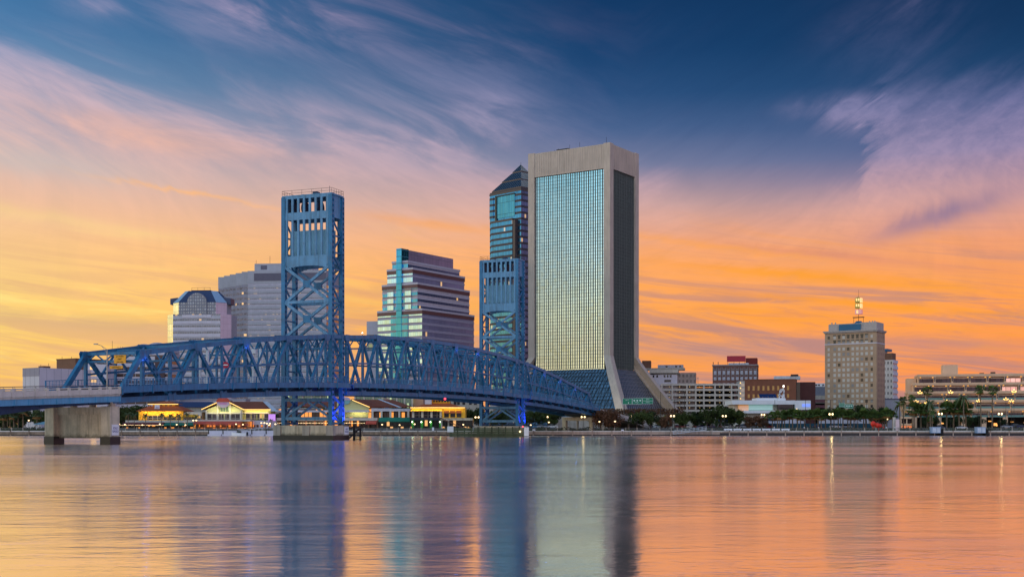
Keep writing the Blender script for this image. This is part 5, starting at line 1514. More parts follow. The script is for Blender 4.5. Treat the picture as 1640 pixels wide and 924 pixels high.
    for k in range(8): st.box(X(436) + k * .55, X(436) + k * .55 + .8, -3.4, -1.6, zb(672) - k * .45 - .2, zb(672) - k * .45)
    st.build('stair', 'concrete_pale', t)
gable_hall()

def middle_hall():
    D = 528; z = lambda y: pz(y, D); x0 = px(446, D)
    t = thing('long_food_hall', (x0, D, 0), 0, 'long red-roofed restaurant hall behind the near bridge tower legs, white beam front', 'building')
    X = lambda a: px(a, D) - x0
    b = MB(); b.hexa([(X(446), 2, z(651)), (X(658), 2, z(651)), (X(658), 16, z(651)), (X(446), 16, z(651)), (X(452), 9, z(639)), (X(625), 9, z(639)), (X(625), 10, z(639)), (X(452), 10, z(639))]); rf = b.build('roof', 'tile_brown', t)
    # upper storey with flat red roofs behind
    for a0, a1 in ((447, 520), (562, 607), (618, 656)):
        b = MB(); b.box(X(a0), X(a1), 14, 22, z(652), z(632.5)); up = b.build('upper_storey', 'green_glass', t)
        b = MB(); hip(b, X(a0) - .8, X(a1) + .8, 12.8, 23, z(632.4), z(628.6), 2, 3); b.build('upper_roof', 'tile_red', up)
        for a in frange(a0, a1, 14): s_ = MB(); s_.box(X(a) - .3, X(a) + .3, 13.5, 13.98, z(652), z(632.5)); s_.build('column', 'concrete_pale', up)
    for a0, a1 in ((603, 641),):
        s_ = MB(); s_.hexa([(X(a1 - 3), 1.2, z(652)), (X(a1 + 2), 1.2, z(652)), (X(a1 + 2), 1.6, z(652)), (X(a1 - 3), 1.6, z(652)), (X(a0 - 3), 9.4, z(638)), (X(a0 + 2), 9.4, z(638)), (X(a0 + 2), 9.8, z(638)), (X(a0 - 3), 9.8, z(638))]); s_.build('skylight', 'steel_white', t)
    # right half gable with lit rake
    b = MB(); b.extr([(X(540), z(668)), (X(590), z(668)), (X(591), z(652)), (X(566), z(640.5)), (X(540), z(640.5))], -.6, 10); b.build('gable_wall', 'siding', t)
    b = MB(); b.hexa([(X(564), -1.8, z(640.5)), (X(593), -1.8, z(652.5)), (X(593), 10, z(652.5)), (X(564), 10, z(640.5)), (X(564), -1.8, z(639)), (X(593), -1.8, z(651)), (X(630), 10, z(651)), (X(590), 10, z(639))]); b.build('gable_roof', 'tile_brown', t)
    eave_light(t, [(X(565), -1.95, z(640.4)), (X(593), -1.95, z(652))])
    wash(t, (X(575), -2.6, z(662)), 120, (0, .6, .5), (1, .9, .4), 6)
    s_ = MB(); c = X(554.5); pts = [(c + 1.9 * math.cos(a), z(642) + 1.5 * math.sin(a)) for a in [2 * math.pi * i / 20 for i in range(20)]]; s_.extr(pts[::-1], -1.3, -.9); so = s_.build('round_sign', 'sign_teal', t)
    s_ = MB(); pts = [(c + 2.0 * math.cos(a), z(642) + .3 + 1.4 * math.sin(a)) for a in [math.pi * i / 10 for i in range(11)]]; s_.extr(pts[::-1], -1.5, -1.31); s_.build('sign_arch', 'sign_lilac', so)
    b = MB(); b.box(X(446), X(592), -3, 2, z(660), z(656.8)); b.build('canopy', 'white_lilac', t)
    b = MB(); b.box(X(596), X(658), -3.2, 2, z(658.5), z(654.6)); b.build('white_beam', 'white_lilac', t)
    b = MB(); b.box(X(446), X(658), 0, 12, GZ, z(655)); b.build('wall', 'shop_dark', t)
    b = MB(); b.box(X(446), X(606), -4, .2, z(673.5), z(669)); b.build('terrace', 'concrete_pale', t)
    colonnade(t, X(598), X(655), -3, z(671), z(658.5), 5, 'concrete_pale', w=.42)
    colonnade(t, X(450), X(606), -3.7, GZ, z(673), 12, 'brown_wall', w=.3)
    awning(t, X(608), X(658), -3.4, z(674.2), z(668.4), 'awning_green', 1.6)
    awning(t, X(588), X(605), -4.05, z(678), z(674), 'awning_red', 1.6)
    b = MB()
    for i in range(60): b.ball((X(448) + (X(588) - X(448)) * i / 59, -4.3, z(677.4)), .13, n=6)
    b.build('string_light', 'lamp_warm', t)
    wash(t, (X(520), -5, z(676)), 260, (0, .6, -.6), (1, .6, .3), 24)
    b = MB(); b.box(X(608), X(658), -1.2, -.02, GZ, z(673.6)); b.build('shop_front', 'shop_green', t)
    # tall pale blocks behind
    b = MB(); b.box(X(652), X(672), 20, 30, GZ, z(632)); b.build('rear_block', 'brick_pinkish2', t)
middle_hall()

def right_pavilion():
    D = 520; z = lambda y: pz(y, D); x0 = px(657, D)
    t = thing('restaurant_pavilion', (x0, D, 0), 0, 'hip-roofed corner restaurant with glowing eaves left of the far bridge tower', 'building')
    X = lambda a: px(a, D) - x0
    b = MB(); hip(b, X(657), X(746), -2, 18, z(653), z(644.5), 7.5, 7.5); b.build('roof', 'tile_orange', t)
    b = MB(); hip(b, X(685), X(722), 4, 14, z(639.4), z(636), 3, 3); b.build('roof', 'tile_orange', t)
    b = MB(); b.box(X(690), X(719), 5, 13, z(645), z(639.5)); b.build('clerestory', 'wall_yellow', t)
    windows(t, [(X(a), X(a) + .9, z(643.4), z(640.8), 5) for a in (692, 696.5, 701, 705.5, 710, 714.5)], 'x', 'black_glass', .05)
    b = MB(); b.box(X(680), X(690.5), 2.2, 5, z(647), z(639.8)); b.build('roof_plant', 'white_lilac', t)
    eave_light(t, [(X(688), 3.9, z(639.5)), (X(721), 3.9, z(639.5))])
    eave_light(t, [(X(657.5), -2.1, z(652.8)), (X(708), -2.1, z(652.6)), (X(745), -2.1, z(652.8))])
    b = MB(); b.box(X(662), X(707), -.6, 14, z(668.5), z(653)); b.build('wall', 'upper_dark', t)
    b = MB(); b.hexa([(X(657), -2.6, z(658)), (X(708), -2.6, z(658)), (X(708), -.62, z(657)), (X(657), -.62, z(657)), (X(661), -1.2, z(653.4)), (X(708), -1.2, z(653.4)), (X(708), -.62, z(653.4)), (X(661), -.62, z(653.4))]); b.build('fascia_awning', 'wall_yellow', t)
    b = MB(); b.box(X(708), X(745), -.8, 14, z(669), z(653)); b.build('end_wall', 'wall_yellow', t)
    windows(t, [(X(a), X(a) + 2.0, z(668), z(659.5), -.8) for a in (711.5, 721.5, 731.5)], 'x', 'black_glass', .05)
    colonnade(t, X(662), X(706), -.95, z(668.5), z(658), 4, 'concrete_pale', w=.42)
    for a in (711, 721, 731): awning(t, X(a), X(a) + 2.2, -.86, z(660.6), z(657.6), 'tile_brown', .9)
    wash(t, (X(700), -3, z(656)), 330, (0, .8, .1), (1, .75, .25), 22)
    b = MB(); b.box(X(657), X(706), -3, -.3, z(672.6), z(668.6)); b.build('band', 'awning_navy', t)
    b = MB(); b.box(X(706), X(757), -2, 12, z(673), z(669.4)); b.build('terrace', 'concrete_tan', t)
    b = MB(); b.box(X(657), X(757), .2, 12, GZ, z(669.4) - .01); b.build('arcade', 'shop_green', t)
    for a in (662, 676.5, 691, 706):
        b = MB(); b.box(X(a) - .5, X(a) + .5, -3, -2.2, GZ, z(672.7)); c = b.build('post', 'post_green', t)
        b = MB(); b.ball((X(a) - .2, -3.3, z(675.6)), .27); b.build('wall_lamp', 'lamp_white', c)
        ld = bpy.data.lights.new('post_glow', 'POINT'); ld.energy = 24; ld.color = (.5, 1, .35); ld.shadow_soft_size = .2
        lo = link(bpy.data.objects.new('post_glow', ld), c); lo.location = (X(a), -3.8, z(678))
    st = MB()
    for k in range(12):
        x = X(705) + k * .82; zz = z(669) - k * .36
        st.box(x, x + 1.0, -6, -4.3, zz - .3, zz)
    for y in (-6.05, -4.25): st.beam((X(705), y, z(665)), (X(705) + 10, y, z(665) - 4.0), .1, .1)
    st.build('stair', 'brown_wall', t)
    for a in (708, 719): b = MB(); b.box(X(a) - .3, X(a) + .3, -4, -3.4, GZ, z(672)); b.build('column', 'concrete_pale', t)
right_pavilion()
# plain blocks glimpsed behind the restaurants
D = 640
t = thing('rear_block', (px(708, D), D, 0), 0, 'pale flat block with dark windows behind the right corner restaurant', 'building')
b = MB(); b.box(0, 20, 0, 12, 2, pz(637.5, D)); b.build('wall', 'concrete', t)
windows(t, [(x, x + 1.5, pz(648, D), pz(643, D), 0) for x in (3, 6, 7.8, 10.6, 14, 16.6)], 'x', 'black_glass', .06)
D = 620
t = thing('rear_hall', (px(268, D), D, 0), 0, 'grey-roofed hall behind and between the left pavilion and gabled hall', 'building')
b = MB(); b.box(0, 24, 0, 12, 2, pz(652, D)); b.build('wall', 'concrete', t)
b = MB(); hip(b, -1, 25, -1, 13, pz(652, D), pz(643, D), 4, 5); b.build('roof', 'roof_slate', t)
D = 680
t = thing('white_slab_block', (px(214, D), D, 0), 0, 'long low white block seen under the bridge deck behind restaurants', 'building')
b = MB(); b.box(-5, 62, 0, 12, 2, pz(641, D)); b.build('wall', 'white_lilac', t)
b = MB(); b.box(-5.2, 62.2, -.2, 12, pz(641, D), pz(638.5, D)); b.build('parapet', 'grey_lilac', t)
D = 505
t = thing('riverside_shelter', (px(83, D), D, 1.6), 0, 'teal hip-roofed shelter on white posts left of the concrete bridge pier', 'shelter')
b = MB(); hip(b, -7, 5, -3, 6, pz(679.5, D) - 1.6, pz(673, D) - 1.6, 5.4, 4); b.build('roof', 'roof_teal', t)
for x in (-5.4, -3.8, -1.8, .6, 3.4):
    b = MB(); b.box(x - .16, x + .16, -2.2, -1.9, 0, pz(679.5, D) - 1.6); b.build('post', 'white', t)
D = 540
t = thing('bridge_abutment', (px(893, D), D, 0), 0, 'pale concrete abutment wall under the bridge end right of far tower', 'wall')
b = MB(); b.box(0, 17, 0, 6, 2, pz(667, D)); b.build('wall', 'concrete', t)
b = MB(); b.box(-1.5, 0, -.5, 6, 2, pz(662, D)); b.build('pilaster', 'concrete_pale', t)

# ------------------------------------------------------------ vegetation
def leafmat(name, c, v=.45):
    m, g, p = newmat(name)
    oc = g.node('ShaderNodeTexCoord').outputs['Object']
    n = g.noise(oc, 1.1, 3, .6); oi = g.node('ShaderNodeObjectInfo').outputs['Random']
    f = g.m('MULTIPLY', g.smooth(n, .3, .7, 1 - v, 1 + v, mode='LINEAR'), g.smooth(oi, 0, 1, .75, 1.2, mode='LINEAR'))
    g.L(g.mix(1.0, lin(c), g.xyz(f, f, f), 'MULTIPLY'), p.inputs['Base Color'])
    p.inputs['Roughness'].default_value = .75; p.inputs['Specular IOR Level'].default_value = .25
leafmat('leaf_oak', (68, 80, 36)); leafmat('leaf_dark', (48, 62, 32)); leafmat('leaf_brown', (104, 72, 50), .4); leafmat('leaf_bright', (96, 104, 36))
leafmat('leaf_palm', (86, 106, 50)); leafmat('leaf_palm_dry', (150, 108, 62), .4); leafmat('leaf_palm_grey', (92, 106, 72))
def oak_mesh(seed, H=9.0, Rw=5.5, n=1900, base=.28):
    r = random.Random(seed); tr = MB()
    tr.tube((0, 0, -.3), (0, 0, H * .32), .34, 8, r2=.24)
    cl = []
    for i in range(13):
        a = r.uniform(0, 6.28); d = r.uniform(.1, .85) * Rw; z = H * r.uniform(base + .08, .86) ; z = min(z, H * (1 - .35 * (d / Rw) ** 2))
        c = (d * math.cos(a), d * math.sin(a), z); cl.append((c, r.uniform(1.1, 2.0) * Rw / 5.5))
        tr.tube((0, 0, H * .28), (c[0] * .8, c[1] * .8, c[2]), .13, 5, r2=.04)
    cl.append(((0, 0, H * .85), 1.6 * Rw / 5.5))
    cr = MB()
    for k in range(n):
        c, rad = r.choice(cl)
        u = Vector((r.gauss(0, 1), r.gauss(0, 1), r.gauss(0, .72))).normalized() * rad * r.uniform(.55, 1.12) ** .8
        p = Vector(c) + u
        s = r.uniform(.16, .42); a = Vector((r.gauss(0, 1), r.gauss(0, 1), r.gauss(0, 1))).normalized(); b = a.orthogonal().normalized(); q = a.cross(b)
        cr.face([p + b * s, p + q * s * .8, p - b * s, p - q * s * .8])
    return tr, cr
def frond(cr, p0, az, L, up, droop, w, n=6, m=0, r=None):
    """one arching pinnate frond built from short leaflet pairs"""
    d = Vector((math.cos(az), math.sin(az), 0)); s = Vector((-math.sin(az), math.cos(az), 0)); prev = Vector(p0)
    for i in range(n):
        t0 = i / n; t1 = (i + 1) / n
        f = lambda t: Vector(p0) + d * (L * t * (1 - .22 * t)) + Vector((0, 0, L * (up * t - droop * t * t)))
        a, b = f(t0), f(t1); ww = w * (1 - .75 * t1) * (1.0 if i else .6)
        for k in (-1, 1):
            cr.face([a, b, b + s * k * ww * .7 + d * ww * .3 - Vector((0, 0, ww * .45)), a + s * k * ww * .85 + d * ww * .1 - Vector((0, 0, ww * .35))], m)
def fan(cr, p0, az, el, L, w, m=0, r=None):
    """one fan leaf: stalk and a spread of blades"""
    d = Vector((math.cos(az) * math.cos(el), math.sin(az) * math.cos(el), math.sin(el))); s = Vector((-math.sin(az), math.cos(az), 0)); u = d.cross(s)
    c = Vector(p0) + d * L * .55
    cr.face([Vector(p0) - s * .03, Vector(p0) + s * .03, c + s * .03, c - s * .03], m)
    for k in range(7):
        a = -1.25 + 2.5 * k / 6; q = d * math.cos(a) + s * math.sin(a); n = (s * math.cos(a) - d * math.sin(a)) * w
        e = c + q * L * .55 * r.uniform(.8, 1.1) - Vector((0, 0, .18 * L * abs(a)))
        cr.face([c, c + q * L * .3 + n, e, c + q * L * .3 - n], m)
def palm_mesh(kind, seed, H):
    r = random.Random(seed); tr = MB(); z = H
    bend = r.uniform(-.25, .25)
    for i in range(4):
        a = i / 4; b = (i + 1) / 4
        tr.tube((bend * a * a, 0, -.3 + (H + .3) * a), (bend * b * b, 0, -.3 + (H + .3) * b), .24 - .05 * a, 8, r2=.24 - .05 * b)
    cr = MB(); P = (bend, 0, H)
    if kind == 'sabal':
        for i in range(58):
            el = r.uniform(-.75, 1.35); fan(cr, P, r.uniform(0, 6.28), el, r.uniform(1.9, 2.7), .2, 1 if el < -.45 else 0, r)
    elif kind == 'fan_tall':
        for i in range(40):
            el = r.uniform(-1.1, 1.3); fan(cr, P, r.uniform(0, 6.28), el, r.uniform(1.5, 2.2), .17, 1 if el < -.7 else 0, r)
    else:
        for i in range(34):
            k = i / 34; frond(cr, P, r.uniform(0, 6.28), r.uniform(2.7, 3.6), 1.15 - 1.25 * k, .75 + .25 * k, .42, 7, 1 if k > .93 else 0)
        tr.ball((bend, 0, H - .2), .45)
    return tr, cr
def plant(kind, protos, spots, name, lab, group, gz):
    """spots: (photo x, distance, scale); protos: list of (trunk builder, crown builder, mats)"""
    pr = []
    for tr, cr, ml in protos: pr.append((tr.mesh('trunk', 'bark_palm' if 'palm' in name else 'bark'), cr.mesh('crown', ml)))
    for i, (xx, D, sc) in enumerate(sorted(spots)):
        tm, cm = pr[i % len(pr)]
        t = thing(name, (px(xx, D), D, gz), rnd.uniform(0, 6.28), lab(i, len(spots)), 'tree', group)
        t.scale = (sc, sc, sc * rnd.uniform(.96, 1.05))
        link(bpy.data.objects.new('trunk', tm), t); link(bpy.data.objects.new('crown', cm), t)
oaks = [oak_mesh(k, 9, 5.6, 2300) + (['leaf_oak'],) for k in (1, 2)] + [oak_mesh(3, 9, 5.2, 2300) + (['leaf_dark'],)]
pos = lambda d: (lambda i, n: d + (', leftmost' if i == 0 else ', rightmost' if i == n - 1 else f', {ORD[i]} from left'))
plant('oak', oaks, [(40, 560, .9), (58, 575, 1.0), (72, 560, .85), (8, 570, .85), (24, 580, .95)], 'oak_tree', pos('dark broad oak behind the palms left of the concrete pier'), 'oaks left of the concrete pier', 2.4)
plant('oak', oaks, [(197, 560, 1.1), (207, 575, 1.2), (219, 580, 1.15), (231, 585, 1.2), (312, 575, .8)], 'oak_tree', pos('dark oak beside and behind the left orange-roofed pavilion'), 'oaks behind the left pavilion', 2.4)
plant('oak', [oaks[0], oaks[2]], [(752, 540, .95), (766, 546, 1.05), (786, 560, .9), (805, 560, .95), (849, 530, .85), (864, 532, .95), (878, 528, .8), (888, 532, .85)], 'oak_tree', pos('dark oak beside the far bridge tower'), 'oaks by the far bridge tower', 2.4)
plant('oak', oaks, [(1030, 470, .74), (1042, 474, .76), (1020, 476, .72), (1098, 514, .82), (1112, 518, .78), (1088, 514, .7), (1132, 514, .9), (1154, 516, 1.12), (1170, 520, 1.0), (1184, 518, .85)], 'oak_tree', pos('leafy oak over the car park right of the flared tower'), 'oaks over the car park', 2.3)
plant('oak', [oaks[2]], [(1344, 560, 1.15), (1362, 565, 1.05), (1378, 562, 1.2), (1398, 560, 1.0), (1412, 556, 1.05)], 'oak_tree', pos('dark oak at the foot of the tan tower'), 'oaks below the tan tower', 2.4)
plant('oak', [oaks[2]], [(1552, 548, .62), (1566, 550, .66), (1480, 552, .6), (1498, 554, .6), (1516, 552, .6), (1534, 552, .62), (1608, 552, .5)], 'oak_tree', pos('round dark tree in front of the terraced hotel'), 'dark trees before the terraced hotel', 2.3)
br = [oak_mesh(21, 7, 4.6, 1500, .2) + (['leaf_brown'],), oak_mesh(22, 7, 4.4, 1500, .2) + (['leaf_brown'],)]
plant('crape', br, [(962, 447, .95), (975, 446, .95), (984, 449, .85), (1060, 508, .72), (1070, 508, .78), (1201, 512, .72), (1212, 513, .75), (1222, 512, .7)], 'bare_tree', pos('reddish brown thin-crowned tree along the riverside'), 'brown thin-crowned trees along the river', 2.2)
gb = [oak_mesh(31, 6, 4.4, 1500, .2) + (['leaf_bright'],)]
plant('bright', gb, [(1066, 520, .85), (1058, 522, .8)], 'leafy_tree', pos('bright green tree over the parked cars'), 'bright green trees over the cars', 2.4)
sab = [palm_mesh('sabal', k, 5.6) + (['leaf_palm', 'leaf_palm_dry'],) for k in (41, 42, 43)]
sg = [palm_mesh('sabal', k, 6.0) + (['leaf_palm_grey', 'leaf_palm_dry'],) for k in (44, 45)]
plant('sabal', sg, [(5, 512, .9), (16, 516, 1.05), (22, 510, 1.0), (29, 516, 1.15), (37, 512, 1.25), (59, 508, 1.05), (12, 520, 1.0)], 'sabal_palm', pos('slim pale-trunked sabal palm left of the concrete pier'), 'sabal palms at far left', 1.9)
r2 = random.Random(3); sp = []
for i in range(30): sp.append((1238 + i * 6.55 + r2.uniform(-2, 2), r2.choice([506, 510, 514, 518]), r2.uniform(.82, 1.15)))
plant('sabal', sab, sp, 'sabal_palm', pos('bushy sabal palm in the row below the museum and tan tower'), 'sabal palms in the riverside row', 2.0)
plant('sabal', sab, [(1464, 512, 1.4), (1475, 514, 1.35), (1485, 512, 1.42), (1516, 512, 1.45), (1527, 514, 1.5), (1536, 512, 1.55), (1547, 516, 1.45), (1490, 510, .7)], 'sabal_palm', pos('stout sabal palm in front of the terraced hotel'), 'sabal palms before the terraced hotel', 2.0)
ft = [palm_mesh('fan_tall', 51, 12.5) + (['leaf_palm', 'leaf_palm_dry'],), palm_mesh('fan_tall', 52, 13.2) + (['leaf_palm', 'leaf_palm_dry'],)]
plant('fan', ft, [(1447, 516, .98), (1461, 520, .95), (1486, 516, 1.3), (1571, 506, 1.28), (1589, 512, 1.26)], 'tall_fan_palm', pos('tall thin fan palm rising before the terraced hotel'), 'tall fan palms before the hotel', 2.0)
dp = [palm_mesh('date', 61, 8.5) + (['leaf_palm', 'leaf_palm_dry'],), palm_mesh('date', 62, 9.0) + (['leaf_palm_grey', 'leaf_palm_dry'],)]
plant('date', dp, [(1441, 506, 1.2), (1490, 508, 1.25), (1543, 508, 1.38), (1493, 502, .8)], 'date_palm', pos('date palm with arching fronds before the terraced hotel'), 'date palms before the hotel', 2.0)
plant('date', [dp[1]], [(205, 506, .72), (215, 508, .66), (233, 504, .66), (259, 504, .70), (273, 504, .66), (286, 504, .68), (300, 504, .70), (315, 508, .62), (425, 506, .45), (434, 506, .45)], 'date_palm', pos('small date palm on the promenade before the lit restaurants'), 'date palms before the restaurants', 1.9)
plant('date', [dp[0]], [(950, 540, .62), (988, 560, .62), (1228, 512, .62), (1248, 512, .66), (1058, 530, .5)], 'date_palm', pos('small dark palm near the bridge end and museum'), 'small palms near the bridge end', 2.4)
# hedge on the ramp in front of the flared tower
hd = MB(); r = random.Random(9)
for i in range(2600):
    p = Vector((r.uniform(-19, 19), r.uniform(-2, 2), r.uniform(0, 3.4) * r.uniform(.75, 1))); s = r.uniform(.2, .45)
    a = Vector((r.gauss(0, 1), r.gauss(0, 1), r.gauss(0, 1))).normalized(); b = a.orthogonal().normalized(); q = a.cross(b)
    hd.face([p + b * s, p + q * s, p - b * s, p - q * s])
t = tag(hd.build('hedge', 'leaf_brown'), 'long brown-green hedge below the green gantry sign', 'hedge'); t.location = (px(1030, 580), 580, pz(665, 580))
bk = thing('planted_bank', (px(1030, 580), 583, 0), 0, 'raised retaining bank carrying the hedge and road ramp', 'wall')
b = MB(); b.box(-24, 24, -3.5, 3, 2, pz(663, 580)); b.build('wall', 'concrete', bk)
# low shrubs along the promenade
sh = MB(); r = random.Random(12)
for i in range(9000):
    x = r.choice([r.uniform(60, 230), r.uniform(-215, -165), r.uniform(-25, 45)])
    p = Vector((x, r.uniform(446, 470), 1.55 + (r.uniform(0, 1.1)) * (1 + .5 * math.sin(x * .7)))); s = r.uniform(.12, .3)
    p.z += 0
    a = Vector((r.gauss(0, 1), r.gauss(0, 1), r.gauss(0, 1))).normalized(); b = a.orthogonal().normalized(); q = a.cross(b)
    sh.face([p + b * s, p + q * s, p - b * s, p - q * s])
tag(sh.build('shrubbery', 'leaf_dark'), 'low dark shrubs massed behind the promenade', 'shrubs', kind='stuff')

# far tree belts behind the town
def belt(x0, x1, Y, H, n, lab, seed):
    b = MB(); r = random.Random(seed)
    for i in range(n):
        x = r.uniform(x0, x1); hh = H * (.6 + .25 * math.sin(x * .045) + .15 * math.sin(x * .13 + 1))
        p = Vector((x, Y + r.uniform(-6, 6), 2 + hh * r.random() ** .6)); s = r.uniform(.6, 1.5)
        a = Vector((r.gauss(0, 1), r.gauss(0, 1), r.gauss(0, 1))).normalized(); c = a.orthogonal().normalized(); q = a.cross(c)
        b.face([p + c * s, p + q * s, p - c * s, p - q * s])
    tag(b.build('far_trees', 'leaf_dark'), lab, 'trees', kind='stuff')
belt(-330, -60, 640, 11, 5200, 'far belt of dark trees behind the bridge and restaurants', 1)
belt(290, 800, 800, 13, 6000, 'far belt of dark trees beyond the terraced hotel at right', 3)
belt(60, 330, 760, 11, 4200, 'far belt of dark trees behind garage and museum', 2)

# ------------------------------------------------------------ street furniture
def lamp_proto(name, lab, H, globes, gm, r, cat='street lamp'):
    t = thing(name, (0, 0, 0), 0, lab, cat)
    b = MB(); b.tube((0, 0, 0), (0, 0, .6), .16, 8, r2=.1); b.tube((0, 0, .6), (0, 0, H), .07, 6)
    for gx, gz in globes:
        if gx: b.tube((0, 0, H + gz - .5), (gx, 0, H + gz - .35), .035, 5)
        b.tube((gx, 0, H + gz - .45), (gx, 0, H + gz - r * .8), .04, 5)
    b.build('post', 'lamp_post', t)
    for gx, gz in globes:
        g2 = MB(); g2.ball((gx, 0, H + gz), r, n=8); g2.build('globe', gm, t)
    return t
def lamps(name, spots, H, globes, gm, r, lab, group, gz0):
    p = None
    for i, (xx, yy, D) in enumerate(sorted(spots)):
        g0 = 1.6 if D < 500 else gz0
        z = pz(yy, D)
        l = lab(i, len(spots))
        if p is None:
            p = lamp_proto(name, l, H, globes, gm, r); p['group'] = group; tr = tree_of(p); o = p
        else: o, _ = dup(p, tr, (0, 0, 0), label=l, group=group)
        k = max(.4, (z - g0) / H); o.location = (px(xx, D), D, g0); o.scale = (1, 1, k)
lamps('street_lamp', [(a, 679 + (i % 3) * .7, 440) for i, a in enumerate((191, 200, 228, 256, 283, 297, 378, 389, 431, 441, 612, 640, 664, 742, 850))], 3.2, [(0, 0)], 'lamp_warm', .3, pos('single-globe lamp on the promenade before the restaurants'), 'single-globe lamps on the promenade', 1.6)
lamps('street_lamp', [(879, 676, 440), (960, 675, 440), (985, 674.6, 440), (1011, 666.5, 510), (877, 667.5, 516), (46, 673, 500), (822, 675.5, 512), (1276, 656, 540), (1421, 671, 512)], 5.0, [(0, 0)], 'lamp_warm', .34, pos('single-globe lamp among trees and along the open riverwalk'), 'single-globe lamps along the riverwalk', 2.0)
lamps('twin_street_lamp', [(312, 673, 442), (764, 668, 441), (934, 667.5, 444), (1077, 666, 446), (1160, 666, 446), (1331, 663, 444), (1506, 662.5, 450), (1602, 662.5, 450), (421, 677, 442), (430, 678, 442), (1222, 664, 510)], 5.2, [(-.55, 0), (.55, 0)], 'lamp_warm', .33, pos('twin-globe lamp along the riverwalk'), 'twin-globe lamps along the riverwalk', 1.8)
lamps('cluster_street_lamp', [(1473.5, 626, 530), (1467, 641, 520), (1522.5, 625.5, 530), (1516.5, 640.5, 520), (1567.5, 640, 520), (1611, 637, 520), (1620, 640, 526), (1624, 624, 530), (1484, 643, 530)], 13, [(-.85, -.5), (.85, -.5), (0, 0), (-.4, -.75), (.4, -.75)], 'lamp_yellow', .24, pos('tall lamp with a cluster of yellow globes by the terraced hotel'), 'cluster lamps by the terraced hotel', 2.0)
for xx, yy, D, e in ((1331, 666, 444, 160), (764, 670, 441, 60), (934, 669, 444, 60), (1506, 665, 450, 80), (1602, 664, 450, 120), (1160, 668, 446, 50)):
    ld = bpy.data.lights.new('lamp_glow', 'POINT'); ld.energy = e; ld.color = (1, .75, .3); ld.shadow_soft_size = .4
    lo = link(bpy.data.objects.new('lamp_glow', ld)); lo.location = (px(xx, D), D - 1, pz(yy, D))
def mast(xx, y0, D, lab, arms):
    t = thing('light_mast', (px(xx, D), D, 2.3), 0, lab, 'light mast', 'tall plain light masts by the road')
    b = MB(); H = pz(y0, D) - 2.3; b.tube((0, 0, 0), (0, 0, H), .15, 8, r2=.09); b.build('pole', 'lamp_post', t)
    for a in arms:
        b = MB(); b.beam((0, 0, H - .1), (a, 0, H), .12, .12); b.box(a - .5, a + .5, -.2, .2, H - .1, H + .12); b.build('lamp_head', 'lamp_post', t)
for i, (xx, y0, arms) in enumerate([(1058, 627, []), (1080, 640, [-1, 1]), (1089, 640, [-2]), (1096, 628, []), (1150, 627, [-.8, .8]), (1241, 640, []), (1290, 641, []), (1330, 640, [-2.2, 2.2]), (1388, 640, [-2.2, 2.4]), (1371, 641, [-1.5])]):
    mast(xx, y0, 535, 'tall plain dark light mast by the road, ' + (ORD[i] + ' from the left'), arms)
# bridge approach lamp post
t = thing('cobra_street_lamp', (BR.matrix_world @ Vector((0, 0, 0))).to_tuple() if False else (px(171.5, 204.5), 204.5, 8.7), 0, 'thin aluminium street lamp with curved arm rising from the bridge approach', 'street lamp')
m1 = pz(559, 204.5) - 8.7
b = MB(); b.tube((0, 0, 0), (0, 0, m1), .13, 8, r2=.08); b.build('pole', 'aluminium', t)
b = MB(); q = [(0, m1 - .1), (-.9, m1 + .55), (-1.6, m1 + .78)]
for (a, c), (d, e) in zip(q, q[1:]): b.tube((a, 0, c), (d, 0, e), .05, 6)
b.tube((0, 0, m1 - .7), (-.9, 0, m1 + .5), .035, 5); b.build('arm', 'aluminium', t)
b = MB(); b.box(-2.2, -1.55, -.15, .15, m1 + .74, m1 + .92); b.build('lamp_head', 'aluminium', t)
# traffic gate housings on the bridge
for i, s in enumerate((-44, -26)):
    t = thing('warning_gate', (0, 0, 0), math.atan2(.930, .3676), ('pair of white barrier-gate posts standing upright on the bridge deck, ' + ('left' if i == 0 else 'right') + ' pair'), 'barrier gate', 'barrier gates on the bridge deck')
    v = Matrix.Rotation(math.atan2(.930, .3676), 4, 'Z') @ Vector((s, 1.4, 0)); t.location = (v.x - 40.4, v.y + 274, zf(s) + .8)
    for y in (0, 1.7):
        b = MB(); b.box(-.2, .2, y - .22, y + .22, 1.0, 6.6 + i * .6); b.build('gate_arm', 'white', t)
        b = MB(); b.box(-.45, .45, y - .4, y + .4, 0, 1.4); b.build('housing', 'white', t)
    if i:
        b = MB(); b.box(-.5, .5, .9, 2.5, 6.2, 7.1); b.build('signal_box', 'white', t)
# red no-entry style disc on the truss
t = thing('round_red_sign', (0, 0, 0), 0, 'small round red and white disc sign fixed on the near truss', 'sign')
v = Matrix.Rotation(math.atan2(.930, .3676), 4, 'Z') @ Vector((-41, -.6, 0)); t.location = (v.x - 40.4, v.y + 274, pz(584.5, 236))
b = MB(); b.extr([(.62 * math.cos(a), .62 * math.sin(a)) for a in [2 * math.pi * i / 18 for i in range(18)]][::-1], -.03, .03); b.build('disc', 'sign_red', t)
b = MB(); b.box(-.42, .42, -.05, -.031, -.1, .1); b.build('bar', 'ink_white', t)
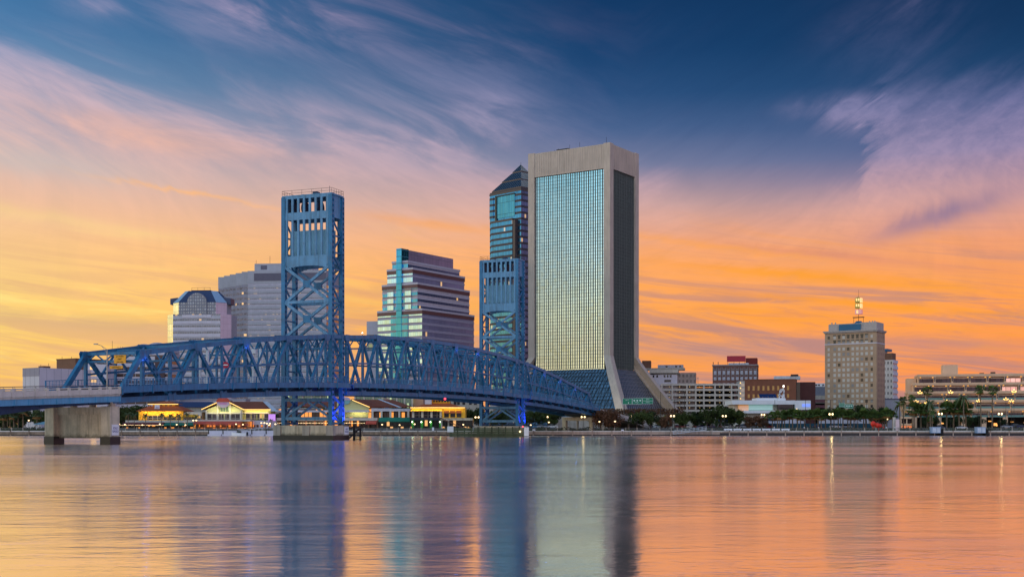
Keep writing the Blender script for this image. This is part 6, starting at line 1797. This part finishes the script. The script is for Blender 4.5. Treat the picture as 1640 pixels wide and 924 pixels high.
# green gantry signs
def gantry(name, xa, xb, ya, yb, D, panels, lab):
    t = thing('road_sign_gantry', (px(xa, D), D, 2.4), 0, lab, 'road sign')
    wd = px(xb, D) - px(xa, D); z0, z1 = pz(yb, D) - 2.4, pz(ya, D) - 2.4
    for x in (.8, wd - .8):
        b = MB(); b.tube((x, .3, 0), (x, .3, z1 + .6), .14, 8); b.build('post', 'lamp_post', t)
    b = MB(); b.box(.2, wd - .2, .18, .3, (z0 + z1) / 2 - .2, (z0 + z1) / 2 + .2); b.build('truss_arm', 'lamp_post', t)
    for (f0, f1, dz, items) in panels:
        b = MB(); b.box(wd * f0 + .04, wd * f1 - .04, 0, .08, z0 + dz, z1 + dz); p = b.build('sign_panel', 'sign_green', t)
        bb = MB(); a0, a1, c0, c1 = wd * f0 + .04, wd * f1 - .04, z0 + dz, z1 + dz
        for q in ((a0, a1, c1 - .09, c1), (a0, a1, c0, c0 + .09), (a0, a0 + .09, c0 + .09, c1 - .09), (a1 - .09, a1, c0 + .09, c1 - .09)): bb.box(q[0], q[1], -.02, -.003, q[2], q[3])
        bb.build('border', 'ink_white', p)
        for kind, u, v, s in items:
            x = a0 + (a1 - a0) * u; z = c0 + (c1 - c0) * v
            if kind == 'shield':
                e = MB(); e.extr([(x - s, z + s * .8), (x - s, z - s * .2), (x, z - s), (x + s, z - s * .2), (x + s, z + s * .8)], -.03, -.003); e.build('shield', 'ink_white', p)
            elif kind == 'bar':
                e = MB(); e.box(x - s, x + s, -.03, -.003, z - .06, z + .06); e.build('divider', 'ink_white', p)
            elif kind == 'arrow':
                e = MB(); e.extr([(x, z - s), (x + s * .8, z + s * .1), (x + s * .25, z + s * .1), (x + s * .25, z + s), (x - s * .25, z + s), (x - s * .25, z + s * .1), (x - s * .8, z + s * .1)][::-1], -.03, -.003); e.build('arrow', 'ink_white', p)
            else: text('lettering', kind, s, 'ink_white', p, (x, -.04, z), (R(90), 0, 0))
gantry('g', 997, 1046, 637.5, 647, 560, [(0, .315, -.12, [('EXIT', .5, .72, .75), ('arrow', .62, .28, .35)]), (.32, .645, 0, [('shield', .2, .6, .38), ('shield', .5, .6, .38), ('shield', .8, .6, .38), ('NORTH', .45, .3, .55), ('arrow', .5, .1, .2)]), (.65, 1, .15, [('bar', .5, .5, 2.2), ('ONLY', .5, .28, .7), ('EXIT', .5, .74, .75)])], 'wide green three-panel road sign in front of the flared tower base')
gantry('g', 1343.5, 1366.5, 646, 653, 540, [(0, .42, .3, [('bar', .5, .62, 1.1), ('bar', .5, .3, 1.1)]), (.43, 1, -.2, [('shield', .22, .55, .36), ('shield', .5, .55, .36), ('shield', .78, .55, .36), ('bar', .4, .2, .7)])], 'small green road sign among trees below the tan tower')

# ------------------------------------------------------------ cars
def car_proto(name, body, van=False):
    t = thing(name, (0, 0, 0), 0, 'x', 'car')
    L = 2.25
    prof = [(-L, .35), (L, .35), (L, .78), (L - .25, .92), (1.1, 1.0), (.45, 1.44), (-1.0, 1.48), (-1.75, 1.02), (-L, .95)]
    if van: prof = [(-L, .35), (L, .35), (L, .85), (L - .7, 1.05), (1.0, 1.8), (-2.0, 1.85), (-L, 1.2)]
    lo = [(x, z) for x, z in prof if True]
    b = MB(); b.extr([(-L, .35), (L, .35), (L, .78), (L - .25, .92), (1.1, 1.0), (-1.75, 1.02), (-L, .95)], -.88, .88); o = b.build('body', body, t)
    g2 = MB(); top = 1.85 if van else 1.48
    g2.hexa([(-1.72, -.82, 1.02), (1.05, -.82, 1.0), (1.05, .82, 1.0), (-1.72, .82, 1.02), (-1.1 if not van else -1.6, -.66, top - .06), (.4, -.66, top - .08), (.4, .66, top - .08), (-1.1 if not van else -1.6, .66, top - .06)]); g2.build('glasshouse', 'black_glass', t)
    r = MB(); r.hexa([(-1.12 if not van else -1.62, -.68, top - .055), (.42, -.68, top - .075), (.42, .68, top - .075), (-1.12 if not van else -1.62, .68, top - .055), (-1.0, -.6, top), (.3, -.6, top), (.3, .6, top), (-1.0, .6, top)]); r.build('roof', body, t)
    for x in (-1.35, 1.35):
        for y in (-.8, .8):
            w_ = MB(); w_.tube((x, y - .1, .33), (x, y + .1, .33), .33, 12); wh = w_.build('wheel', 'dark', t)
            h = MB(); h.tube((x, y - .11, .33), (x, y + .11, .33), .18, 8); h.build('hub', 'aluminium', wh)
    for y in (-.6, .6):
        e = MB(); e.box(L - .05, L + .02, y - .2, y + .2, .62, .78); e.build('headlight', 'white', t)
        e = MB(); e.box(-L - .02, -L + .05, y - .2, y + .2, .7, .88); e.build('tail_light', 'tail_red', t)
    return t
CC = {'white': (206, 208, 212), 'silver': (140, 146, 156), 'dark blue': (36, 48, 84), 'black': (24, 24, 28), 'red': (130, 34, 34), 'grey': (86, 88, 94)}
for k, c in CC.items(): mat('paint_' + k.replace(' ', '_'), c, .3, .2, .04)
protos = {}
for k in CC:
    for van in (False, True):
        m_ = 'paint_' + k.replace(' ', '_'); protos[(k, van)] = None
cars = [(x, 520 + (i % 3) * .6, None) for i, x in enumerate(range(1002, 1236, 10))]
rc = random.Random(8); cl = []
for i, (xx, D, _) in enumerate(cars):
    xx += rc.uniform(-2, 2); cl.append((xx, D, rc.choice(['white', 'white', 'silver', 'silver', 'dark blue', 'black', 'grey', 'red', 'dark blue']), rc.random() < .35, R(90 + rc.uniform(-4, 4)) if rc.random() < .45 else R(rc.choice([25, 155, 205])), 'in the car park behind the seawall'))
cl += [(1506, 506, 'dark blue', True, 0, 'on the riverside drive before the hotel'), (1540, 505, 'white', False, 0, 'on the riverside drive before the hotel'), (1612, 514, 'silver', False, 0, 'under the hotel colonnade'), (1624, 516, 'grey', True, R(180), 'under the hotel colonnade'), (1636, 514, 'dark blue', False, 0, 'under the hotel colonnade'), (885, 528, 'white', True, 0, 'beside the abutment under the bridge end'), (868, 526, 'silver', False, 0, 'beside the abutment under the bridge end'), (1310, 530, 'dark blue', False, 0, 'behind the sabal palm row'), (1337, 528, 'white', False, 0, 'behind the sabal palm row'), (1356, 530, 'silver', True, 0, 'behind the sabal palm row')]
from collections import Counter
tot = Counter((c, v, w) for _, _, c, v, _, w in cl); seen = Counter()
trees_ = {}
for xx, D, c, van, rz, where in cl:
    key = (c, van, where); seen[key] += 1
    l = f'{c} parked {"van" if van else "car"} {where}'
    if tot[key] > 1: l += f', {ORD[seen[key] - 1]} such from the left'
    z = 2.6 if D >= 514 else 1.9 + max(0, (D - 500)) * .043
    if (c, van) not in trees_:
        o = car_proto('parked_van' if van else 'parked_car', 'paint_' + c.replace(' ', '_'), van); trees_[(c, van)] = (o, tree_of(o)); o['label'] = l; o.location = (px(xx, D), D, z); o.rotation_euler = (0, 0, rz)
    else: o, _ = dup(trees_[(c, van)][0], trees_[(c, van)][1], (px(xx, D), D, z), rz, label=l)
    o['category'] = 'van' if van else 'car'
    o['group'] = 'cars parked by the river' if not van else 'vans parked by the river'
# long blue carport roof behind the cars
t = thing('carport', (px(1072, 535), 535, 2.5), 0, 'long low dark blue carport roof behind the row of parked cars', 'carport')
b = MB(); b.box(0, 50, 0, 5, 3.2, 4.2); b.build('roof', 'carport_blue', t)
for i in range(9): b = MB(); b.box(1 + i * 6 - .15, 1 + i * 6 + .15, .5, .8, 0, 3.2); b.build('post', 'lamp_post', t)
for nm in ('roof',):
    pass
t = thing('site_screen', (px(1190, 545), 545, 2.5), 0, 'teal screened fence with white panels below the museum', 'fence')
b = MB(); b.box(0, 58, 0, .2, 0, 2.2); b.build('screen', 'screen_teal', t)
b = MB(); b.box(4, 28, 1, 1.2, 2.2, 4.6); b.box(34, 56, 1, 1.2, 2.0, 4.8); b.build('upper_panel', 'white_lilac', t)

# ------------------------------------------------------------ docks, boats, people
t = thing('floating_dock', (px(392, 426), 426, 0), 0, 'white floating dock with dark gaps in front of the gabled hall', 'dock')
for i in range(5):
    x = -12.6 + i * 5.0
    b = MB(); b.box(x, x + 4.6, -1.2, 1.4, -.2, .55); b.box(x, x + 4.6, 1.1, 1.2, .55, 1.75); b.build('float', 'white_lilac', t)
for i in range(6): b = MB(); x = -12.8 + i * 5.0; b.tube((x, 1.0, -2), (x, 1.0, 2.2), .15, 7); b.build('mooring_pile', 'timber_dark', t)
t = thing('dock_gangway', (px(400, 428), 428, 0), 0, 'white sloping gangway down to the floating dock', 'gangway')
b = MB(); b.hexa([(-4, -.7, .6), (4.5, -.7, 1.6), (4.5, .7, 1.6), (-4, .7, .6), (-4, -.7, .75), (4.5, -.7, 1.75), (4.5, .7, 1.75), (-4, .7, .75)]); b.build('ramp', 'white', t)
b = MB()
for y in (-.7, .7):
    b.beam((-4, y, 1.7), (4.5, y, 2.7), .08, .08)
    for k in range(7): x = -4 + k * 8.5 / 6; b.tube((x, y, .7 + k / 6), (x, y, 1.7 + k / 6), .04, 5)
b.build('handrail', 'white', t)
def boat(xx, D, L, lab, hullm, tent, rz=0):
    t = thing('motor_boat', (px(xx, D), D, 0), rz, lab, 'boat')
    b = MB(); st = [(-L / 2, .9, .95), (-L * .2, 1.05, .95), (L * .2, .95, 1.05), (L * .42, .45, 1.2), (L / 2, .05, 1.28)]
    for (x0, w0, h0), (x1, w1, h1) in zip(st, st[1:]): b.hexa([(x0, -w0 * .6, -.3), (x1, -w1 * .5, -.25 + (x1 > L * .4) * .5), (x1, w1 * .5, -.25 + (x1 > L * .4) * .5), (x0, w0 * .6, -.3), (x0, -w0, h0), (x1, -w1, h1), (x1, w1, h1), (x0, w0, h0)])
    b.build('hull', hullm, t)
    b = MB(); b.hexa([(-L * .12, -.6, .96), (L * .16, -.55, 1.0), (L * .16, .55, 1.0), (-L * .12, .6, .96), (-L * .1, -.5, 1.7), (L * .06, -.45, 1.7), (L * .06, .45, 1.7), (-L * .1, .5, 1.7)]); b.build('windscreen', 'black_glass', t)
    if tent:
        b = MB(); b.box(-L * .3, L * .08, -.8, .8, 2.25, 2.35); cn = b.build('canopy', 'white', t)
        b = MB()
        for x in (-L * .28, L * .06):
            for y in (-.75, .75): b.tube((x, y, .9), (x, y, 2.25), .03, 5)
        b.build('canopy_frame', 'aluminium', cn)
    b = MB(); b.box(-L / 2 - .5, -L / 2, -.22, .22, .1, 1.3); b.build('outboard_motor', 'dark', t)
boat(383, 423, 5.4, 'small white motor boat moored at the floating dock', 'white', True, R(170))
boat(766, 392, 5.6, 'small dark-hulled motor boat passing left of the far bridge tower', 'timber_dark', False)
t = thing('dock_gangway', (px(1106, 428), 428, 0), 0, 'grey metal gangway sloping along the seawall right of the flared tower', 'gangway')
b = MB(); b.hexa([(-6, -.7, .5), (5.5, -.7, 2.0), (5.5, .7, 2.0), (-6, .7, .5), (-6, -.7, .65), (5.5, -.7, 2.2), (5.5, .7, 2.2), (-6, .7, .65)]); b.build('ramp', 'steel_white', t)
b = MB()
for y in (-.7, .7):
    for h in (.6, 1.1): b.beam((-6, y, .6 + h), (5.5, y, 2.1 + h), .08, .08)
    for k in range(9): x = -6 + k * 11.5 / 8; b.tube((x, y, .6 + k * 1.5 / 8), (x, y, 1.7 + k * 1.5 / 8), .04, 5)
b.build('handrail', 'steel_white', t)
for i, xx in enumerate((1121, )):
    t = thing('dock_platform', (px(1115, 428), 427, 0), 0, 'low grey floating platform at the foot of the metal gangway', 'dock')
    b = MB(); b.box(-7, 6, -1.6, 1.4, -.2, .45); b.build('float', 'concrete_wet', t)
    for x in (-6.5, 5.6): b = MB(); b.tube((x, 1.6, -2), (x, 1.6, 2.6), .18, 8); b.build('mooring_pile', 'rail_post', t)
t = thing('water_barrier', (px(1212, 431), 431, 0), 0, 'row of white barrier panels on the seawall below the museum', 'barrier')
for i in range(7):
    x = -11.5 + i * 3.35; b = MB(); b.box(x, x + 2.9, -.15, .15, 1.95, 2.45); b.box(x + .3, x + .5, -.1, .1, 1.7, 1.95); b.box(x + 2.4, x + 2.6, -.1, .1, 1.7, 1.95); b.build('panel', 'white', t)
for i, xx in enumerate((1499, 1571)):
    t = thing('dock_cabinet', (px(xx, 430), 430, 0), 0, 'pale blue steel dock cabinet on the seawall, ' + ('left' if i == 0 else 'right') + ' of the two', 'cabinet', 'pale blue dock cabinets')
    b = MB(); b.box(-1.8, 1.3, -1.0, 1.2, .9, 2.9); b.build('box', 'steel_pale', t)
    b = MB(); b.box(-1.9, 1.4, -1.1, 1.3, 2.904, 3.05); b.build('lid', 'steel_pale', t)
    b = MB(); b.box(1.4, 2.3, -1.0, 1.2, -.5, 2.3); b.build('fender', 'timber_dark', t)
    for x in (-1.5, -.1): b = MB(); b.box(x, x + 1.2, -1.05, -1.003, 1.1, 2.7); b.build('door', 'steel_white', t)
# fender by the near tower pier: dark timber ladder frame; far tower: long timber fender
t = thing('timber_fender', (-40.4, 274, 0), math.atan2(.930, .3676), 'black timber fender frame with sloping brace right of the near tower pier', 'fender')
b = MB()
for s in (6.3, 9):
    for y in (-.8, -2.5): b.tube((s, y, -2), (s, y, 3.2), .2, 7)
b.build('pile', 'timber_dark', t)
b = MB()
for k in range(7):
    z = .1 + k * .47; b.box(6.1, 9.2, -2.8, -2.62, z, z + .2)
for z in (1.0, 2.4): b.box(6.15, 6.45, -2.6, -.6, z, z + .3)
b.build('waler', 'timber_dark', t)
b = MB(); b.beam((6.4, -1.0, .3), (8.8, -2.95, 3.0), .3, .3); b.build('brace', 'lamp_post', t)
t = thing('long_timber_fender', (-40.4, 274, 0), math.atan2(.930, .3676), 'long green-stained timber fender wall around the far tower base', 'fender')
b = MB()
for k in range(5): b.box(110.2, 110.6, -4.6, WID + 9, .05 + k * .55, .05 + k * .55 + .42)
b.build('waler', 'timber_green', t)
b = MB()
for i in range(12): y = -4.4 + i * 2.3; b.tube((110.8, y, -2), (110.8, y, 3.0), .2, 7)
b.build('pile', 'timber_dark', t)
b = MB(); b.box(110.05, 110.15, -5.4, -3.9, .2, 2.9); b.build('gauge_board', 'white', t)
b = MB(); b.ball((110.2, -3.4, 3.1), .22); b.build('navigation_light', 'led_red', t)
b = MB(); b.ball((110.0, -2.6, 1.6), .3); b.build('marker_lamp', 'lamp_warm', t)
b = MB(); b.box(110.0, 110.1, WID + 7.5, WID + 9.6, 1.4, 3.2); b.build('notice_board', 'white', t)
# red marker lamp hung under the lift span
t = thing('navigation_lamp', (0, 0, 0), 0, 'small red navigation lamp hung under the middle of the lift span', 'lamp')
v = Matrix.Rotation(math.atan2(.930, .3676), 4, 'Z') @ Vector((60, -.4, 0)); t.location = (v.x - 40.4, v.y + 274, zf(60) - 2.0)
b = MB(); b.ball((0, 0, 0), .3); b.build('lens', 'led_red', t)
b = MB(); b.tube((0, 0, .25), (0, 0, .8), .06, 6); b.build('bracket', 'dark', t)
t = thing('roof_navigation_lamp', (0, 0, 0), 0, 'small pale blue lamp on the top chord left end of the lift span', 'lamp')
v = Matrix.Rotation(math.atan2(.930, .3676), 4, 'Z') @ Vector((15, .2, 0)); t.location = (v.x - 40.4, v.y + 274, zt(15) + .7)
b = MB(); b.ball((0, 0, .3), .13); b.build('lens', 'lamp_white', t)
b = MB(); b.tube((0, 0, -.3), (0, 0, .1), .06, 6); b.build('bracket', 'dark', t)
# seawall notice boards and outfall lamps
for i, (xx, w_, h_, lab) in enumerate([(761, 1.7, 1.9, 'large white notice board on the seawall left of the far tower'), (693.5, .7, 2.0, 'narrow white depth board on the seawall below the restaurants'), (855, 1.0, 1.0, 'small white board on the seawall just right of far tower'), (997, .9, .8, 'small white board on the seawall below green gantry sign')]):
    t = thing('notice_board', (px(xx, BANK - .8), BANK - .75, 1.6), 0, lab, 'notice board')
    b = MB(); b.box(-w_ / 2, w_ / 2, -.03, .03, .1, .1 + h_ * .6); b.build('panel', 'white', t)
    b = MB(); b.box(-.06, .06, .031, .1, -1, .1 + h_ * .5); b.build('stake', 'lamp_post', t)
# red sculpture and white pylons right
t = thing('red_sculpture', (px(1402, 452), 452, 1.6), 0, 'bright red abstract sculpture of joined discs under the palms', 'sculpture')
b = MB(); b.ball((-.8, 0, 2.6), 1.0, sq=1.1); b.ball((.6, 0, 2.0), 1.05); b.ball((1.7, .1, 1.9), .8); b.tube((-.9, 0, 0), (-.8, 0, 2), .12, 6); b.tube((1.2, 0, 0), (1.2, 0, 1.6), .12, 6); b.build('body', 'neon_red', t, smooth=True)
b = MB(); b.box(-1.4, 2, -.5, .5, -.2, .15); b.build('plinth', 'concrete', t)
for i, (xx, w_, h_, mm) in enumerate([(1432, 1.0, 5.0, 'concrete_pale'), (1435.8, 1.3, 4.2, 'sign_white_pink')]):
    t = thing('info_pylon', (px(xx, 446), 446 - i * 1.2, 1.6), 0, ('taller cream upright pylon' if i == 0 else 'shorter white upright panel with pink print') + ' on the promenade left of the hotel', 'pylon')
    b = MB(); b.box(-w_ / 2, w_ / 2, -.2, .2, .1, h_); b.build('panel', mm, t)
    b = MB(); b.box(-w_ / 2 - .1, w_ / 2 + .1, -.3, .3, -.3, .1); b.build('base', 'concrete', t)
# people on the promenade: one skinned figure each
def person(xx, D, z, top, low, lab, rz=0.0, stride=.12):
    t = thing('person', (px(xx, D), D, z), rz, lab, 'person')
    V = [(0, 0, .93), (0, 0, 1.15), (0, 0, 1.40), (0, 0, 1.50), (0, .02, 1.62), (0, .02, 1.72), (-.10, 0, .88), (-.11, -stride, .48), (-.11, -stride * .6, .06), (-.11, -stride * .6 - .14, .04), (.10, 0, .88), (.11, stride * .5, .48), (.11, stride * 1.6, .08), (.11, stride * 1.6 - .14, .05), (-.19, 0, 1.40), (-.26, .03, 1.12), (-.25, -.08, .88), (-.25, -.11, .78), (.19, 0, 1.40), (.26, .03, 1.12), (.25, -.08, .88), (.25, -.11, .78)]
    E = [(0, 1), (1, 2), (2, 3), (3, 4), (4, 5), (0, 6), (6, 7), (7, 8), (8, 9), (0, 10), (10, 11), (11, 12), (12, 13), (2, 14), (14, 15), (15, 16), (16, 17), (2, 18), (18, 19), (19, 20), (20, 21)]
    Rr = [.15, .15, .15, .06, .10, .085, .10, .07, .045, .04, .10, .07, .045, .04, .065, .048, .035, .03, .065, .048, .035, .03]
    me = bpy.data.meshes.new('body'); me.from_pydata(V, E, []); o = bpy.data.objects.new('body', me); COL.objects.link(o)
    md = o.modifiers.new('skin', 'SKIN'); o.modifiers.new('sub', 'SUBSURF').levels = 1
    for k, rr in enumerate(Rr): me.skin_vertices[0].data[k].radius = (rr, rr * .8)
    me.skin_vertices[0].data[0].use_root = True
    bpy.context.view_layer.update()
    m2 = bpy.data.meshes.new_from_object(o.evaluated_get(bpy.context.evaluated_depsgraph_get())); COL.objects.unlink(o); bpy.data.objects.remove(o)
    m2.materials.clear()
    for q in (top, low, 'skin'): m2.materials.append(MATS[q])
    for p in m2.polygons:
        c = p.center; p.material_index = 2 if c.z > 1.5 or (abs(c.x) > .2 and c.z < .95) else (0 if c.z > .95 else 1); p.use_smooth = True
    link(bpy.data.objects.new('body', m2), t)
    h = MB(); h.ball((0, .05, 1.71), .115, n=10); h.build('hair', 'hair', t, smooth=True)
for i, (xx, D, top, low, lab) in enumerate([(1415, 435.5, 'cloth_red', 'cloth_dark', 'person in a red top at the railing left of the hotel'), (1419.5, 436.5, 'cloth_white', 'cloth_navy', 'person in a white top beside the one in red'), (1288, 436, 'cloth_white', 'cloth_dark', 'person in a white top on the promenade below the museum end'), (1292, 437, 'cloth_dark', 'cloth_navy', 'person in dark clothes beside a white-topped walker below the museum'), (1311, 436, 'cloth_white', 'cloth_navy', 'person in white top alone below the sabal palm row'), (1240, 436.5, 'cloth_white', 'cloth_white', 'person all in white left of the sabal palm row'), (1433, 436, 'cloth_white', 'cloth_dark', 'person in white by the cream pylon')]):
    person(xx, D, 1.6, top, low, lab, rnd.uniform(-1, 1))
# outdoor diners' parasols in front of the restaurants
for i in range(9):
    xx = 330 + i * 8.2; D = 500
    t = thing('parasol', (px(xx, D), D, 1.6 + .33), 0, f'{"red" if i % 3 else "orange"} dining parasol before the gabled hall, {ORD[i]} from the left', 'parasol', 'dining parasols before the gabled hall')
    b = MB(); b.tube((0, 0, 0), (0, 0, 2.3), .04, 5); b.build('pole', 'lamp_post', t)
    b = MB(); b.tube((0, 0, 1.9), (0, 0, 2.5), 1.3, 8, r2=.05); b.build('canopy', 'awning_red' if i % 3 else 'tile_orange', t)
